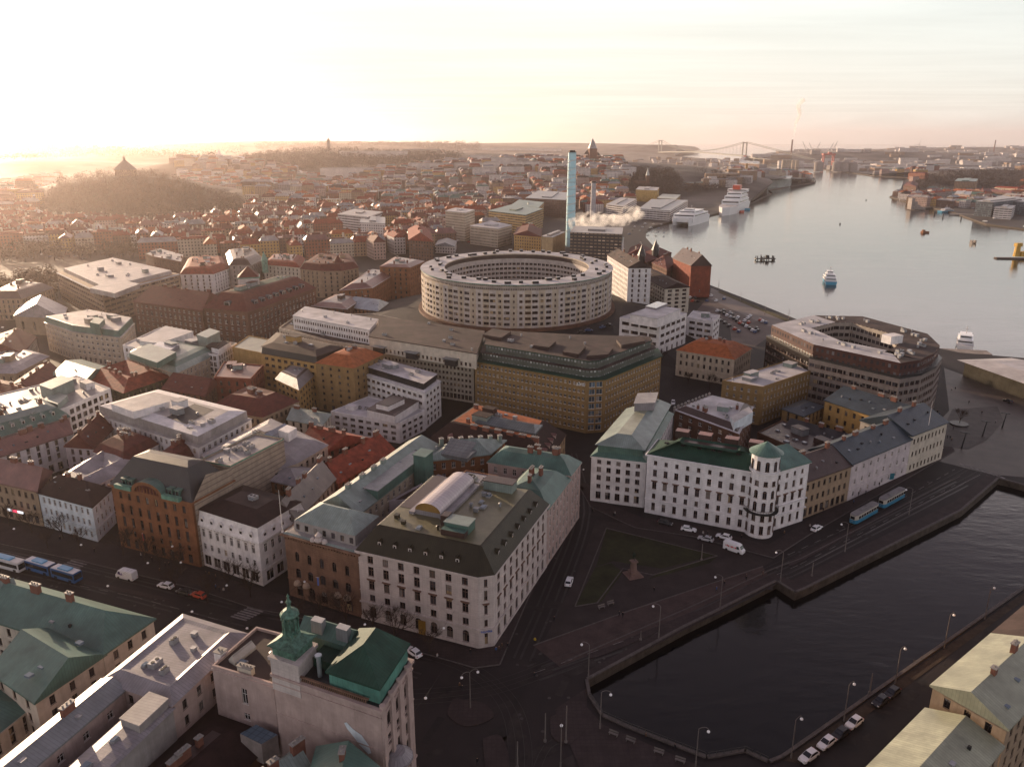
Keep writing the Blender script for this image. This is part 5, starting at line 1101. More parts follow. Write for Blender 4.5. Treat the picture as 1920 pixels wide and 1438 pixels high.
# houses by the round building and the car park
hz_ = 3
block('red_roof_villa', 'yellow stone house with orange red tiled roof, wide and low, left of the river office', [(1269, 656), (1377, 674), (1409, 653), (1300, 640)], 13, P_BEIGE, R_ORG, fl=2, z0=0, gf=5, sp=3, fm=FRD, rt=('steps', [(6.5, 4.2), (8, 4.4)], [R_ORG, R_ORG]), ch=4, gwin=(1.1, 1.8, 'c', 3))
b = block('white_terraced_block', 'white modern block with brown window strips, between round building and car park', [(1162, 596), (1237, 608), (1288, 588)], 21, P_WHITE, R_SNOW, z0=4, fl=3, gf=4, sp=5.2, win=(4.4, 1.7), kind='b', fm=FRB, rt=('flat', .3), cor=.1)
addbox(b, 'top_storey', [(1182, 590), (1232, 598), (1276, 580)], 21, 4.6, P_WHITE, R_SNOW, over=.4); addbox(b, 'roof_glazing', [(1210, 574), (1230, 578), (1252, 569)], 25.6, 1.2, R_LIL, GLB)
block('white_corner_block', 'smaller white modern building with frosted roof beside the car park', [(1288, 596), (1338, 604), (1350, 592), (1300, 583)], 15, P_WHITE, R_SNOW, fl=3, sp=4.6, win=(3.6, 1.5), kind='b', fm=FRB, rt=('flat', .4), cor=0)
block('white_balcony_house', 'tall white house with sunlit balconies and brown roof right behind the round building', [(1139, 478), (1178, 502), (1221, 502)], 33, P_WHITE, R_FELT, z0=6, fl=7, sp=3.4, rt=('hip', 4.5, 0, 0), fm=FRB, cor=.1, ch=2)
block('gallery_house', 'long ochre gallery apartment house with dark roof and white gable by the car park', [(1189, 510), (1247, 541), (1293, 538)], 19, P_CREAM, R_DTL, z0=2, fl=5, gf=3, sp=4.5, win=(3, 1.5), kind='b', fm=FRB, rt=('hip', 3.4, 0, 0), cor=.1)
block('red_warehouse', 'tall red brick warehouse with steep gable next to the river quay', [(1262, 484), (1296, 498), (1334, 498)], 23.5, P_BRICKR, R_BRN, rows=[(4, 1.6, .9, 'a', 7)], gf=0, rt=('hip', 8, 0, 0), cor=.1, ch=3)
block('maroon_roof_block', 'maroon roofed brick house with turret left of the red warehouse', [(1222, 492), (1250, 505), (1272, 490)], 18, P_BRICKB, R_MAR, fl=4, rt=('hip', 5), ch=4, fm=FRD)
for i, (x, y) in enumerate(((1229, 452), (1203, 462))):
    b = block('turret_house', ['brick house with tall pointed corner turret by the river bend', 'brick house with short pointed turret behind the white balcony house'][i], [(x-22, y+22), (x+8, y+30), (x+30, y+22)], 17, P_BRICKB, R_MAR, fl=4, rt=('hip', 5), ch=4, fm=FRD)
    q = W(x, y+17, 22); mb = MB(); mb.cyl((q.x, q.y, 14), 3, 8, 8); mb.cyl((q.x, q.y, 22), 3.6, 9, 8, r2=.01, top=False); b.part(mb, 'turret', R_BLK)
# glazed station at the right edge
b = block('ferry_terminal', 'glass walled ferry terminal with wide thin frosted roof at the right edge', [(1810, 678), (1935, 722), (2060, 700), (1900, 675)], 7.5, mat('terminal glass', (.06, .055, .045), .15, seam=2.5, noise=.2), R_SNOW, rows=[], gf=0, rt=('steps', [(-2.5, .3), (8, 2.2)], [R_SNOW, R_SNOW]), cor=0)
for px in ((1835, 695), (1905, 715)): q = W(*px, 0); mb = MB(); mb.box((q.x, q.y, 0), (5, 4, 3.4), .4, z0=1); mb.box((q.x, q.y-2.05, .2), (4.4, .1, 2.8), 0, m=1, z0=1); tag(mb.build('kiosk', [R_BLK, mat('lit kiosk', (.9, .55, .2), .5, emit=.5, bump=0)], org=(q.x, q.y, 0)), 'lit kiosk under the terminal roof, ' + ('left' if px[0] < 1850 else 'right')+' one of two', 'kiosk')

# ============================================================ bottom left: zinc, green copper and tower building
z = 18.
a0, b0, c0 = W(343, 1152, z).xy, W(462, 1188, z).xy, W(400, 1252, z).xy
dF = (b0-a0).normalized(); dR = Vector((math.cos(R(-107.3)), math.sin(R(-107.3)))); dL = dR; Wd = (b0-a0).length
b = block('zinc_roof_block', 'main block with pale lilac zinc roof, cooling units and hatches at the bottom left', None, z, P_PINK, R_LIL, poly=ccw([a0, b0, b0+dR*21, a0+dR*21]), fl=4, gf=4, sp=3.6, fm=FRD, rt=('steps', [(2.2, 1.3), (3., 1.0)], [R_LIL, R_LIL, R_LIL]), cl=6, clk='aacd', cor=.2)
def zw(u0, u1, v0, v1): return ccw([a0+dF*u0+dR*v0, a0+dF*u1+dR*v0, a0+dF*u1+dR*v1, a0+dF*u0+dR*v1])
block('zinc_roof_wing', 'narrow zinc roofed wing along the alley beside the green copper roof', None, z-.3, P_PINK, R_GRY, poly=zw(-.5, 5.2, 21.1, 70), fl=3, gf=4, sp=5, win=(1.3, 1.5), fm=FRW, rt=('hip', 1.4, 0, 0), cl=0, ch=2, cor=.15)
b = block('zinc_roof_wing', 'zinc roofed wing with small hatches and blank grey side wall, bottom edge', None, z-.6, P_GREY, R_LIL, poly=zw(Wd-6, Wd+.2, 21.1, 70), rows=[], gf=0, rt=('steps', [(.2, .2), (2, .5)], [R_LIL, R_LIL]), cl=0, cor=.1)
for k in (31, 37, 43): vent(b, a0+dF*(Wd-3)+dR*k, z-.1, 'c')
addbox(b, 'raised_roof', None, z-.3, 1.5, P_GREY, R_WHT, poly=zw(Wd-4.6, Wd-.4, 21.4, 28), over=.15)
Pg = zw(5.6, Wd-6.3, 21.2, 46); mb = MB(); mb.prism(Pg, 0, 9, 1, 0); tag(mb.build('glazed_court', [mat('court glazing', (.05, .06, .07), .2, seam=1.6, rows=1.6, line=.9), P_GREY], org=(*Pg[0], 0)), 'glass roof deep inside the courtyard of the zinc roofed wings', 'glass roof')
b = block('zinc_cross_wing', 'zinc roofed cross wing with low vents at the bottom left edge', None, z-.2, P_PINK, R_GRY, poly=zw(5.4, Wd-6.2, 46.2, 60), rows=[], gf=0, rt=('steps', [(.3, .2), (2, .6)], [R_LIL, R_LIL]), cl=3, clk='bcd', cor=.1)
block('green_copper_house', 'green copper roofed house along the avenue with a peaked cross roof', [(-80, 1058), (287, 1160), (193, 1225)], 14, P_CREAM, R_GRN, fl=3, rt=('hip', 4.6, 0, 6), ch=5, cl=0, fm=FRD, sp=3.4)
b = block('green_copper_wing', 'green copper roofed wing with five small dark skylights at the bottom left', [(66, 1314), (195, 1226), (112, 1178)], 13.6, P_CREAM, R_GRN, fl=3, rt=('hip', 4.4, 0, 0), cl=0, fm=FRD, sp=4)
for k in range(5):
    t_ = .12+.18*k; e_a, e_b = W(66, 1314, 13.6).xy, W(195, 1226, 13.6).xy; q = e_a.lerp(e_b, t_)+(W(112, 1178, 13.6).xy-e_b)*.27
    mb = MB(); mb.box((q.x, q.y, 13.6+4.4*.54-.15), (1.1, 1.3, .5), math.atan2((e_b-e_a).y, (e_b-e_a).x), z0=1); b.part(mb, 'skylight', [SKG])
block('teal_low_house', 'low house with flat teal roof at the left bottom edge', [(-120, 1330), (24, 1240), (66, 1318), (-60, 1420)], 9, P_CREAM, R_GRN, fl=2, rt=('steps', [(.3, .2), (6, 2)], [R_GRN, R_GRN]), ch=2, cl=2, fm=FRD)
block('mint_mansard_wing', 'short mint roofed wing at the left edge behind the green copper wing', [(-70, 1150), (36, 1128), (20, 1100)], 15, P_LILAC, R_MINT, fl=3, rt=('hip', 4, 0, 0), fm=FRD, sp=3)
# flat brown roof with brick wall
zf = 21.
f0, f1, f2 = W(398, 1252, zf).xy, W(513, 1287, zf).xy, W(481, 1179, zf).xy
b = block('brown_roof_block', 'block with mossy brown flat roof and long skylights left of the green turret', None, zf, P_PINK, R_FELT, poly=ccw([f0, f1, f1+(f2-f0)*1.02, f2]), rows=[(4, 1.8, 1.2, 'c', 5), (8, 1.8, 1.2, 'c', 5), (12, 1.4, 1.3, 'c', 5), (15.4, 3.2, 1.2, 'c', 5)], gf=0, fm=FRW, rt=('flat', .6), cor=.15, margin=2)
mb = MB(); S = quad([(428, 1232), (440, 1240), (480, 1208)], 22); roof_hip(S, 21.6, 1.1, mb, .3, .3, 0, 0, False); mb.prism(S, 21, 21.6, top=False); b.part(mb, 'long_skylight', mat('skylight sheet', (.42, .40, .36), .25, rows=1.6, line=.8))
chimney(b, W(462, 1262, 21).xy, 21.3, (3, 1), 1.1, P_CREAM); chimney(b, W(445, 1228, 21).xy+Vector((-3, 0)), 21.1, (1.6, 1.6), .8, P_WHITE)
b = block('dark_court_house', 'low dark roofed courtyard building below the brick wall at the bottom edge', [(175, 1500), (405, 1322), (528, 1372), (330, 1560)], 10, P_BRICKB, R_DTL, rows=[], gf=0, rt=('steps', [(6, 2.6), (7, 2.5)], [R_DTL, R_BRN]), ch=5, cor=0, cl=2)
mb = MB(); S = quad([(452, 1390), (492, 1410), (522, 1392)], 11.5); mb.prism(S, 9, 13.2, 0, 1); b.part(mb, 'lantern_skylight', [P_CONC, mat('blue skylight', (.10, .15, .20), .15, seam=1, rows=1.2, line=.9)])
# the tower building
zt = 25.
t0, t1_, t2_ = W(511, 1262, zt).xy, W(713, 1331, zt).xy, W(772, 1238, zt).xy
ea = (t1_-t0).normalized(); eb = (t2_-t1_).normalized(); Lf, Ls = (t1_-t0).length, (t2_-t1_).length
PT = ccw([t0, t1_, t2_, t2_-ea*Lf])
b = Bld('turret_building', 'tall stone building with blank side wall, green copper roofs and an ornate green turret', 'building', PT, 0, zt)
for i in range(4):
    a, c = PT[i], PT[(i+1) % 4]; side = (c-a).normalized().dot(eb) > .99
    b.facade(a, c, 0, zt, [(1, 3, 1.7, 'a', 3.3), (5.6, 2, 1.4, 'c', 3.3), (9, 2.2, 1.4, 'c', 3.3), (12.6, 2.2, 1.4, 'c', 3.3), (16.2, 2.2, 1.4, 'c', 3.3), (20, 2.6, 1.4, 'a', 3.3)] if side else [], 3.3, 1.2, FRD)
for k in range(int(Ls/3.3)+1):
    q = t1_+eb*(.5+k*3.25)+Vector((eb.y, -eb.x))*.15; b.trim.box((q.x, q.y, 5), (.8, .5, 19), math.atan2(eb.y, eb.x), z0=1); b.trim.cyl((q.x, q.y, 24), .5, 1.6, 8)
for zz_, dd, hh in ((24.6, .35, .5), (23.2, .15, .3), (17., .1, .25), (4.8, .2, .4)): O = inset(PT, -dd); b.trim.prism(O, zz_, zz_+hh); b.trim.face([P3(p, zz_) for p in reversed(O)])
def lt(u, v): q = t0+ea*u+eb*v; return Vector((q.x, q.y))
rm = MB(); rm.face([P3(p, zt+.15) for p in inset(PT, .3)]); b.part(rm, 'roof_deck', R_BLK)
mb = MB()
for k in range(34): q = lt(6+k*.38, .3); mb.cyl((q.x, q.y, zt+.1), .1, .8, 5)
q = lt(12.4, .3); mb.box((q.x, q.y, zt+.9), (13.4, .4, .2), math.atan2(ea.y, ea.x), z0=1); b.part(mb, 'balustrade', P_SAND)
hp = ccw([lt(11.2, 1.0), lt(Lf-.6, 1.0), lt(Lf-.6, Ls-.4), lt(11.2, Ls-.4)]); mb = MB(); mb.prism(hp, zt+.1, zt+3.4, top=False); b.part(mb, 'penthouse', mat('bright copper panel', (.10, .27, .22), .5, seam=1.0, noise=.3))
mb = MB(); roof_hip(hp, zt+3.4, 3.6, mb, 4.5, 3); b.part(mb, 'penthouse_roof', R_GRND)
hb_ = ccw([lt(.8, Ls-4.6), lt(11, Ls-4.6), lt(11, Ls-.4), lt(.8, Ls-.4)]); mb = MB(); mb.prism(hb_, zt+.1, zt+3, 0, 0); roof_hip(hb_, zt+3, 1.8, mb, 0, 0, .3); b.part(mb, 'rear_roof', R_GRN)
hb_ = ccw([lt(5.8, Ls-8.4), lt(11, Ls-8.4), lt(11, Ls-4.8), lt(5.8, Ls-4.8)]); mb = MB(); mb.prism(hb_, zt+.1, zt+1.8, 0, 0); b.part(mb, 'rear_roof', R_GRND)
for u in (3.2, 8.5): addbox(b, 'vent_house', None, zt+3, 2.8, R_GRY, HV, poly=ccw([lt(u, Ls-4.4), lt(u+2.3, Ls-4.4), lt(u+2.3, Ls-2.9), lt(u, Ls-2.9)]))
q = lt(8.2, 2.6); mb = MB(); mb.cyl((q.x, q.y, zt+.1), .38, 4, 10); mb.cyl((q.x, q.y, zt+4), .6, .3, 10); b.part(mb, 'steel_flue', mat('steel flue', (.45, .5, .52), .3, metal=.6, bump=0))
tp = ccw([lt(0, 0), lt(5.6, 0), lt(5.6, 5.6), lt(0, 5.6)]); mb = MB(); mb.prism(inset(tp, -.12), zt-3, zt+3.2, top=False); O = inset(tp, -.4); mb.prism(O, zt+2.9, zt+3.5); mb.face([P3(p, zt+2.9) for p in reversed(O)]); b.part(mb, 'tower_wall', P_STONE)
q = lt(2.8, 2.8); ga = math.atan2(ea.y, ea.x); mb = MB(); mb.box((q.x, q.y, zt+3.5), (4.6, 4.6, 1.9), ga, z0=1)
Sq = [q+Matrix.Rotation(ga, 2) @ Vector(v) for v in ((-2.9, -2.9), (2.9, -2.9), (2.9, 2.9), (-2.9, 2.9))]
prof = [(0, 0), (1.1, .55), (1.8, 1.1), (2.05, 1.9)]; prev = Sq; pz = zt+5.4; mb.prism(Sq, pz-.15, pz)
for i_, dz in prof[1:]:
    cur = inset(ccw(Sq), i_); cz = zt+5.4+dz; pp = ccw(prev)
    for j in range(4): mb.face([P3(pp[j], pz), P3(pp[(j+1) % 4], pz), P3(cur[(j+1) % 4], cz), P3(cur[j], cz)])
    prev, pz = cur, cz
mb.lathe((q.x, q.y, zt+6.9), [(r_*.95, h_*.82) for r_, h_ in [(1.2, 0), (1.35, .5), (1.0, .9), (.95, 3.4), (1.2, 3.7), (1.15, 4.1), (1.75, 4.3), (1.6, 4.7), (1.1, 5.3), (.45, 5.6), (.32, 6.0), (.35, 6.8), (.5, 7.1), (.28, 7.5), (.14, 8.1), (.26, 8.4), (.12, 8.7), (.0, 9.1)]], 8)
for k in range(8):
    a = math.pi*2*k/8+.2; mb.lathe((q.x+1.2*math.cos(a), q.y+1.2*math.sin(a), zt+7.), [(.34, 0), (.2, .5), (.18, 2.2), (.34, 2.5), (.18, 2.9), (.0, 3.2)], 6)
b.part(mb, 'turret', mat('verdigris copper', (.085, .18, .135), .5, noise=.4, ns=1.2, bump=.15))
mb = MB(); q = lt(Lf-4.5, -.09); bl = [(-2.7, 2.1), (-2.2, 2.4), (-1, 1.5), (.6, .9), (1.9, -.6), (2.3, -2.), (1.7, -2.4), (.2, -1.3), (-1, .0), (-2.2, 1.2)]
mb.face([(q.x+ea.x*u, q.y+ea.y*u, 18.0+v) for u, v in bl]); b.part(mb, 'white_patch', P_BLUE)
q = lt(Lf+1.0, Ls*.35); mb = MB(); mb.cyl((q.x-.5, q.y-.3, 12.5), 2.7, .4, 16); mb.cyl((q.x-.5, q.y-.3, 12.9), 2.6, 1.1, 16, r2=1.4); b.part(mb, 'corner_canopy', R_LIL)
b.finish([P_PINK], 60, P_PINK)
b = block('green_gable_house', 'teal copper roofed house with brick stacks below the blank wall at the bottom edge', [(560, 1540), (596, 1404), (716, 1446)], 16, P_YEL, R_GRN, rows=[], gf=0, rt=('hip', 3.4, 0, 0), ch=3, cor=.1)
block('green_gable_house', 'small pale teal roof with chimneys at the bottom edge left of the larger teal roof', [(450, 1480), (545, 1412), (580, 1440)], 13.5, P_YEL, R_MINT, rows=[], gf=0, rt=('hip', 2.6, 0, 0), ch=3, cor=.1)
# ============================================================ bottom right
block('cream_roof_house', 'long quay house with cream sheet roof, sunlit on one side and shaded on the other', [(1480, 1590), (1737, 1330), (1878, 1398)], 14, P_TAN, R_CRM, fl=3, rt=('hip', 2.2, 0, 0), fm=FRD, ch=0, cl=0)  # both slopes share one sheet colour; the darker side is only shaded
block('cream_roof_house', 'taller quay house with sunlit cream roof and ochre gable at the right edge', [(1860, 1190), (1750, 1284), (1889, 1363)], 17.3, P_TAN, R_CRM, fl=4, rt=('hip', 3.0, 0, 0), fm=FRD, ch=2, cl=0)
block('brown_sheet_house', 'quay house with brown ribbed roof at the right edge beyond the cream roofs', [(1990, 1080), (1862, 1188), (2000, 1260)], 16.5, P_YEL, R_FELT, fl=4, rt=('hip', 3.0, 0, 0), fm=FRD)

# ============================================================ middle distance, left
b = block('parking_house', 'huge terraced car park with bands of open decks and pale roof fittings', [(107, 512), (192, 553), (336, 515), (215, 488)], 19, P_TAN, R_SNOW, rows=[(1.3+k*3.1, 1.3, 4.6, 'b', 4.9) for k in range(6)], gf=0, fm=FRB, rt=('steps', [(0, .6), (4, .7), (4.2, 3.2), (10, 3.3)], [P_TAN, R_WHT, R_WHT, R_WHT]), cl=10, clk='a', cor=.3, limit=100)
addbox(b, 'roof_hall', [(168, 540), (215, 550), (262, 532)], 19.6, 3, R_WHT, R_WHT)
bw = [(.8, 2.6, 1.7, 'r', 4), (5.2, 1.6, 1.5, 'c', 4), (8.2, 1.8, 1.7, 'c', 4), (11.4, 2.8, 1.8, 'c', 4), (15.6, 1.6, 1.7, 'c', 4)]
block('department_store_wing', 'dark brick wing with long maroon roof beside the terraced car park', [(250, 565), (379, 582), (412, 558)], 18.6, P_BRICKB, R_MAR, rows=bw, gf=0, rt=('hip', 7, 9, 0), ch=4, fm=FRW, cor=.3)
b = block('department_store', 'big dark brick department store with square tower and arched dormers', [(380, 577), (464, 585), (592, 540)], 19.6, P_BRICKB, R_MAR, rows=bw, gf=0, rt=('steps', [(8.5, 8), (11, 8.5)], [R_MAR, R_GRND]), dorm=(7.5, R_BLU, R_BLU, dict(w_=4, h_=2.2, at=.25, arch=True)), fm=FRW, cor=.4)
q = b.P[0].lerp(b.P[1], .5); q = W(459, 556, 22).xy+Vector((0, 10)); mb = MB(); mb.box((q.x, q.y, 14), (12, 12, 18), .3, z0=1); mb.box((q.x, q.y, 32), (13, 13, .6), .3, m=1, z0=1); b.part(mb, 'clock_tower', [P_STONE, COPT])
mb = MB(); S = ccw([q+Matrix.Rotation(.3, 2) @ Vector(v) for v in ((-6, -6), (6, -6), (6, 6), (-6, 6))]); roof_hip(S, 32.6, 6, mb, 6, 6, 0, 0, False); b.part(mb, 'tower_roof', R_MAR)
block('curved_white_house', 'curved white corner house with red mansard roof behind the car park', [(338, 514), (400, 514), (430, 503), (424, 488), (350, 490)], 15, P_WHITE, R_RED, fl=4, gf=3.4, sp=4.4, rt=('steps', [(3, 3.6), (6, 4.6)], [R_RED, R_RED]), ch=7, fm=FRB, cor=.2)
block('brown_bright_roof_house', 'brown apartment house with bright flat roof left of the curved white house', [(272, 476), (287, 482), (340, 492), (345, 478), (300, 466)], 17, P_BRICKB, R_WHT, fl=4, sp=4, rt=('flat', .5), ch=6, fm=FRD)
block('grey_turret_house', 'grey stone house with mansard roof right of the curved white house', [(430, 497), (470, 497), (494, 487), (480, 472), (424, 476)], 18, P_CONC, R_BRN, fl=4, sp=4, rt=('steps', [(3, 3.6), (6, 4.6)], [R_BRN, R_BRN]), ch=8, fm=FRD)
b = block('cream_spire_house', 'cream house with red roof and thin green spire', [(494, 496), (562, 502), (572, 485), (508, 482)], 17, P_CREAM, R_RED, fl=4, sp=3.6, rt=('steps', [(3, 3.), (6, 3.8)], [R_RED, R_PNK]), ch=7, fm=FRD)
q = b.P[0] if b.P[0].x < b.P[2].x else b.P[2]; q = W(496, 492, 20).xy; mb = MB(); mb.cyl((q.x, q.y, 12), 2.4, 9, 10); mb.cyl((q.x, q.y, 21), 2.8, 8, 10, r2=.01, top=False); b.part(mb, 'spire', COPT)
b = block('curved_corner_block', 'curved corner block with dark maroon mansard and tiled turret', [(563, 504), (600, 508), (640, 508), (672, 502), (662, 484), (590, 486)], 20, P_TAN, R_MAR, fl=5, sp=3.8, rt=('steps', [(3, 4.2), (5, 4.6)], [R_MAR, R_MAR]), ch=7, fm=FRD)
q = W(633, 505, 20).xy+Vector((0, 3)); mb = MB(); mb.cyl((q.x, q.y, 14), 5, 8, 12); mb.cyl((q.x, q.y, 22), 5.4, 8, 12, r2=.01, top=False); b.part(mb, 'turret', R_MAR)
block('orange_brick_block', 'tall orange brick block left of the round building', [(712, 500), (768, 502), (796, 490), (740, 482)], 24, P_BRICKO, R_PNK, fl=6, sp=4, rt=('steps', [(.2, .2), (5, 1.5)], [R_PNK, R_WHT]), ch=5, fm=FRD)
block('brown_brick_row', 'long brown brick row with sunlit sheet roof leading to the orange brick block', [(636, 545), (698, 540), (740, 514), (690, 508)], 17, P_BRICKO, R_WHT, fl=4, sp=4, rt=('steps', [(.2, .2), (6, 3)], [R_PNK, R_WHT]), ch=3, fm=FRD)
block('low_lit_roof_house', 'low house with brightly lit flat roof behind the white office slab', [(584, 574), (650, 580), (680, 560), (630, 552)], 12, P_BRICKB, R_WHT, fl=3, rt=('steps', [(.2, .2), (6, 2)], [R_PNK, R_WHT]), fm=FRD, cl=2)
block('blue_roof_house', 'brown house with pale blue sheet roof left of the round building', [(648, 575), (708, 583), (728, 568)], 10, P_BRICKO, sm('pale blue sheet roof', (.36, .42, .48)), fl=2, rt=('hip', 4.5, 3, 3), fm=FRD, ch=1, cl=0)
# old church and trees at the left edge
b = block('old_church', 'old stone church with grey roof among bare trees at the left edge', [(27, 592), (118, 597), (125, 577)], 11, P_TAN, R_LIL, rows=[(3, 5, 1.8, 'a', 7)], gf=0, rt=('hip', 8, 0, 4), cor=.2, fm=FRD)
block('tan_school', 'tan hall with slate roof left of the old church', [(-30, 560), (40, 560), (100, 540), (30, 532)], 14, P_TAN, R_BRN, fl=3, rt=('steps', [(5, 4), (7, 4.4)], [R_BRN, R_BRN]), ch=3, fm=FRD)

# ============================================================ far individual buildings (windows as pattern)
def far(name, label, px, z, h, wall, roof, rt='flat', rh=3, group=None, cat='building', ch=0):
    """px: three pixels (or more) of the roof outline, z: ground, h: height"""
    P = quad(px, z+h) if len(px) <= 4 else ccw([W(x, y, z+h).xy for x, y in px]); return farw(name, label, P, z, h, wall, roof, rt, rh, group, cat, ch)
def farw(name, label, P, z, h, wall, roof, rt='flat', rh=3, group=None, cat='building', ch=0):
    c = sum(P, Vector((0, 0)))/len(P); r = thing(name, label, cat, (c.x, c.y, z), group); e = P[1]-P[0]; e = (P[2]-P[1]) if (P[2]-P[1]).length > e.length else e; e.normalize(); uvd = (e.x, e.y)
    mb = MB(); mb.prism(P, z-6, z+h, top=False)
    rm = MB()
    if rt == 'flat' or len(P) != 4: rm.prism(inset(P, -.25), z+h, z+h+.5); rm.prism(inset(P, max(2, min((P[1]-P[0]).length, (P[2]-P[1]).length)*.32)), z+h+.5, z+h+2.2) if h > 12 else None
    else:
        roof_hip(P, z+h, rh, rm, rh*.8, rh*.8, .4)
    mb.build('wall', wall, r, uvd=uvd); rm.build('roof', roof, r, uvd=uvd)
    for k in range(ch):
        cm = MB(); q = P[0].lerp(P[1], .5).lerp(P[2].lerp(P[3], .5), (k+.5)/ch) if (P[1]-P[0]).length < (P[2]-P[1]).length else P[1].lerp(P[2], .5).lerp(P[3].lerp(P[0], .5), (k+.5)/ch)
        cm.box((q.x+random.uniform(-2, 2), q.y+random.uniform(-1.5, 1.5), z+h+rh*.4), (random.uniform(1, 2.6), .9, rh*.6+1.6), random.uniform(-.3, .3), z0=1); cm.build('chimney', random.choice((CH, P_CREAM)), r)
    return r
def fw(name, c, gc=(.045, .038, .038), pu=3.0, pv=3.1, wf=.42, hf=.5, v0=.3): return mat('far '+name, c, .85, noise=.15, ns=.05, bump=0, win=(pu, pv, wf, hf, v0, gc))
FW = {'white': fw('white', (.60, .55, .53)), 'cream': fw('cream', (.46, .38, .29)), 'tan': fw('tan', (.30, .20, .13)), 'brick': fw('brick', (.24, .09, .055)), 'brown': fw('brown', (.15, .085, .06)),
      'yellow': fw('yellow', (.46, .29, .11)), 'grey': fw('grey', (.28, .25, .24)), 'pink': fw('pink', (.42, .30, .26))}
FB = {'white': fw('white band', (.58, .55, .54), pu=6, wf=.92, hf=.42), 'cream': fw('cream band', (.44, .37, .29), pu=2.2, wf=.5, hf=.42), 'black': fw('black band', (.055, .05, .05), (.22, .17, .12), pu=4, wf=.7, hf=.35), 'glass': fw('glassy', (.16, .17, .18), (.05, .06, .07), pu=1.5, wf=.8, hf=.7), 'ochre': fw('ochre band', (.36, .25, .11), pu=5, wf=.9, hf=.4)}
far('slab_office', 'tall beige slab office beyond the red roofs, left of the chimney', [(835, 396), (872, 400), (890, 394)], 0, 32, FB['cream'], R_SNOW)
far('corner_office_block', 'beige corner office with frosted roof behind the round building', [(881, 424), (933, 430), (960, 423), (920, 415)], 0, 20, FB['cream'], R_SNOW)
far('white_terraced_office_far', 'white terraced office with horizontal bands among the far red roofs', [(633, 402), (690, 408), (718, 398)], 0, 22, FB['white'], R_WHT)['label'] = 'white terraced office with horizontal bands among the far red roofs'
far('white_office_far', 'white office with grey roof in front of the far terraced office', [(675, 418), (722, 420), (722, 408)], 0, 20, FW['white'], R_GRY)
far('red_hip_block', 'big brown block with red hipped roof above the round building rim', [(766, 450), (812, 453), (806, 432)], 0, 22, FW['brown'], R_RED, 'hip', 7, ch=4)
far('white_gatehouse', 'small white house with grey roof by the wide road behind the round building', [(816, 460), (852, 462), (856, 452)], 0, 8, FW['white'], R_GRY, 'hip', 3)
far('green_roof_offices', 'long office with green grey roofs left of the chimney', [(916, 396), (985, 404), (1018, 392), (960, 384)], 0, 24, FB['ochre'], R_GRN)
far('green_roof_offices', 'second office with green grey roof behind the first, left of the chimney', [(960, 384), (1010, 390), (1020, 380)], 0, 24, FB['ochre'], R_GRN)
far('grey_offices', 'grey office row behind the green grey roofs', [(985, 372), (1060, 376), (1075, 362), (1010, 358)], 0, 26, FW['brown'], R_GRY)
far('yellow_barracks', 'old yellow building with maroon roof just behind the ring building', [(964, 440), (1014, 444), (1016, 430)], 0, 17, FW['yellow'], R_MAR, 'hip', 5)
far('golden_hall', 'tall hall with golden ribbed side left of the plant building', [(1016, 444), (1036, 446), (1060, 436)], 0, 21, mat('gold ribs', (.50, .36, .20), .5, seam=2, line=1), R_WHT)
far('power_plant', 'dark plant building with flat roof at the foot of the chimney', [(1069, 436), (1166, 440), (1168, 428)], 0, 27, FB['black'], R_WHT)
far('green_stair_block', 'white building with green roof in front of the plant building', [(1118, 456), (1165, 458), (1170, 446)], 0, 16, FW['white'], R_GRN)
far('river_gable', 'grey warehouse right of the plant building', [(1176, 478), (1214, 480), (1218, 466)], 0, 14, FW['brown'], R_MAR, 'hip', 5, ch=3)
far('ochre_box', 'ochre box building by the ferry quay', [(1192, 356), (1232, 358), (1236, 352)], 0, 22, mat('ochre box wall', (.45, .30, .10), .8), R_WHT)
far('yellow_low_hall', 'low yellow roofed terminal hall beside the ferries', [(1232, 372), (1268, 374), (1276, 366)], 0, 12, FB['ochre'], R_YEL if 'R_YEL' in globals() else R_CRM)
far('ferry_shed', 'white framed ferry terminal left of the catamaran', [(1198, 392), (1256, 396), (1290, 376), (1222, 374)], 0, 14, FB['white'], R_GRY)
far('striped_office', 'white and blue striped office left of the ferry terminal', [(1136, 384), (1168, 388), (1194, 374)], 0, 18, FB['white'], R_WHT)
far('twin_apartment_slabs', 'pair of brown apartment slabs behind the big ferry', [(1274, 342), (1300, 344), (1302, 340)], 0, 26, FW['tan'], R_GRN)
far('twin_apartment_slabs', 'right hand brown apartment slab behind the big ferry', [(1304, 343), (1330, 344), (1332, 340)], 0, 26, FW['tan'], R_GRN)['label'] = 'brown apartment slab just right of its twin behind the big ferry'
far('mint_warehouse', 'long mint coloured warehouse on the pier beyond the ferries', [(1440, 338), (1482, 336), (1486, 330), (1446, 332)], 0, 18, fw('mint', (.36, .42, .40)), R_MINT)
far('harbour_block', 'brown harbour block beside the narrow strait under the bridge', [(1386, 306), (1424, 308), (1424, 303)], 0, 40, FW['brown'], R_GRY)
far('right_bank_office', 'curved glassy office on the right bank quay', [(1830, 378), (1862, 380), (1916, 374), (1880, 368)], 0, 22, FB['glass'], R_WHT)
far('right_bank_annex', 'glassy annex at the right edge of the right bank', [(1868, 376), (1930, 380), (1936, 372)], 0, 20, FB['glass'], R_WHT)
far('white_striped_pavilion', 'white building with dark window bands at the right bank water', [(1864, 390), (1898, 392), (1904, 386)], 0, 15.5, FB['white'], R_WHT)
far('pale_round_block', 'pale rounded block with windows behind the right bank pier', [(1790, 364), (1818, 366), (1822, 360)], 0, 18, FW['pink'], R_WHT)
far('brick_point_house', 'brick block at the tip of the right bank', [(1694, 348), (1718, 350), (1722, 344)], 0, 22, FW['brown'], R_MAR, 'hip', 4)
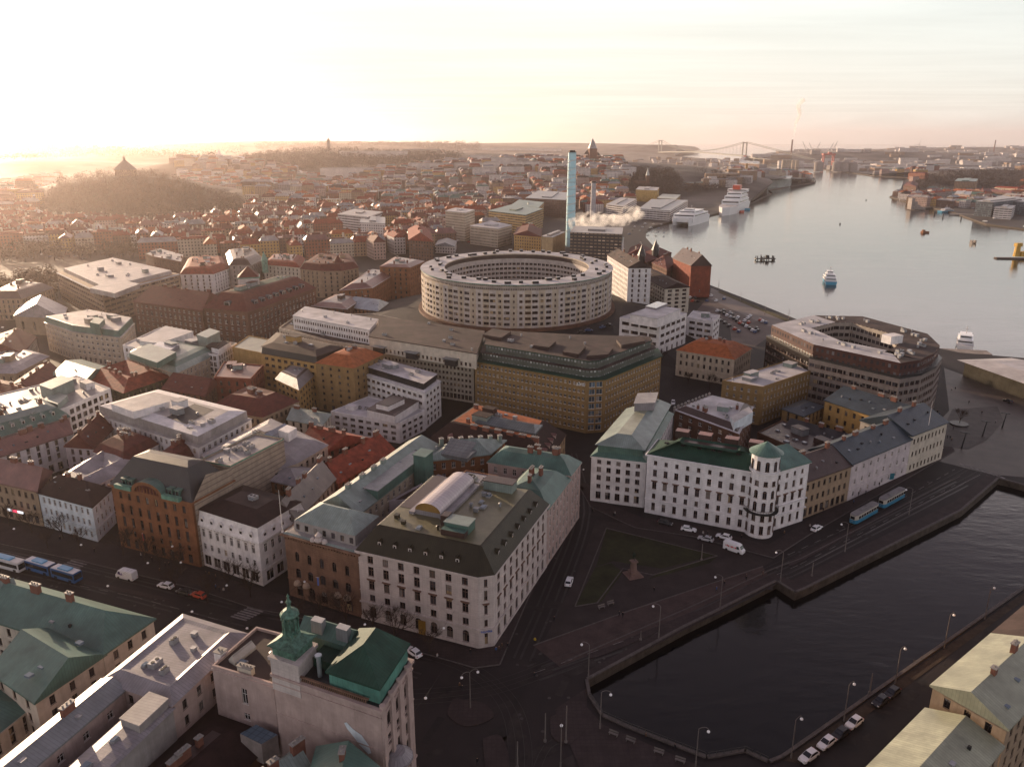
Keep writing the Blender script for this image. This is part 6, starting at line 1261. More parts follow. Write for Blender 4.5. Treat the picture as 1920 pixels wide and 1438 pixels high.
far('red_trim_shed', 'low blue grey shed with red roof edge on the right bank', [(1720, 362), (1760, 362), (1762, 358)], 0, 10, FW['grey'], R_ORG)
far('wooded_school', 'long green roofed building in the wooded right bank', [(1790, 340), (1830, 341), (1834, 336)], 8, 18, FW['tan'], R_GRN)
mb = MB(); q = W(1718, 392, 0); 
for k in range(5): mb.box((q.x+k*5-8, q.y+4, -1), (5.2, 14, [19, 13, 8, 5, 3][k]), 0, z0=1)
tag(mb.build('stepped_ramp_building', P_CONC, org=(q.x, q.y, -1)), 'dark stepped concrete structure at the right bank dock', 'building')

# ============================================================ chimneys, smoke, church, fort
CB = mat('pale blue chimney sheet', (.42, .68, .74), .5, noise=.06, rows=7.5, line=.5, bump=.1)
q = W(1069, 462, 0); r = thing('tall_chimney', 'very tall pale blue chimney with spiral bands behind the round building', 'chimney', q)
mb = MB(); mb.cyl((q.x, q.y, 0), 5.2, 99, 24, r2=4.3); mb.build('shaft', CB, r, smooth=False)
mb = MB(); zz = 15
for k in range(170):
    a0_, a1_ = k*.35, (k+1)*.35; z0_, z1_ = 12+k*.5, 12+(k+1)*.5; rr0, rr1 = 5.2-.9*z0_/99+.15, 5.2-.9*z1_/99+.15
    mb.tube((q.x+rr0*math.cos(a0_), q.y+rr0*math.sin(a0_), z0_), (q.x+rr1*math.cos(a1_), q.y+rr1*math.sin(a1_), z1_), .3, 4)
mb.build('spiral_band', FRW, r); mb = MB(); mb.cyl((q.x, q.y, 98.9), 4.5, .8, 24); mb.cyl((q.x, q.y, 99.6), 3.2, 1.6, 16); mb.build('cap', DK, r)
q = W(1113, 432, 0); q = W(1111, 418, 0); r = thing('slim_chimney', 'slimmer grey chimney right of the tall pale blue chimney', 'chimney', q); mb = MB(); h_ = HT((1111, 418), 343); mb.cyl((q.x, q.y, 0), 4, h_, 16, r2=3.2); mb.build('shaft', mat('grey chimney', (.42, .40, .42), .6, rows=9, line=.3), r); mb = MB(); mb.cyl((q.x, q.y, h_), 3.5, 2, 16); mb.build('cap', DK, r)
def smoke(name, label, pts, dens, seed, col=(1, .97, .93), nsc=.11, lo=.47):
    mb = MB(); rnd = random.Random(seed)
    ico = bpy.data.meshes.new('t'); import bmesh; bm = bmesh.new(); bmesh.ops.create_icosphere(bm, subdivisions=2, radius=1); bm.to_mesh(ico); bm.free()
    V = [v.co.copy() for v in ico.vertices]; F = [tuple(p.vertices) for p in ico.polygons]
    for x, y, z_, rad in pts:
        b0_ = len(mb.v); ph = rnd.uniform(0, 6)
        for v in V:
            k = rad*(1+.22*math.sin(v.x*4+ph)*math.cos(v.z*5+ph)); mb.v.append((x+v.x*k, y+v.y*k, z_+v.z*k*.85))
        mb.f += [tuple(b0_+i for i in f) for f in F]; mb.m += [0]*len(F)
    o = mb.build(name, [], org=pts[0][:3]); md = o.modifiers.new('r', 'REMESH'); md.mode = 'VOXEL'; md.voxel_size = max(1.2, min(p[3] for p in pts)*.22)
    m = bpy.data.materials.new(name); m.use_nodes = True; t = m.node_tree; t.nodes.clear(); out = N(t.nodes, 'ShaderNodeOutputMaterial'); v = N(t.nodes, 'ShaderNodeVolumePrincipled'); t.links.new(v.outputs[0], out.inputs['Volume'])
    v.inputs['Color'].default_value = (*col, 1); v.inputs['Anisotropy'].default_value = .3; v.inputs['Density'].default_value = dens
    g_ = N(t.nodes, 'ShaderNodeNewGeometry'); n_z = N(t.nodes, 'ShaderNodeTexNoise', i_Scale=nsc, i_Detail=5, i_Roughness=.65); t.links.new(g_.outputs['Position'], n_z.inputs[0]); r_z = N(t.nodes, 'ShaderNodeMapRange'); r_z.inputs[1].default_value = lo; r_z.inputs[2].default_value = .72; r_z.inputs[3].default_value = 0; r_z.inputs[4].default_value = dens; t.links.new(n_z.outputs[0], r_z.inputs[0]); t.links.new(r_z.outputs[0], v.inputs['Density'])
    o.data.materials.append(m); tag(o, label, name, kind='stuff')
rs_ = random.Random(5); q = W(1085, 432, 10); pts = []
for k in range(34):
    t = k/33; p = W(1082+t*118+rs_.uniform(-5, 5), 425-t*22+rs_.uniform(-7, 6), 24+t*8); pts.append((p.x, p.y+rs_.uniform(-6, 20), 22+t*10+rs_.uniform(-4, 6), rs_.uniform(6, 11)*(1-.2*t)))
smoke('steam', 'white steam drifting right from the plant at the foot of the chimney', pts, .16, 1)
FC = W(1483, 289, 0); FC = Vector((FC.x*.62, FC.y*.62, 0)); hh = None
def column(name, label, px, y0, y1, D, r0, m, segs=10, z0=None):
    u0 = (719-y0)/FPX; u1 = (719-y1)/FPX; zb = CAMH+D*(-SP+u0*CP)/(CP+u0*SP); zt_ = CAMH+D*(-SP+u1*CP)/(CP+u1*SP); x = (px-960)/FPX*(D*CP+(CAMH-zb)*SP)
    mb = MB(); mb.cyl((x, D, min(zb, 0)), r0, zt_-min(zb, 0), segs, r2=r0*.7); o = mb.build(name, m, org=(x, D, 0)); return tag(o, label, 'chimney'), (x, D, zt_)
FCm = mat('red brown chimney', (.20, .10, .08), .8); FCg = mat('grey far chimney', (.25, .22, .20), .8)
_, top = column('power_station_chimney', 'tall brown chimney with a smoke plume on the far river shore', 1483, 292, 262, 5600, 7.5, FCm)
pts = [(top[0]+2+8*math.sin(k*.5)*k/14+(k*1.3), top[1], top[2]+4+k*9.5, 6+k*.5) for k in range(27)]
smoke('smoke_plume', 'thin white smoke plume rising from the far brown chimney', pts, .09, 3, nsc=.03, lo=.30)
column('refinery_chimney', 'thin tall chimney near the right edge of the horizon', 1862, 292, 263, 5200, 4.5, FCm)
column('refinery_chimney', 'short white chimney left of the thin tall chimney on the right horizon', 1852, 292, 281, 5200, 4, FRW)
column('yellow_chimney', 'yellow brown round tower by the harbour road beyond the big ferry', 1398, 335, 307, 2100, 4.2, P_YEL)
# church on the hill
def hillpt(px, D, zoff=0):
    z = 40
    for _ in range(8): x = (px-960)/FPX*(D*CP+(CAMH-z)*SP); z = TH(x, D)
    return Vector((x, D, z+zoff))
q = hillpt(1110, 2150); r = thing('hill_church', 'dark brick church with massive pointed tower on the rocky hill', 'church', q); s = 1.0
def yz(py, D): u = (719-py)/FPX; return CAMH+D*(-SP+u*CP)/(CP+u*SP)
ztop = yz(261, 2150); zs = yz(279, 2150); mb = MB(); mb.box((q.x, q.y, q.z-8), (21, 20, zs-q.z+8), .2, z0=1); mb.box((q.x-13, q.y+4, q.z-8), (14, 22, (zs-q.z)*.55+8), .2, z0=1); mb.box((q.x+14, q.y+4, q.z-8), (16, 24, (zs-q.z)*.5+8), .2, z0=1); mb.box((q.x, q.y-14, q.z-8), (52, 12, 14), .2, z0=1)
CHB = mat('church brick', (.16, .075, .05), .85); mb.build('wall', CHB, r)
mb = MB(); mb.cyl((q.x, q.y, zs), 12.5, (ztop-zs)*.75, 8, r2=5); mb.cyl((q.x, q.y, zs+(ztop-zs)*.75), 4.6, (ztop-zs)*.33, 8, r2=.1, top=False); mb.build('spire', R_GRY, r)
mb = MB(); mb.cyl((q.x-13, q.y+4, zs-14), 9, 11, 4, r2=.1); mb.cyl((q.x+14, q.y+4, zs-17), 9, 9, 4, r2=.1); mb.build('side_roof', R_DTL, r)
q = hillpt(1210, 1700); zt2 = yz(315, 1700); r = thing('small_spire_church', 'small church with thin pale spire below the wooded hill', 'church', q); mb = MB(); mb.box((q.x-12, q.y, q.z-5), (26, 12, 17), .1, z0=1); mb.box((q.x+3, q.y-3, q.z-5), (7, 7, 28), .1, z0=1); mb.build('wall', P_BRICKB, r)
mb = MB(); mb.cyl((q.x+3, q.y-3, q.z+23), 4.5, max(10, zt2-q.z-23), 6, r2=.1, top=False); mb.build('spire', mat('pale spire', (.4, .42, .4), .5), r)
# the fort
q = hillpt(237, 1380); zw_ = yz(318, 1380); zt3 = yz(300, 1380); r = thing('fort_tower', 'octagonal stone fort with steep pyramid roof on the wooded hill at left', 'fort', q)
mb = MB(); mb.cyl((q.x, q.y, q.z-6), 18.5, zw_-q.z+6, 8, r2=18); mb.build('wall', mat('fort stone', (.22, .16, .12), .85, win=(9, 30, .12, .06, -2, (.03, .02, .02))), r)
mb = MB(); mb.cyl((q.x, q.y, zw_-.3), 20, zt3-zw_, 8, r2=2.2); mb.build('roof', R_BLU, r); mb = MB(); mb.cyl((q.x, q.y, zt3-.5), 2.2, 4, 8); mb.cyl((q.x, q.y, zt3+3.5), 2.8, 3.5, 8, r2=.1); mb.build('lantern', FCg, r)
for px, y0, y1, D, w_, lb in ((617, 272, 262, 2900, 10, 'small stone lookout tower on the wooded ridge'), (412, 300, 289, 2300, 16, 'pale tower block beside a white domed hall in the hazy left distance')):
    q = hillpt(px, D); mb = MB(); mb.box((q.x, q.y, q.z-6), (w_, w_, yz(y1, D)-q.z+6), 0, z0=1); mb.cyl((q.x, q.y, yz(y1, D)), w_*.35, w_*.8, 8, r2=.1); tag(mb.build('lookout_tower' if D > 2500 else 'pale_tower', FCg if D > 2500 else P_WHITE, org=q), lb, 'tower')
q = hillpt(438, 2300); mb = MB(); 
for k in range(10):
    a0_, a1_ = math.pi*k/10, math.pi*(k+1)/10; mb.face([(q.x-22*math.cos(a0_)*1.5, q.y-12, q.z+9*math.sin(a0_)+4), (q.x-22*math.cos(a1_)*1.5, q.y-12, q.z+9*math.sin(a1_)+4), (q.x-22*math.cos(a1_)*1.5, q.y+25, q.z+9*math.sin(a1_)+4), (q.x-22*math.cos(a0_)*1.5, q.y+25, q.z+9*math.sin(a0_)+4)][::-1])
mb.box((q.x, q.y+6, q.z-8), (66, 37, 12), 0, z0=1); tag(mb.build('domed_hall', P_WHITE, org=q), 'white hall with arched roof in the hazy left distance', 'hall')

# ============================================================ bridge, cranes, silos
BR = mat('bridge grey green', (.22, .22, .20), .7); D0 = 5200.
def far_pt(px, D, z): return Vector(((px-960)/FPX*(D*CP+(CAMH-z)*SP), D, z))
TA, TB = far_pt(1237, 6400, 0), far_pt(1394, 4700, 0); r = thing('suspension_bridge', 'long suspension bridge with two tall towers across the river mouth', 'bridge', (*((TA+TB)/2).xy, 0))
td = (TB-TA).normalized(); tn = Vector((-td.y, td.x, 0)); zA, zB = yz(263, 6400), yz(266.5, 4700)
for T_, zt_ in ((TA, zA), (TB, zB)):
    mb = MB()
    for s_ in (-11, 11): p = T_+tn*s_; mb.box((p.x, p.y, -3), (9, 6, zt_+3), math.atan2(td.y, td.x), z0=1)
    for z_ in (30, zt_-8): mb.box((T_.x, T_.y, z_), (5, 24, 6), math.atan2(td.y, td.x), z0=1)
    mb.build('tower', BR, r)
DZ = 46.; L_ = (TB-TA).length; mb = MB(); S0, S1 = TA-td*900, TB+td*950
def dk(t): return DZ-6-14*abs(t-.5)*2*.8 if 0 <= t <= 1 else DZ-20-26*min(1, (abs(t-.5)-.5)*2.2)
m_ = (S0+S1)/2; tt = np.linspace(-.5, 1.55, 42)
for a_, b_ in zip(tt, tt[1:]):
    p, q = TA+(TB-TA)*a_, TA+(TB-TA)*b_; zp, zq = dk(a_)+6, dk(b_)+6
    for o_ in (1,):
        A_, B__, C__, D__ = p-tn*13, q-tn*13, q+tn*13, p+tn*13
        mb.face([P3(A_, zp), P3(B__, zq), P3(C__, zq), P3(D__, zp)]); mb.face([P3(A_, zp-7), P3(B__, zq-7), P3(B__, zq), P3(A_, zp)]); mb.face([P3(D__, zp), P3(C__, zq), P3(C__, zq-7), P3(D__, zp-7)]); mb.face([P3(D__, zp-7), P3(C__, zq-7), P3(B__, zq-7), P3(A_, zp-7)])
mb.build('deck', BR, r)
for s_ in (-13, 13):
    mb = MB(); prev = None
    for t in np.linspace(-.42, 1.5, 60):
        if 0 <= t <= 1: z_ = DZ+4+(zA*(1-t)+zB*t-DZ-4)*(2*t-1)**2
        elif t < 0: z_ = zA+(DZ-10-zA)*(-t/.42)
        else: z_ = zB+(DZ-18-zB)*((t-1)/.5)
        p = TA+(TB-TA)*t+tn*s_; p = Vector((p.x, p.y, z_))
        if prev is not None: mb.tube(prev, p, 1.3, 4)
        prev = p
        if 0 < t < 1: mb.tube(p, (p.x, p.y, DZ-6), .35, 3)
    mb.build('cable', BR, r)
for t in (-.3, -.2, -.1, 1.1, 1.2, 1.3, 1.4): p = TA+(TB-TA)*t; mb = MB(); mb.box((p.x, p.y, -2), (6, 20, dk(t)+2), math.atan2(td.y, td.x), z0=1); mb.build('pier', BR, r)
RG = mat('red crane paint', (.38, .07, .05), .6); GC = mat('grey crane paint', (.25, .24, .24), .6)
def gantry(px, D, h, w_, m, label, jib=0):
    p = far_pt(px, D, 0); r = thing('gantry_crane', label, 'crane', p); mb = MB()
    for sx in (-1, 1):
        for sy in (-1, 1): mb.box((p.x+sx*w_/2, p.y+sy*w_*.2, 0), (w_*.09, w_*.09, h*.8), 0, z0=1)
        mb.box((p.x+sx*w_/2, p.y, h*.35), (w_*.07, w_*.4, w_*.06), 0, z0=1)
    mb.build('legs' if 0 else 'frame', m, r); mb = MB(); mb.box((p.x, p.y, h*.8), (w_*1.25, w_*.5, h*.1), 0, z0=1); mb.box((p.x+w_*.1, p.y, h*.9), (w_*.3, w_*.3, h*.08), 0, z0=1); mb.build('girder', m, r)
    if jib: mb = MB(); mb.tube((p.x-w_*.4, p.y, h*.85), (p.x-w_*.4+jib*.5, p.y, h*.85+abs(jib)), 1.6, 4); mb.tube((p.x, p.y, h*.9), (p.x-w_*.4+jib*.4, p.y, h*.8+abs(jib)*.8), .8, 4); mb.build('jib', m, r)
gantry(1551, 3600, 66, 44, RG, 'big red dockyard gantry crane on the far right shore')
for px, D, h, j in ((1513, 6200, 60, -60), (1524, 6300, 60, -50), (1532, 6200, 60, 55), (1557, 6000, 60, 50), (1563, 5900, 62, 60)): gantry(px, D, h, 34, GC, 'hazy harbour crane with raised jib, %s the red gantry crane' % ('left of' if px < 1545 else 'right of'), j)
for o in [o for o in bpy.data.objects if o.name.startswith('gantry_crane') and 'hazy' in o.get('label', '')]: o['group'] = 'hazy harbour cranes'
for i, px in enumerate((1534, 1568, 1582, 1598)):
    p = far_pt(px, 3100, 0); mb = MB(); mb.cyl((p.x, p.y, 0), 17, [34, 34, 36, 32][i], 18); mb.cyl((p.x, p.y, [34, 34, 36, 32][i]), 17, 5, 18, r2=6); tag(mb.build('storage_silo', FW['white'] if 0 else P_CONC, org=p), ['concrete silo left of the red gantry crane', 'concrete silo just right of the red gantry crane', 'taller concrete silo right of the red gantry crane', 'last concrete silo of the row on the far shore'][i], 'silo')
for i, px in enumerate((1468, 1474, 1480, 1487, 1494)):
    p = far_pt(px, 3650, 0); farw('apartment_tower', 'pale apartment tower on the far shore left of the red gantry crane', ccw([p.xy+Vector(v) for v in ((-6, -6), (6, -6), (6, 6), (-6, 6))]), 0, 30, FW['cream'], R_WHT, group='row of pale apartment towers')
for i, px in enumerate((1716, 1723, 1730)):
    p = far_pt(px, 2350, 0); farw('apartment_tower', 'sunlit ochre apartment tower above the right bank boatyard', ccw([p.xy+Vector(v) for v in ((-7, -7), (7, -7), (7, 7), (-7, 7))]), 0, 32, FW['yellow'], R_WHT, group='row of ochre apartment towers')
p = far_pt(1720, 6300, 0); r = thing('wind_turbine', 'white wind turbine on the hazy horizon', 'wind turbine', p); mb = MB(); mb.cyl((p.x, p.y, 0), 2.6, 92, 8, r2=1.6); mb.build('mast', FRW, r); mb = MB()
for k in range(3): a = .3+k*2.094; mb.tube((p.x, p.y-3, 92), (p.x+42*math.sin(a), p.y-3, 92+42*math.cos(a)), 1.8, 4, r2=.4)
mb.build('rotor', FRW, r)

# ============================================================ generic city
occ = []
for o in bpy.data.objects:
    if o.get('category') in ('building', 'office building', 'apartment building', 'church', 'fort'):
        cs = [];
        for ch in o.children:
            if ch.name.startswith('wall') or ch.name.startswith('roof'):
                for k in ch.bound_box: cs.append((k[0]+ORG[ch].x, k[1]+ORG[ch].y))
        if cs: occ.append((min(c[0] for c in cs), min(c[1] for c in cs), max(c[0] for c in cs), max(c[1] for c in cs)))
def clash(x, y, r):
    for a in occ:
        if a[0]-r < x < a[2]+r and a[1]-r < y < a[3]+r: return True
    if pip(canal, x, y) or pip(riv, x, y): return True
    for dx, dy in ((r*1.2, 0), (-r*1.2, 0), (0, r*1.2), (0, -r*1.2)):
        if pip(riv, x+dx, y+dy) or pip(canal, x+dx, y+dy): return True
    return False
def screg(x, y, polys):
    p = PX((x, y, 5)); return p and any(pip(P, p[0], p[1]) for P in polys)
# pixel regions left open or wooded
OPEN = [[(1190, 440), (1180, 378), (1290, 352), (1400, 352), (1460, 338), (1550, 328), (1550, 362), (1400, 402), (1300, 430)], [(-200, 462), (60, 466), (250, 474), (275, 480), (275, 500), (-200, 530)], [(840, 452), (960, 462), (1000, 440), (980, 425), (1100, 400), (1210, 380), (1260, 430), (1215, 470), (1150, 480), (860, 500)],
        [(1140, 500), (1500, 600), (1920, 720), (1960, 1500), (1000, 1500), (1060, 900), (1120, 700), (1250, 640)], [(-300, 960), (700, 1180), (1100, 1000), (1000, 1600), (-300, 1600)], [(-200, 490), (110, 510), (200, 590), (90, 600), (-200, 600)], [(795, 480), (1150, 480), (1180, 620), (700, 640)]]
WOODS = [[(60, 415), (110, 340), (210, 318), (300, 330), (380, 360), (470, 380), (470, 405), (330, 425), (250, 428)], [(440, 300), (560, 280), (700, 276), (870, 292), (830, 318), (560, 322)], [(1150, 320), (1320, 325), (1400, 345), (1330, 362), (1180, 372)], [(1725, 335), (1800, 322), (1920, 322), (1920, 362), (1790, 362), (1715, 358)]]
rg = random.Random(11); houses = []
def houseset(x, y, ang, lx, ly, rg, tall):
    """perimeter block of houses"""
    c, s = math.cos(ang), math.sin(ang); dp = rg.uniform(10.5, 12.5)
    def add(u0, u1, v0, v1):
        P = [Vector((x+u*c-v*s, y+u*s+v*c)) for u, v in ((u0, v0), (u1, v0), (u1, v1), (u0, v1))]
        cc = sum(P, Vector((0, 0)))/4
        pp = PX((cc.x, cc.y, 5))
        if pp and (pp[1] > (400 if pp[0] > 1000 else 478) or (pp[0] < 275 and pp[1] > 462)): return
        if clash(cc.x, cc.y, 9) or screg(cc.x, cc.y, OPEN) or screg(cc.x, cc.y, WOODS): return
        houses.append((P, cc, rg.uniform(*tall)))
    for sgn in (-1, 1):
        n = max(2, round(lx/rg.uniform(19, 30))); cuts = [-lx/2+lx*k/n for k in range(n+1)]
        for a, b in zip(cuts, cuts[1:]):
            if rg.random() < .93: add(a, b-.3, sgn*(ly/2)-(dp if sgn > 0 else 0), sgn*(ly/2)+(dp if sgn < 0 else 0))
        if rg.random() < .9: 
            if ly-2*dp > 8: add(sgn*lx/2-(dp if sgn > 0 else 0), sgn*lx/2+(dp if sgn < 0 else 0), -ly/2+dp+.3, ly/2-dp-.3)
for ang, x0, x1, y0, y1, bx, by, tall in ((R(22), -760, 330, 330, 1250, 82, 62, (13, 19)), (R(8), -1300, 330, 1250, 2300, 92, 66, (12, 18)), (R(30), 300, 900, 1350, 2600, 80, 60, (10, 16)), (R(15), 850, 2300, 1050, 2900, 130, 90, (8, 18))):
    yy = y0
    while yy < y1:
        xx = x0+(yy % 37)
        while xx < x1:
            px_ = PX((xx, yy, 10))
            if px_ and -80 < px_[0] < 2000:
                lo = TH(xx, yy)
                if rg.random() < (.95 if yy < 1300 else .82): houseset(xx, yy, ang+rg.uniform(-.04, .04), bx-rg.uniform(8, 13), by-rg.uniform(7, 11), rg, tall)
            xx += bx
        yy += by
print('houses', len(houses))
def hcol(x, y, rg):
    t = rg.random()
    if y < 1300: w_ = rg.choice(['tan', 'brick', 'brick', 'brown', 'cream', 'white', 'pink', 'brown', 'yellow']); rf = rg.choice([R_RED, R_RED, R_MAR, R_RED, R_MAR, R_ORG, R_GRY, R_WHT, R_PNK])
    else: w_ = rg.choice(['tan', 'cream', 'white', 'pink', 'brick', 'grey', 'brown', 'yellow']); rf = rg.choice([R_RED, R_MAR, R_ORG, R_GRY, R_LIL, R_WHT, R_WHT, R_PNK, R_FELT, R_GRN])
    return w_, rf
RN = {R_RED.name: 'red', R_MAR.name: 'maroon', R_ORG.name: 'orange', R_GRY.name: 'grey', R_LIL.name: 'lilac', R_WHT.name: 'pale', R_PNK.name: 'rosy', R_FELT.name: 'brown', R_GRN.name: 'green'}
houses.sort(key=lambda h: h[1].y if abs(h[1].x) < h[1].y*.68 else 1e6)
LM = [('the terraced car park', 220, 520), ('the curved white house', 380, 500), ('the thin green spire', 497, 480), ('the brick department store', 500, 560), ('the orange brick block', 755, 500), ('the round building', 970, 500), ('the red hipped block', 788, 440), ('the beige slab office', 862, 395), ('the beige corner office', 920, 425),
      ('the far white office', 698, 415), ('the fort hill', 260, 370), ('the white terraced office', 675, 395), ('the green roofed offices', 965, 390), ('the tall chimney', 1072, 430), ('the slim chimney', 1111, 400), ('the ferry terminal', 1245, 385), ('the church hill', 1040, 340), ('the brown apartment slabs', 1300, 345), ('the moat trees', 120, 460), ('the right bank office', 1870, 375), ('the brick point house', 1705, 348), ('the curved corner block', 620, 500)]
NW = ['no', 'one', 'two', 'three', 'four']
def region(c):
    p = PX((c.x, c.y, 10)); l = min(LM, key=lambda l: math.hypot(p[0]-l[1], (p[1]-l[2])*2.2)); dx, dy = p[0]-l[1], (p[1]-l[2])*2.2
    return ('just ' if math.hypot(dx, dy) < 45 else 'far ' if math.hypot(dx, dy) > 110 else '')+(('left of ' if dx < 0 else 'right of ') if abs(dx) > abs(dy) else ('behind ' if dy < 0 else 'in front of '))+l[0]
rest = {}; rroof = {}
for i, (P, c, h) in enumerate(houses):
    z = TH(c.x, c.y); wn_, rf = hcol(c.x, c.y, rg); hp_ = rg.random() < .8; p_ = PX((c.x, c.y, 10))
    if i < 290:
        wc = wn_; reg = region(c); nc = rg.choice((2, 3, 4)); lab = '%s %s house, %s %s roof, %s chimney%s, %s' % ('tall' if h > 16 else 'low', wc, RN[rf.name], 'hipped' if hp_ else 'flat', NW[nc], '' if nc == 1 else 's', reg)
        farw('town_house', lab, P, z, h, FW[wn_], rf, 'hip' if hp_ else 'flat', rg.uniform(3.5, 5.5), 'town houses %s' % reg, ch=nc)
    else:
        mb = rest.setdefault(wn_, MB()); mb.prism(P, z-5, z+h, top=False); rm = rroof.setdefault(rf.name, (MB(), rf))[0]
        if hp_: roof_hip(P, z+h, rg.uniform(3, 4.5), rm, 3, 3, .3, fascia=False)
        else: rm.prism(P, z+h, z+h+.8)
        if c.y < 1900: rm.box((c.x+rg.uniform(-4, 4), c.y+rg.uniform(-2, 2), z+h+1.5), (1.8, 1, 4), rg.uniform(0, 1), z0=1)
allm = MB(); mats = []
for k, mb in rest.items():
    off = len(allm.v); allm.v += mb.v; allm.f += [tuple(off+i for i in f) for f in mb.f]; allm.m += [len(mats)]*len(mb.f); mats.append(FW[k])
for k, (mb, m) in rroof.items():
    off = len(allm.v); allm.v += mb.v; allm.f += [tuple(off+i for i in f) for f in mb.f]; allm.m += [len(mats)]*len(mb.f); mats.append(m)
tag(allm.build('distant_town_houses', mats), 'mass of small roofs of the distant town fading into the haze', 'town', kind='stuff')
# white slabs on the church hill
for i, (px, py, wpx, hh_) in enumerate(((908, 338, 42, 26), (938, 345, 40, 18), (960, 332, 44, 22), (985, 322, 50, 22), (1010, 343, 40, 20), (1034, 328, 46, 24), (945, 312, 46, 20), (990, 304, 50, 20), (1040, 308, 44, 18), (1075, 318, 40, 18), (1088, 336, 36, 20), (1112, 346, 44, 16), (1130, 322, 60, 16), (1150, 342, 34, 22), (1176, 330, 30, 18), (922, 322, 30, 20), (968, 352, 46, 16), (1060, 350, 50, 16), (900, 300, 40, 14), (1012, 292, 46, 12))):
    g = GND(px, py); w_ = wpx*g.y/FPX; a = .12*((i*7) % 5-2); P = [g.xy+Matrix.Rotation(a, 2) @ Vector(v) for v in ((-w_/2, -6), (w_/2, -6), (w_/2, 6), (-w_/2, 6))]
    farw('hill_apartment_slab', 'white apartment slab on the church hill', ccw(P), g.z-2, hh_+2, FW['white'], R_WHT, group='white apartment slabs on the church hill')
for px, py, wpx, lb in ((700, 296, 120, 'long white apartment block on the ridge left of the church hill'), (790, 292, 70, 'cream apartment block on the ridge left of the church hill'), (840, 322, 130, 'long pale block at the foot of the ridge'), (690, 330, 170, 'very long pale housing row in the haze left of the church hill'), (960, 284, 180, 'long low housing row on the skyline behind the church hill')):
    g = GND(px, py); w_ = wpx*g.y/FPX; P = [g.xy+Vector(v) for v in ((-w_/2, -7), (w_/2, -7+w_*.12), (w_/2, 7+w_*.12), (-w_/2, 7))]; farw('ridge_block', lb, P, g.z-4, 22, FW['cream' if 'cream' in lb else 'white'], R_WHT)
# far right bank and horizon sheds as one hazy mass
mb = MB()
for k in range(420):
    px, py = rg.uniform(1400, 1925), rg.choice((rg.uniform(286, 298), rg.uniform(296, 330)))
    if py > 322 and px < 1740: continue
    p = W(px, py, 0)
    if pip(riv, p.x, p.y) or pip(riv, p.x, p.y-40): continue
    s = p.y/2000; mb.box((p.x, p.y, TH(p.x, p.y)-3), (rg.uniform(20, 90)*s**.5, rg.uniform(14, 40), rg.uniform(8, 22)+3), rg.uniform(-.4, .4), rg.choice((0, 0, 1, 2)), 3, z0=1)
for k in range(260):
    px, py = rg.uniform(1160, 1400), rg.uniform(300, 352); p = GND(px, py)
    if pip(riv, p.x, p.y) or pip(riv, p.x, p.y-30) or screg(p.x, p.y, WOODS[2:3]): continue
    mb.box((p.x, p.y, p.z-3), (rg.uniform(16, 46), rg.uniform(12, 24), rg.uniform(8, 18)+3), rg.uniform(-.4, .4), rg.choice((0, 1, 2)), 3, z0=1)
tag(mb.build('distant_harbour_buildings', [FW['white'], FW['tan'], FW['grey'], R_WHT]), 'hazy mass of distant harbour and suburb buildings', 'town', kind='stuff')

# ============================================================ woods
def woods(name, label, polys, n, rad, hz, m, seed, tri=26, minz=-1, world=False):
    rn = random.Random(seed); vs = []; fs = []
    for P in polys:
        xs = [p[0] for p in P]; ys = [p[1] for p in P]; k = 0; tries = 0
        while k < n and tries < n*6:
            tries += 1
            px, py = rn.uniform(min(xs), max(xs)), rn.uniform(min(ys), max(ys))
            if not pip(P, px, py): continue
            g = GND(px, py)
            if clash(g.x, g.y, 2): continue
            k += 1; r_ = rn.uniform(*rad); h_ = rn.uniform(*hz)
            for _ in range(tri):
                th, ph, rr = rn.uniform(0, 6.283), math.acos(rn.uniform(-.5, 1)), rn.uniform(.55, 1)**.5
                c = Vector((g.x+r_*rr*math.sin(ph)*math.cos(th), g.y+r_*rr*math.sin(ph)*math.sin(th), g.z+h_*.55+h_*.45*rr*math.cos(ph)))
                d1 = Vector((rn.uniform(-1, 1), rn.uniform(-1, 1), rn.uniform(-.4, 1))).normalized()*r_*rn.uniform(.25, .5); d2 = Vector((rn.uniform(-1, 1), rn.uniform(-1, 1), rn.uniform(-.4, 1))).normalized()*r_*rn.uniform(.12, .3)
                b_ = len(vs); vs += [tuple(c-d1*.5), tuple(c+d1*.5), tuple(c+d2)]; fs.append((b_, b_+1, b_+2))
            b_ = len(vs); vs += [(g.x-.3, g.y, g.z-1), (g.x+.3, g.y, g.z-1), (g.x, g.y, g.z+h_*.8)]; fs.append((b_, b_+1, b_+2))
    me = bpy.data.meshes.new(name); me.from_pydata(vs, [], fs); me.uv_layers.new(name='UVMap'); me.materials.append(m); o = bpy.data.objects.new(name, me); COL.objects.link(o); return tag(o, label, 'woods', kind='stuff')
TW = mat('bare twigs', (.085, .050, .033), .9, noise=.45, ns=.16, bump=0); TW2 = mat('far wood twigs', (.075, .055, .042), .9, noise=.35, ns=.02, bump=0)
woods('fort_hill_woods', 'dense bare brown trees covering the fort hill', WOODS[:1], 2300, (3.5, 6), (9, 14), TW, 1)
woods('ridge_woods', 'dark bare woods on the long ridge left of the church hill', WOODS[1:2], 1700, (7, 12), (12, 18), TW2, 2, 22)
woods('church_hill_woods', 'dark woods on the slope right of the church', WOODS[2:3], 1100, (5, 8), (10, 15), TW, 3, 20)
woods('right_bank_woods', 'brown woods on the low right bank hill', WOODS[3:], 1000, (5, 8), (9, 13), TW, 4, 22)
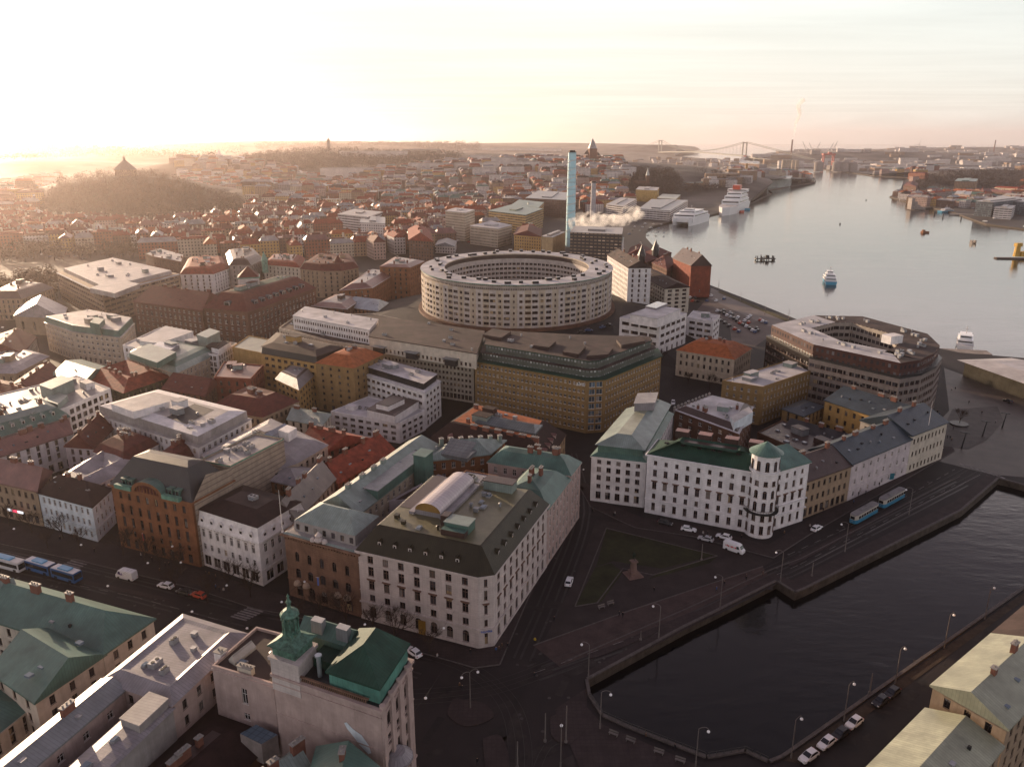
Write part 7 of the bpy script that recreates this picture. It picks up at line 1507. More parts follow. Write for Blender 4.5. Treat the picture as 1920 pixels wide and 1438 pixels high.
woods('park_woods', 'row of bare park trees along the old moat at left', [[(-60, 455), (60, 455), (260, 468), (280, 486), (160, 488), (-60, 496)], [(-60, 545), (10, 540), (100, 520), (120, 560), (120, 600), (60, 610), (-60, 600)]], 210, (4, 6), (10, 14), TW, 5, 60)
woods('far_ridge_woods', 'hazy woods on the far left ridges', [[(0, 305), (180, 296), (360, 300), (460, 292), (460, 270), (300, 276), (0, 275)], [(480, 270), (900, 268), (900, 285), (700, 275), (480, 284)]], 700, (14, 26), (16, 24), TW2, 6, 16)

# ============================================================ vehicles
def paint(name, c, r=.3): return mat('paint '+name, c, r, noise=.03, bump=0, spec=.5)
TYR = mat('tyre', (.015, .015, .016), .8, bump=0); CG = mat('car glass', (.015, .018, .022), .06, bump=0, noise=.02, spec=.6); LT = mat('lamp glass', (.6, .6, .58), .2, bump=0); RLT = mat('red lamp', (.35, .02, .02), .3, bump=0)
def loft(mb, secs, m=0):
    """secs: list of closed sections (same count) of 3D points"""
    for a, b in zip(secs, secs[1:]):
        n = len(a)
        for i in range(n): mb.face([a[i], a[(i+1) % n], b[(i+1) % n], b[i]], m)
    mb.face(secs[0][::-1], m); mb.face(secs[-1], m)
def make_car(label, colr, L=4.5, Wd=1.8, H=1.45, van=False, parts=True, wagon=True):
    r = thing('delivery_van' if van else 'parked_car', label, 'van' if van else 'car')
    P = paint(*colr); h = L/2; y = Wd/2; mb = MB()
    def sec(x, zt_, w_, zb=.28): return [(x, -w_, zb), (x, w_, zb), (x, w_, zt_*.8), (x, w_*.9, zt_), (x, -w_*.9, zt_), (x, -w_, zt_*.8)]
    if van:
        loft(mb, [sec(-h, H*.96, y*.96), sec(-h+.15, H, y), sec(h*.38, H, y), sec(h*.62, H*.93, y*.98), sec(h*.86, H*.52, y*.95), sec(h, H*.42, y*.86)])
    else:
        loft(mb, [sec(-h, .72, y*.86), sec(-h+.25, .92, y*.97), sec(-h*.55, .96, y), sec(h*.3, .92, y), sec(h*.75, .80, y*.97), sec(h, .60, y*.82)])
        x0, x1 = (-h*.86 if wagon else -h*.62), h*.38
        loft(mb, [[(x, -w_, .9), (x, w_, .9), (x, w_*.8, z_), (x, -w_*.8, z_)] for x, w_, z_ in ((x0, y*.86, .95), (x0+.45, y*.9, H-.04), (x1-.75, y*.9, H), (x1+.15, y*.88, .95))])
    mb.build('body', P, r)
    mb = MB()
    if van:
        for s in (-1, 1): mb.face([(h*.36, s*(y+.012), H*.55), (h*.66, s*(y+.0), H*.55), (h*.58, s*(y+.0), H*.86), (h*.36, s*(y+.012), H*.86)][::s], 0)
        mb.face([(h*.66, -y*.82, H*.88), (h*.66, y*.82, H*.88), (h*.85, y*.85, H*.56), (h*.85, -y*.85, H*.56)][::-1], 0)
    else:
        for s in (-1, 1): mb.face([(x0+.25, s*y*.91, .95), (x1-.05, s*y*.90, .95), (x1-.75, s*y*.77, H-.1), (x0+.52, s*y*.77, H-.12)][::s], 0)
        mb.face([(x1+.17, -y*.8, .96), (x1+.17, y*.8, .96), (x1-.68, y*.68, H-.03), (x1-.68, -y*.68, H-.03)], 0); mb.face([(x0-.03, y*.78, .96), (x0-.03, -y*.78, .96), (x0+.4, -y*.68, H-.08), (x0+.4, y*.68, H-.08)], 0)
    mb.build('glazing', CG, r)
    for sx in (-.62, .62):
        for s in (-1, 1):
            mb = MB(); c = (sx*h, s*y*.93, .33); rw = .33 if not van else .38
            pts = [(c[0]+rw*math.cos(a), c[2]+rw*math.sin(a)) for a in np.linspace(0, 2*math.pi, 12, endpoint=False)]
            a = [(p[0], c[1]-s*.1, p[1]) for p in pts]; b_ = [(p[0], c[1]+s*.12, p[1]) for p in pts]; loft(mb, [a, b_] if s < 0 else [b_, a]); mb.build('wheel', TYR, r)
    for s in (-1, 1):
        mb = MB(); mb.box((h*.93 if not van else h*.96, s*y*.66, .62 if not van else .8), (.22, .34, .16), bot=True); mb.build('headlight', LT, r)
        mb = MB(); mb.box((-h*.985, s*y*.7, .72), (.1, .3, .18), bot=True); mb.build('tail_light', RLT, r)
    return r
CW, CGR, CD, CRD, CBL = ('white', (.75, .75, .76)), ('silver', (.38, .38, .40)), ('dark', (.02, .02, .024)), ('red', (.45, .05, .02)), ('blue', (.05, .09, .2))
def setcar(r, px, to, z=.05):
    a = W(*px); b = W(*to); d = b-a; r.location = (a.x, a.y, z); ORG[r] = Vector(r.location); r.rotation_euler.z = math.atan2(d.y, d.x)
cars = [((1516, 1421), (1500, 1432), CW, 'white car nearest the camera in the line parked on the canal quay'), ((1549, 1396), (1535, 1407), CW, 'white car second in the line parked on the canal quay'), ((1575, 1379), (1563, 1388), CD, 'dark car squeezed between two white cars on the canal quay'),
        ((1601, 1358), (1587, 1369), CW, 'white car last of the three white ones on the canal quay'), ((1650, 1318), (1636, 1329), CD, 'black car parked past the white cars on the canal quay'), ((1672, 1302), (1660, 1311), CD, 'farther black car of the pair on the canal quay'),
        ((1067, 1093), (1072, 1078), CW, 'white car with roof rails driving up the street beside the lawn'), ((1291, 995), (1303, 997), CW, 'white estate car parked by the tower house'), ((1323, 1013), (1310, 1010), CGR, 'silver saloon car near the statue lawn'),
        ((1357, 1009), (1345, 1006), CW, 'white car just behind the white delivery van by the tower house'), ((1247, 983), (1260, 986), CD, 'black pickup parked left of the white estate car by the tower house'), ((1531, 993), (1543, 986), CW, 'white car driving on the canal road towards the trams'),
        ((311, 1101), (298, 1098), CW, 'white car driving on the avenue between van and black car'), ((346, 1113), (333, 1109), CD, 'black car on the avenue between the white and the red car'), ((373, 1119), (360, 1115), CRD, 'orange red car on the avenue'),
        ((776, 1226), (768, 1220), CW, 'white car half hidden behind the turret building'), ((1262, 757), (1262, 765), CW, 'white car with lit lamps coming down the street beside the ochre office'), ((1890, 754), (1880, 750), CD, 'dark car in front of the ferry terminal'),
        ((1000, 1104-200), (1000, 890), CD, 'x')][:-1]
protos = {}
for px, to, c_, lab in cars:
    k = c_[0]
    if k not in protos: protos[k] = r = make_car(lab, c_)
    else: r = copy_tree(protos[k], (0, 0, 0), label=lab)
    setcar(r, px, to)
v = make_car('white delivery van with purple and orange lettering on the avenue', CW, 5.9, 2.0, 2.6, True); v['category'] = 'van'
text(v, 'Fed', (-.5-.55, -1.03, 1.35), (1, 0, 0), 1.0, SGP); text(v, 'Ex', (-.5+1.0, -1.03, 1.35), (1, 0, 0), 1.0, mat('orange lettering', (.8, .12, .02), .5, bump=0)); text(v, 'Fed', (.5+.55, 1.03, 1.35), (-1, 0, 0), 1., SGP); setcar(v, (238, 1084), (222, 1080))
v.rotation_euler.z += 0
v2 = make_car('white delivery van with red lettering by the tower house', CW, 5.9, 2.0, 2.6, True); mb = MB(); [mb.box((-2.1+k*.42, -1.02, 1.3+.08*(k % 2)), (.3 if k % 3 else .12, .03, .5), z0=1, bot=True) for k in range(8)]; mb.build('red_lettering', SGR, v2); setcar(v2, (1376, 1033), (1390, 1038))
# car park: small cars, each one mesh
small = []
def small_car(c_):
    mb = MB(); 
    def sec(x, zt_, w_, zb=.3): return [(x, -w_, zb), (x, w_, zb), (x, w_, zt_), (x, -w_, zt_)]
    loft(mb, [sec(-2.2, .7, .8), sec(-1.9, .92, .88), sec(1.6, .85, .88), sec(2.2, .6, .76)], 0); loft(mb, [sec(-1.7, .95, .76, .9), sec(-1.3, 1.42, .68, .9), sec(.5, 1.45, .68, .9), sec(1.1, .93, .76, .9)], 0)
    for s in (-1, 1): mb.face([(-1.5, s*.78, .95), (.9, s*.78, .95), (.4, s*.72, 1.36), (-1.2, s*.72, 1.34)][::s], 1)
    mb.face([(1.13, -.7, .96), (1.13, .7, .96), (.55, .6, 1.43), (.55, -.6, 1.43)], 1); mb.face([(-1.72, .7, .96), (-1.72, -.7, .96), (-1.34, -.6, 1.4), (-1.34, .6, 1.4)], 1)
    for x in (-1.35, 1.35):
        for s in (-1, 1): mb.box((x, s*.82, 0), (.62, .2, .62), 0, m=2, z0=1)
    o = mb.build('parked_car', [paint(*c_), CG, TYR]); return o
PC = {c_[0]: small_car(c_) for c_ in (CW, CGR, CD, CRD, CBL)}; CN = {'white': 'white', 'silver': 'silver', 'dark': 'black', 'red': 'red', 'blue': 'blue'}
Zp = lambda x, y: (1100+x/4.794, 440+y/4.794)
lots = [([(1175, 692), (1205, 702), (1235, 716), (1262, 731), (1295, 746), (1325, 761), (1350, 779), (1378, 799), (1405, 816), (1435, 829), (1465, 849), (1490, 866), (1515, 879)], 'in the long row of the river car park'), ([(1232, 690), (1290, 708), (1308, 724), (1360, 750), (1420, 780), (1457, 797), (1530, 848), (1540, 868)], 'in the second row of the river car park'),
        ([(1147, 748), (1205, 781), (1240, 800), (1280, 826), (1330, 854), (1368, 876)], 'in the near row of the river car park'), ([(1470, 738), (1448, 755), (1560, 773), (1582, 784), (1612, 798)], 'beside the quay road, in the river car park'), ([(975, 574), (1000, 604), (950, 604), (930, 570), (1005, 545), (1080, 602), (1120, 555), (1165, 600), (1235, 582)], 'in front of the red warehouse')]
used = set(); rq = random.Random(3)
lot2 = [([(1090, 628), (1104, 624), (1130, 618), (1142, 613)], 'below the ring building', 1), ([(700, 572), (716, 566), (735, 560), (742, 552)], 'left of the ring building', 1), ([(858+k*7, 452+(k % 2)*3) for k in range(9)], 'by the small grey roofed gatehouse', 1), ([(1000+k*9, 452-(k*13) % 12) for k in range(14)], 'on the open lot behind the ring building', 1), ([(1180+k*5, 440-(k*7) % 22) for k in range(14)], 'on the ferry quay lot by the river bend', 1), ([(30+k*16, 478+(k % 3)*4) for k in range(9)], 'on the sunlit road by the moat', 1)]
for L_, w_, cv in [(a, b, 0) for a, b in lots]+lot2:
    for x, y in L_:
        px = (x, y) if cv else Zp(x, y); cn = rq.choice(['white', 'white', 'silver', 'dark', 'dark', 'red', 'blue']); a = W(*px); zc = TH(a.x, a.y)
        if zc > .5: a = GND(*px)
        lab = '%s car %s' % (CN[cn], w_)
        o = PC[cn] if cn not in used else PC[cn].copy()
        if cn in used: COL.objects.link(o)
        used.add(cn); o.location = (a.x, a.y, zc+.05); o.rotation_euler.z = R(60 if not cv else rq.uniform(0, 180)); tag(o, lab, 'car', 'cars '+w_)
for k, o in PC.items():
    if k not in used: bpy.data.objects.remove(o)
# trams
def tram_car(label, a_, b_, first):
    A_, B__ = W(*a_, 0), W(*b_, 0); d = (B__-A_).normalized(); L = 14.; c = (A_+B__)/2; r = thing('tram', label, 'tram', (0, 0, 0), 'old blue and cream trams on the canal road'); h = L/2
    BLU = paint('tram blue', (.03, .17, .28)); CRM = paint('tram cream', (.42, .39, .34))
    def sc(x, w_, z0_, z1_): return [(x, -w_, z0_), (x, w_, z0_), (x, w_, z1_), (x, -w_, z1_)]
    mb = MB(); loft(mb, [sc(-h, .8, .4, 1.6), sc(-h+.9, 1.25, .4, 1.6), sc(h-.9, 1.25, .4, 1.6), sc(h, .8, .4, 1.6)]); mb.build('lower_body', BLU, r)
    mb = MB(); loft(mb, [sc(-h+.02, .78, 1.6, 2.9), sc(-h+.9, 1.22, 1.6, 2.95), sc(h-.9, 1.22, 1.6, 2.95), sc(h-.02, .78, 1.6, 2.9)]); mb.build('upper_body', CRM, r)
    for s in (-1, 1):
        for k in range(8): x = -h+1.5+k*(L-3)/7.4; mb = MB(); mb.box((x, s*1.225, 1.75), (1.15, .06, .85), z0=1, bot=True); mb.build('window', CG, r)
    mb = MB(); mb.box((h-.08, 0, 1.75), (.2, 1.3, .9), z0=1, bot=True); mb.build('windscreen', CG, r)
    mb = MB(); loft(mb, [sc(-h+.1, .7, 2.9, 3.15), sc(-h+1, 1.1, 2.9, 3.3), sc(h-1, 1.1, 2.9, 3.3), sc(h-.1, .7, 2.9, 3.15)]); mb.box((0, 0, 3.3), (5, .9, .3), z0=1); mb.build('roof', mat('tram roof', (.22, .21, .21), .6), r)
    if first: mb = MB(); mb.tube((-1, 0, 3.5), (.6, 0, 4.6), .05, 4); mb.tube((.6, 0, 4.6), (-.6, 0, 5.5), .05, 4); mb.box((-.6, 0, 5.5), (.15, 1.5, .06), z0=1); mb.build('pantograph', DK, r)
    mb = MB()
    for x in (-h*.55, h*.55): mb.box((x, 0, .05), (2.2, 1.9, .5), z0=1)
    mb.build('bogie', DK, r); mb = MB(); mb.cyl((h-.05, 0, 1.1), .14, .05, 8); mb.build('headlight', LT, r)
    mb = MB(); mb.box((0, -1.27, .95), (2.4, .04, .5), z0=1, bot=True); mb.build('advert_panel', paint('advert red', (.5, .05, .12)), r)
    r.location = (c.x, c.y, .05); ORG[r] = Vector(r.location); r.rotation_euler.z = math.atan2(-d.y, -d.x)
tram_car('front car of the blue and cream tram, nearer the square', (1592, 986), (1645, 956), True); tram_car('rear car of the blue and cream tram, farther from the square', (1647, 955), (1694, 929), False)
# articulated bus and the white bus
def bus(label, a_, b_, colr, roofc, segs):
    A_, B__ = W(*a_, 0), W(*b_, 0); d = (B__-A_).normalized(); r = thing('city_bus', label, 'bus'); x = 0
    for i, L in enumerate(segs):
        mb = MB(); mb.box((x+L/2, 0, .35), (L, 2.5, 2.6), z0=1, bot=True); mb.build('body', paint(*colr), r); mb = MB(); mb.box((x+L/2, 0, 2.95), (L-.3, 2.3, .16), z0=1); mb.build('roof', paint('roof '+label[:8], roofc), r)
        mb = MB(); mb.box((x+L/2, 0, 3.1), (L*.45, 1.7, .35), z0=1); mb.build('roof_unit', paint('unit blue', (.08, .32, .55)), r)
        for s in (-1, 1):
            mb = MB(); mb.box((x+L/2, s*1.255, 1.35), (L-.8, .05, 1.1), z0=1, bot=True); mb.build('window', CG, r)
            for xx in (x+1.6, x+L-1.6): mb = MB(); mb.box((xx, s*1.15, 0), (1, .3, .95), z0=1); mb.build('wheel', TYR, r)
        if i < len(segs)-1: mb = MB(); mb.box((x+L+.5, 0, .4), (1.0, 2.3, 2.4), z0=1); mb.build('bellows', DK, r)
        x += L+1
    mb = MB(); mb.box((-.02, 0, 1.1), (.1, 2.2, 1.5), z0=1, bot=True); mb.build('windscreen', CG, r)
    r.location = (A_.x, A_.y, .05); ORG[r] = Vector(r.location); r.rotation_euler.z = math.atan2(d.y, d.x)
bus('blue articulated city bus with white roof on the avenue', (148, 1092), (60, 1066), ('bus blue', (.02, .10, .28)), (.6, .6, .62), (8.5, 9)); bus('white bus with blue front at the left edge of the avenue', (44, 1072), (-40, 1050), ('bus white', (.55, .55, .57)), (.6, .58, .55), (12,))

# ============================================================ street furniture
IRN = mat('grey iron pole', (.16, .14, .13), .6, bump=0); GLB2 = mat('white lamp globe', (.85, .85, .86), .3, bump=0, noise=.02)
def lamp_proto(double=False):
    r = thing('street_lamp', 'x', 'street lamp'); h = 8.6; mb = MB(); mb.cyl((0, 0, 0), .16, 1.4, 8); mb.cyl((0, 0, 1.4), .11, h-1.4, 8, r2=.07); mb.build('pole', IRN, r)
    for s in ((1, -1) if double else (1,)):
        mb = MB(); pr = None
        for k in range(9): a = math.pi*k/8; p = (s*(.9-.9*math.cos(a)), 0, h-.2+.55*math.sin(a)-(.25 if k == 8 else 0)); (mb.tube(pr, p, .05, 5) if pr else None); pr = p
        mb.build('arm', IRN, r); mb = MB(); mb.lathe((s*1.8, 0, h-.85), [(.0, 0), (.26, .1), (.3, .3), (.16, .5), (0, .55)], 8); mb.build('lamp_globe', GLB2, r, smooth=True)
    return r
lp = lamp_proto(); lpd = lamp_proto(True); n_ = 0
qd = [(1463, 1090, 'at the kink of the canal wall', 2.6), (1350, 1139, 'on the canal wall, second from the kink', 2.6), (1235, 1197, 'on the canal wall, third from the kink', 2.6), (1103, 1273, 'at the near end of the canal wall', 2.6), (1584, 1034, 'on the canal road below the trams', 2.6), (1704, 965, 'on the canal road beyond the trams', 2.6),
      (1125, 1366, 'at the curved end of the canal', 0), (1304, 1438, 'on the railing at the bottom edge', 0), (1483, 1421, 'on the right quay, nearest the bottom', .6), (1582, 1352, 'on the right quay beside the white cars', .6), (1678, 1282, 'on the right quay beside the black cars', .6), (1770, 1215, 'on the right quay beside the first cream roof', .6), (1846, 1161, 'on the right quay, farthest one', .6), (1051, 1440, 'in the crossing at the bottom edge', 1.5)]
for i, (x, y, w_, a) in enumerate(qd):
    g = W(x, y, 0); o = lp if i == 0 else copy_tree(lp, (0, 0, 0)); o.location = (g.x, g.y, 0); ORG[o] = Vector(o.location); o.rotation_euler.z = a; tag(o, 'curved arm street lamp '+w_, 'street lamp', 'street lamps along the canal')
g = W(882, 1327, 0); lpd.location = g; lpd.rotation_euler.z = .5; lpd['label'] = 'two armed street lamp in the middle of the crossing'
def post(px, h, lab, nm='tram_wire_pole', lean=0):
    g = W(*px, 0); mb = MB(); mb.cyl((g.x, g.y, 0), .17, h, 8, r2=.1); mb.cyl((g.x, g.y, 0), .3, .5, 8); tag(mb.build(nm, IRN, org=g), lab, 'pole')
for px, h, lab in (((1061, 1392), 8.5, 'plain steel pole by the curved end of the canal'), ((1022, 1390), 6.5, 'plain steel pole left of the canal end'), ((970, 1440), 6, 'plain steel pole at the bottom edge left of the canal'), ((1315, 1050), 5, 'thin pole by the white delivery van'), ((1522, 1080), 4, 'thin pole on the canal path'), ((1061+140, 1200), 2.5, 'short sign post by the near canal path'), ((1630, 1300), 5, 'rusty post on the right quay')): post(px, h, lab)
for i, px in enumerate(((1803, 840), (1842, 818), (1879, 802))):
    g = W(*px, 0); r = thing('mast_light', 'tall leaning dark mast light on the station square, %s' % ('nearest', 'middle one', 'farthest')[i], 'mast light', g, 'mast lights on the station square'); mb = MB(); mb.tube((g.x, g.y, 0), (g.x+.7, g.y, 6.2), .3, 5, r2=.15); mb.build('mast', R_BLK, r); mb = MB(); mb.box((g.x+.3, g.y, 6.1), (3.2, .5, .25), 2.6, z0=1); mb.build('light_head', R_BLK, r)
g = W(1798, 796, 0); r = thing('round_planter', 'round dark planter with a bare tree on the station square', 'planter', g); mb = MB(); mb.cyl((g.x, g.y, 0), 3.4, .6, 20); mb.build('tub', R_BLK, r)
# hanging lamps over the avenue
for i, (x, y) in enumerate(((26, 991), (152, 1021), (202, 1098), (277, 1055), (323, 1024), (339, 1054), (425, 1097), (360, 1146), (528, 1128), (463, 1177), (571, 1090), (684, 1170), (798, 1308), (832, 1177), (1028, 868), (1094, 880), (1048, 930), (1290, 752))):
    z_ = 7.5; g = W(x, y, z_); r = thing('hanging_lamp', 'small white lamp hanging on a wire '+('over the avenue by the bank building', 'over the avenue by the pale blue house', 'over the avenue past the buses', 'over the avenue before the orange brick office', 'close to the orange brick office entrance', 'over the avenue between orange and ornate houses', 'over the avenue by the ornate house', 'over the avenue by the white car', 'over the avenue by the brown palazzo', 'over the zebra crossing', 'by the awnings of the palazzo', 'by the arches of the corner office', 'over the crossing beside the turret building', 'by the gilded door', 'in the side street behind the corner office', 'at the courthouse corner', 'in the side street by the teal roof', 'by the ochre office corner')[i], 'street lamp', g, 'white lamps hanging over the streets'); mb = MB(); mb.lathe((g.x, g.y, z_-.3), [(0, 0), (.28, .15), (.3, .35), (.1, .55), (0, .6)], 8); mb.build('globe', GLB2, r, smooth=True)
    mb = MB(); d = Vector((.35, .94, 0)); mb.tube(g-d*8+Vector((0, 0, .9)), g+Vector((0, 0, .3)), .02, 3); mb.tube(g+Vector((0, 0, .3)), g+d*8+Vector((0, 0, .9)), .02, 3); mb.build('wire', DK, r)
# monument
g = W(1187, 1078, 0); r = thing('statue', 'bronze statue on a tall granite pedestal with steps in the lawn', 'statue', g); mb = MB()
for k, (s_, h_) in enumerate(((4.2, .25), (3.4, .5), (2.7, .75), (2.1, 1.4))): mb.box((g.x, g.y, 0), (s_, s_, h_), .35, z0=1)
mb.cyl((g.x, g.y, 1.4), .95, 2.6, 8, r2=.75); mb.box((g.x, g.y, 4), (1.8, 1.8, .3), .35, z0=1); mb.build('pedestal', pl('pink granite', (.20, .13, .11)), r)
# people (one skinned body shared by all, in different clothes)
def person_mesh():
    me = bpy.data.meshes.new('person'); V = [(0, 0, .95), (0, 0, 1.2), (0, 0, 1.42), (0, 0, 1.52), (0, .02, 1.64), (0, 0, 1.74), (-.1, 0, .9), (-.12, .1, .5), (-.12, .16, .08), (-.12, .28, .04), (.1, 0, .9), (.12, -.06, .5), (.12, -.16, .08), (.12, -.04, .04), (-.19, 0, 1.40), (-.25, -.03, 1.12), (-.25, .08, .88), (.19, 0, 1.40), (.25, .03, 1.12), (.24, .12, .9)]
    E = [(0, 1), (1, 2), (2, 3), (3, 4), (4, 5), (0, 6), (6, 7), (7, 8), (8, 9), (0, 10), (10, 11), (11, 12), (12, 13), (2, 14), (14, 15), (15, 16), (2, 17), (17, 18), (18, 19)]
    rad = [.17, .17, .16, .065, .10, .085, .11, .075, .05, .04, .11, .075, .05, .04, .075, .055, .04, .075, .055, .04]
    me.from_pydata(V, E, []); o = bpy.data.objects.new('person', me); COL.objects.link(o); md = o.modifiers.new('s', 'SKIN'); o.modifiers.new('u', 'SUBSURF').levels = 1
    for i, v in enumerate(me.skin_vertices[0].data): v.radius = (rad[i], rad[i]*.85); v.use_root = i == 0
    dg = bpy.context.evaluated_depsgraph_get(); m2 = bpy.data.meshes.new_from_object(o.evaluated_get(dg)); bpy.data.objects.remove(o); return m2
PM_ = person_mesh(); CL = [mat('black coat', (.015, .015, .018), .9, bump=0), mat('blue jacket', (.03, .08, .2), .9, bump=0), mat('yellow jacket', (.5, .35, .03), .9, bump=0), mat('brown coat', (.10, .055, .03), .9, bump=0), mat('pale coat', (.35, .32, .3), .9, bump=0)]; CLN = ['a black coat', 'a blue jacket', 'a yellow jacket', 'a brown coat', 'a pale coat']
SK = mat('skin', (.45, .27, .20), .7, bump=0); TR = mat('dark trousers', (.02, .02, .03), .9, bump=0); pm = []
for k in range(5):
    m = PM_.copy(); m.materials.clear(); 
    for x in (CL[k], TR, SK, mat('dark hair', (.03, .02, .015), .9, bump=0)): m.materials.append(x)
    for p in m.polygons: z_ = p.center.z; p.material_index = 1 if z_ < .85 else 3 if z_ > 1.69 else 2 if z_ > 1.53 else 0
    pm.append(m)
ppl = [(882, 1228, 0, 'by the chamfered shop corner'), (930, 1224, 1, 'by the chamfered shop corner'), (936, 1222, 3, 'by the chamfered shop corner'), (952, 1216, 0, 'beside the white corner office'), (1002, 1272, 0, 'crossing the tram tracks'), (867, 1296, 0, 'left of the two armed lamp'), (862, 1291, 3, 'left of the two armed lamp'), (895, 1434, 0, 'at the bottom edge'), (1039, 1166, 0, 'at the low wall by the square'), (1003, 1206, 2, 'beside the bicycle stand'), (820, 1236, 4, 'in front of the arched windows'), (1226, 1111, 0, 'on the path by the lawn'), (1161, 1156, 0, 'on the brick path'),
       (1776, 822, 0, 'on the station square'), (1781, 824, 0, 'on the station square'), (1784, 828, 3, 'on the station square'), (1787, 806, 0, 'on the station square'), (1757, 776, 0, 'by the river office'), (1761, 780, 1, 'by the river office'), (1462, 1000, 0, 'on the pavement by the tower house'), (1470, 1004, 3, 'on the pavement by the tower house'), (1543, 960, 0, 'on the pavement by the tan house'), (1390, 1012, 0, 'behind the delivery van'), (405, 1105, 1, 'on the avenue pavement'), (412, 1110, 0, 'on the avenue pavement'), (420, 1112, 4, 'on the avenue pavement'), (178, 1037, 0, 'on the avenue pavement'), (265, 1046, 4, 'on the avenue pavement'), (300, 1075, 3, 'on the avenue pavement'), (1330, 1013, 3, 'beside the silver saloon'), (1648, 912, 0, 'by the long white house'), (1600, 945, 1, 'by the long white house')]
rz = random.Random(21)
for k in range(34):
    t = rz.random(); c_ = rz.choice(((1110+t*330, 960+t*72, 'on the pavement below the tower house'), (1500+t*280, 1000-t*165, 'on the pavement of the canal row'), (70+t*420, 1000+t*110, 'on the avenue pavement'), (1130+t*300, 1170-t*90, 'on the brick path'), (940+t*130, 1225-t*290, 'on the pavement of the side street'), (1775+t*100, 720+t*80, 'on the station square'), (1110+t*200, 1350+t*70, 'by the canal end')))
    ppl.append((c_[0]+rz.uniform(-5, 5), c_[1]+rz.uniform(-4, 4), rz.choice((0, 0, 0, 1, 3, 4)), c_[2]))
for x, y, k, w_ in ppl:
    g = W(x, y, .1); o = bpy.data.objects.new('person', pm[k]); COL.objects.link(o); o.location = g; o.rotation_euler.z = rq.uniform(0, 6); tag(o, 'person in %s %s' % (CLN[k], w_), 'person', 'people '+w_)
o = bpy.data.objects.new('figure', pm[3].copy()); COL.objects.link(o); g = W(1187, 1078, 0); o.parent = r; o.location = (0, 0, 4.3); o.scale = (1.5, 1.5, 1.5); o.data.materials.clear(); [o.data.materials.append(mat('dark bronze', (.03, .045, .035), .5, metal=.4)) for _ in range(4)]
# bare street trees
def bare_tree(seed, h=9.):
    rn = random.Random(seed); tr = MB(); cr_ = MB()
    def grow(p, d, L, r, lv):
        e = p+d*L; (tr if lv < 2 else cr_).tube(p, e, r, 5 if lv < 2 else 3, r2=r*.65)
        if lv >= 5: return
        for _ in range(rn.choice((3, 4)) if lv > 0 else 5):
            nd = (d+Vector((rn.uniform(-1, 1), rn.uniform(-1, 1), rn.uniform(-.25, .6)))*(.75 if lv > 0 else .9)).normalized(); grow(p+d*L*rn.uniform(.6, 1), nd, L*rn.uniform(.6, .82), r*.6, lv+1)
    grow(Vector((0, 0, 0)), Vector((0, 0, 1)), h*.32, .17, 0); r = thing('bare_tree', 'x', 'tree'); tr.build('trunk', mat('dark bark', (.045, .030, .024), .95), r); cr_.build('crown', mat('dark twigs', (.055, .035, .028), .95, bump=0), r); return r
tp_ = [bare_tree(s, 8.5+s) for s in range(3)]
tl = [(18, 985), (60, 1000), (118, 1010), (150, 1030), (232, 1042), (272, 1052), (300, 1064), (340, 1078), (430, 1108), (470, 1120), (600, 1160), (650, 1175), (700, 1190), (805, 1222), (740, 1205), (390, 1130), (330, 1108), (560, 1175), (90, 1028), (1799, 795), (1240, 690), (1290, 720), (1255, 640), (1330, 730)]
cnt_ = {}
for i, (x, y) in enumerate(tl):
    g = W(x, y, 0); o = tp_[i] if i < 3 else copy_tree(tp_[i % 3], (0, 0, 0)); o.location = (g.x, g.y, TH(g.x, g.y)); ORG[o] = Vector(o.location); o.rotation_euler.z = i*1.3; o.scale = [rq.uniform(.8, 1.15)]*3
    w_ = ('in front of '+('the bank building' if x < 70 else 'the pale blue house' if x < 200 else 'the orange brick office' if x < 360 else 'the ornate white house' if x < 520 else 'the brown palazzo' if x < 660 else 'the white corner office')) if x < 900 else 'in the round planter' if x > 1700 else 'below the red roofed villa'; nth = cnt_.get(w_, 0); cnt_[w_] = nth+1; tag(o, ['bare leafless tree ', 'second bare tree ', 'third bare tree ', 'fourth bare tree ', 'fifth bare tree '][min(nth, 4)]+w_, 'tree', 'bare trees along the streets')
for i, (x, y, z_) in enumerate(TREES): o = copy_tree(tp_[i % 3], (x, y, z_), label='bare leafless tree inside the courtyard of the round building'); o['group'] = 'courtyard trees'; o.scale = (1.4, 1.4, 1.4)
# flags, benches, signs
def flag(px, z_, m, lab, d=(.5, -.8)):
    g = W(*px, z_); r = thing('flag', lab, 'flag', g); mb = MB(); mb.tube(g, g+Vector((d[0]*2.6, d[1]*2.6, 1.2)), .05, 5); mb.build('pole', FRW, r); mb = MB()
    for k in range(6): a, b = g+Vector((d[0]*(1+k*.26), d[1]*(1+k*.26), .45+k*.12)), g+Vector((d[0]*(1.26+k*.26), d[1]*(1.26+k*.26), .57+k*.12)); o1, o2 = Vector((.15*math.sin(k), 0, -2.2)), Vector((.15*math.sin(k+1), 0, -2.2)); mb.face([a+o1, b+o2, b, a])
    mb.build('cloth', m, r)
flag((266, 1000), 8, paint('flag red', (.45, .03, .05), .8), 'red flag on the front of the orange brick office'); flag((592, 1082), 8.5, paint('flag blue', (.05, .12, .4), .8), 'blue flag on the front of the brown palazzo'); flag((1664, 888), 7, paint('flag teal', (.02, .16, .22), .8), 'dark teal banner on the long white house')
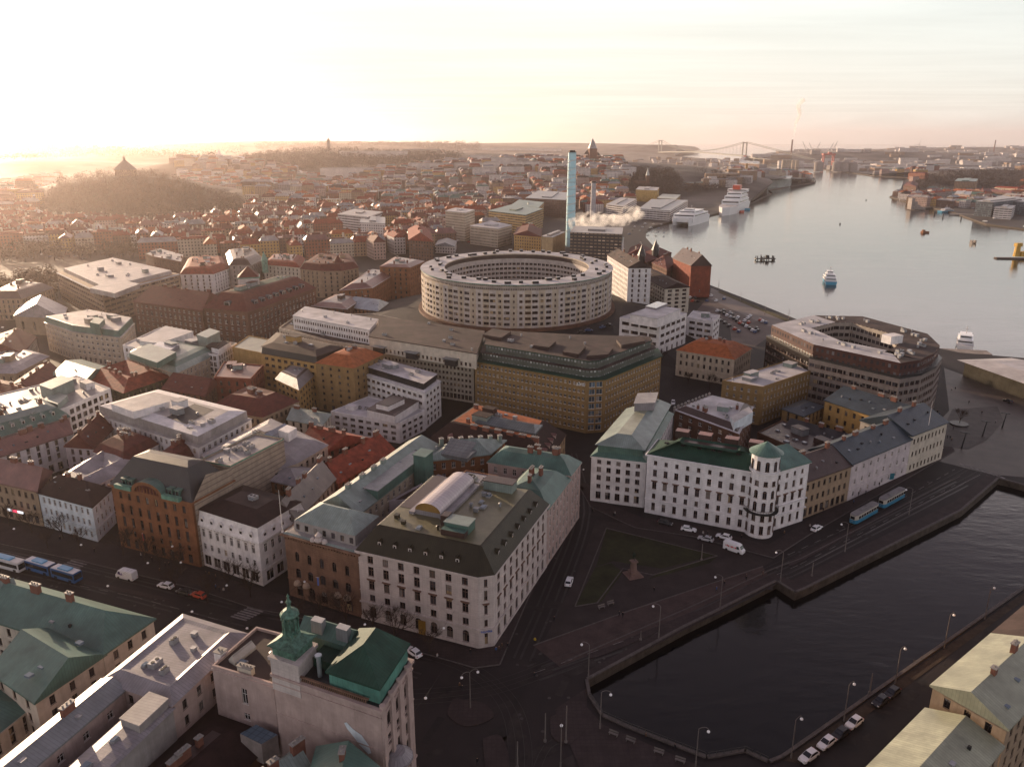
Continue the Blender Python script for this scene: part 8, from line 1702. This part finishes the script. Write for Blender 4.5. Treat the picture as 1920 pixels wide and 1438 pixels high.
for i, (x, y, a) in enumerate(((1150, 1378, -.5), (1182, 1390, -.5), (1235, 1412, -.45), (1275, 1428, -.45), (1128, 1140, .45), (1145, 1133, .45))):
    g = W(x, y, .1); mb = MB(); c, s = math.cos(a), math.sin(a)
    for k in (-.75, .75): mb.box((g.x+k*c, g.y+k*s, .1), (.12, .5, .42), a, z0=1)
    mb.box((g.x, g.y, .5), (1.9, .5, .07), a, z0=1); mb.box((g.x-s*.25, g.y+c*.25, .75), (1.9, .07, .35), a, z0=1); tag(mb.build('park_bench', IRN, org=g), ('grey bench first from the left by the canal end', 'grey bench second from the left by the canal end', 'grey bench third from the left by the canal end', 'grey bench last in the row by the canal end', 'grey bench by the lawn, nearer the corner office', 'grey bench by the lawn, nearer the statue')[i], 'bench', 'benches '+('by the canal end' if x > 1148 else 'by the lawn'))

# ============================================================ boats and ships
WHT = paint('ship white', (.72, .72, .72)); SB = paint('ship blue', (.06, .30, .45)); SRD = paint('ship red', (.5, .07, .03)); ORG_ = paint('ship orange', (.6, .18, .03))
def hull(mb, L, B, z0, z1, m=0, bow=.3, flare=1.15):
    h = L/2; pl_ = lambda k: [Vector((-h, -B/2*k)), Vector((h-L*bow, -B/2*k)), Vector((h-L*bow*.35, -B*.3*k)), Vector((h*(1 if k <= 1 else 1.02), 0)), Vector((h-L*bow*.35, B*.3*k)), Vector((h-L*bow, B/2*k)), Vector((-h, B/2*k))]
    a, b = pl_(.85), pl_(flare*.87)
    for i in range(7): j = (i+1) % 7; mb.face([P3(a[i], z0), P3(a[j], z0), P3(b[j], z1), P3(b[i], z1)], m)
    mb.face([P3(p, z1) for p in b], 3)
def ship(name, label, cat, px, to, L, B, hh, decks, cols, extra=None, cata=False, group=None):
    a, b = W(*px, WZ), W(*to, WZ); d = b-a; r = thing(name, label, cat, (0, 0, 0), group); mb = MB(); m0 = [cols[0], cols[1], CG, R_SNOW]
    if cata:
        for s in (-1, 1): m_ = MB(); hull(m_, L, B*.3, -.5, hh, 0, .35); mb.v, off = mb.v, len(mb.v); mb.v += [(x, y+s*B*.34, z) for x, y, z in m_.v]; mb.f += [tuple(off+i for i in f) for f in m_.f]; mb.m += m_.m
        mb.box((-L*.04, 0, hh*.45), (L*.9, B*.9, hh*.6), z0=1, bot=True)
    else: hull(mb, L, B, -.6, hh, 0)
    mb.build('hull', m0, r)
    z_ = hh
    for k, (x0, x1, wf, h_) in enumerate(decks):
        mb = MB(); mb.box(((x0+x1)/2*L, 0, z_), ((x1-x0)*L, B*wf, h_), z0=1); mb.build('deckhouse', cols[1], r)
        mb = MB(); mb.box(((x0+x1)/2*L, 0, z_+h_*.42), ((x1-x0)*L*.96, B*wf+.12, h_*.3), z0=1); mb.box(((x0+x1)/2*L, 0, z_+h_*.42), ((x1-x0)*L+.12, B*wf*.9, h_*.3), z0=1); mb.build('window_band', CG, r); z_ += h_
    if extra: extra(r, L, B, z_)
    r.location = (a.x+d.x/2, a.y+d.y/2, WZ); ORG[r] = Vector(r.location); r.rotation_euler.z = math.atan2(d.y, d.x); return r
def mastx(r, L, B, z): mb = MB(); mb.cyl((-L*.05, 0, z), .2, 4, 6); mb.box((-L*.05, 0, z+2.5), (.3, 2.5, .2), z0=1); mb.build('mast', FRW, r)
def funnel(r, L, B, z): mb = MB(); mb.box((-L*.18, 0, z), (L*.1, B*.4, 7), z0=1); mb.build('funnel', SRD, r); mastx(r, L*-1, B, z)
ship('harbour_ferry', 'small white and blue passenger ferry crossing the river', 'ferry', (1563, 541), (1546, 518), 29, 9, 2.6, [(-.38, .3, .9, 2.6), (-.3, .12, .75, 2.4), (-.05, .12, .5, 1.8)], (SB, WHT), mastx)
ship('harbour_ferry', 'small ferry docked at the pontoon left of the glass terminal', 'ferry', (1808, 660), (1808, 634), 26, 8.5, 2.6, [(-.4, .3, .9, 2.4), (-.3, .1, .7, 2.2)], (WHT, WHT), mastx)
ship('catamaran_ferry', 'white high speed catamaran ferry with dark bow windows at the quay', 'ferry', (1318, 411), (1266, 427), 92, 33, 10, [(-.42, .34, .92, 5), (-.3, .18, .7, 3.5), (.0, .12, .4, 2.5)], (WHT, WHT), mastx, True)
ship('car_ferry', 'big white car ferry with red lettered side and open stern at the quay', 'ferry', (1398, 387), (1342, 410), 170, 30, 13, [(-.42, .12, .95, 7), (-.38, .02, .9, 6), (-.34, -.05, .8, 5), (-.3, -.2, 1.1, 4)], (WHT, WHT), funnel)
ship('tug_boat', 'red hulled tug beside the bow of the big car ferry', 'boat', (1386, 398), (1375, 397), 26, 9, 3, [(-.1, .25, .7, 3), (0, .2, .5, 2.5)], (SRD, WHT), mastx); ship('tug_boat', 'blue tug right of the red hulled tug', 'boat', (1396, 394), (1388, 394), 24, 8, 3, [(-.1, .25, .7, 3), (0, .2, .5, 2.5)], (SB, WHT), mastx)
ship('car_ferry', 'huge white cruise ferry in the haze at the river mouth', 'ferry', (1380, 305), (1420, 303.5), 150, 26, 12, [(-.4, .4, .95, 9), (-.3, .35, .9, 8)], (WHT, WHT), funnel); ship('harbour_ferry', 'white and blue boat moored at the right bank dock', 'boat', (1758, 399), (1792, 397), 36, 9, 3, [(-.3, .2, .85, 2.5), (-.1, .1, .5, 2.2)], (SB, WHT), mastx)
for i, (x, y, x2, y2) in enumerate(((1842, 418, 1852, 419), (1862, 412, 1866, 414), (1820, 394, 1828, 392), (1916, 428, 1930, 430))): ship('motor_boat', 'small white motor boat by the right bank, %s' % ('nearest the pier', 'next to the striped white building', 'at the inner dock', 'at the right edge')[i], 'boat', (x, y), (x2, y2), 14, 4, 1.6, [(-.25, .2, .7, 1.8)], (WHT, WHT))
def floater(name, label, cat, px, fn, z=WZ): g = W(*px, z); mb = MB(); ms = fn(mb, g); tag(mb.build(name, ms, org=g), label, cat)
def dolph(mb, g):
    mb.box((g.x, g.y, WZ+1.2), (20, 5, .8), .1, z0=1); rn = random.Random(2)
    for k in range(18): mb.cyl((g.x+rn.uniform(-10, 10), g.y+rn.uniform(-4, 4), WZ-1), .45, rn.uniform(2.5, 6), 6)
    mb.box((g.x+2, g.y, WZ+2), (3, 2.5, 3), z0=1); return [R_BLK]
floater('mooring_piles', 'dark cluster of mooring piles standing in the river', 'mooring', (1434, 488), dolph)
floater('mooring_raft', 'small brown mooring raft in the middle of the river', 'raft', (1734, 437), lambda mb, g: (mb.box((g.x, g.y, WZ), (9, 5, 2), .2, z0=1), mb.box((g.x-2, g.y, WZ+2), (3, 3, 2), .2, z0=1), [P_BRICKO])[2]); floater('mooring_raft', 'small grey mooring frame right of the brown raft', 'raft', (1824, 457), lambda mb, g: (mb.box((g.x-2, g.y, WZ), (.8, 4, 4), .2, z0=1), mb.box((g.x+2, g.y, WZ), (.8, 4, 4), .2, z0=1), mb.box((g.x, g.y, WZ+.5), (5, 4, .6), .2, z0=1), [R_BRN])[3])
floater('yellow_beacon', 'yellow beacon tower on a low jetty at the right edge', 'beacon', (1905, 483), lambda mb, g: (mb.cyl((g.x, g.y, WZ+1), 3.2, 11, 10, r2=2.4), mb.box((g.x, g.y, WZ+11), (7, 4, 3.5), .3, z0=1), mb.box((g.x+6, g.y, WZ+1), (8, 6, 5), .2, z0=1), [mat('ochre paint', (.55, .33, .06), .6)])[3]); floater('low_jetty', 'low dark jetty under the yellow beacon', 'jetty', (1905, 486), lambda mb, g: (mb.box((g.x+8, g.y, WZ-.5), (54, 7, 1.6), -.12, z0=1), [R_FELT])[1])
floater('ferry_pontoon', 'pale wooden pontoon in front of the docked small ferry', 'pontoon', (1796, 662), lambda mb, g: (mb.box((g.x-2, g.y-1, WZ-.3), (34, 9, 1.8), -.2, z0=1), [R_GRAV])[1]); floater('wooden_pier', 'long pale pier in front of the right bank offices', 'pier', (1820, 405), lambda mb, g: (mb.box((g.x, g.y, WZ), (60, 10, 2.2), -.65, z0=1), [R_GRAV])[1])
for i, (x, y) in enumerate(((1752, 403), (1768, 408), (1802, 412), (1575, 421), (1624, 376))): floater('channel_post', ('dark river post left of the moored blue boat', 'dark river post below the moored blue boat', 'dark river post beside the long pale pier', 'lone dark buoy in the open river', 'lone dark buoy farther up the river')[i], 'post', (x, y), lambda mb, g: (mb.cyl((g.x, g.y, WZ-1), 1.0, 6 if i < 3 else 3, 6), [R_BLK])[1])
for i, px in enumerate(((1347, 543), (1388, 565), (1434, 590), (1478, 600))): post(px, 7, 'thin lamp post on the river quay road, %s from the red warehouse' % ('first', 'second', 'third', 'fourth')[i], 'quay_lamp_post')
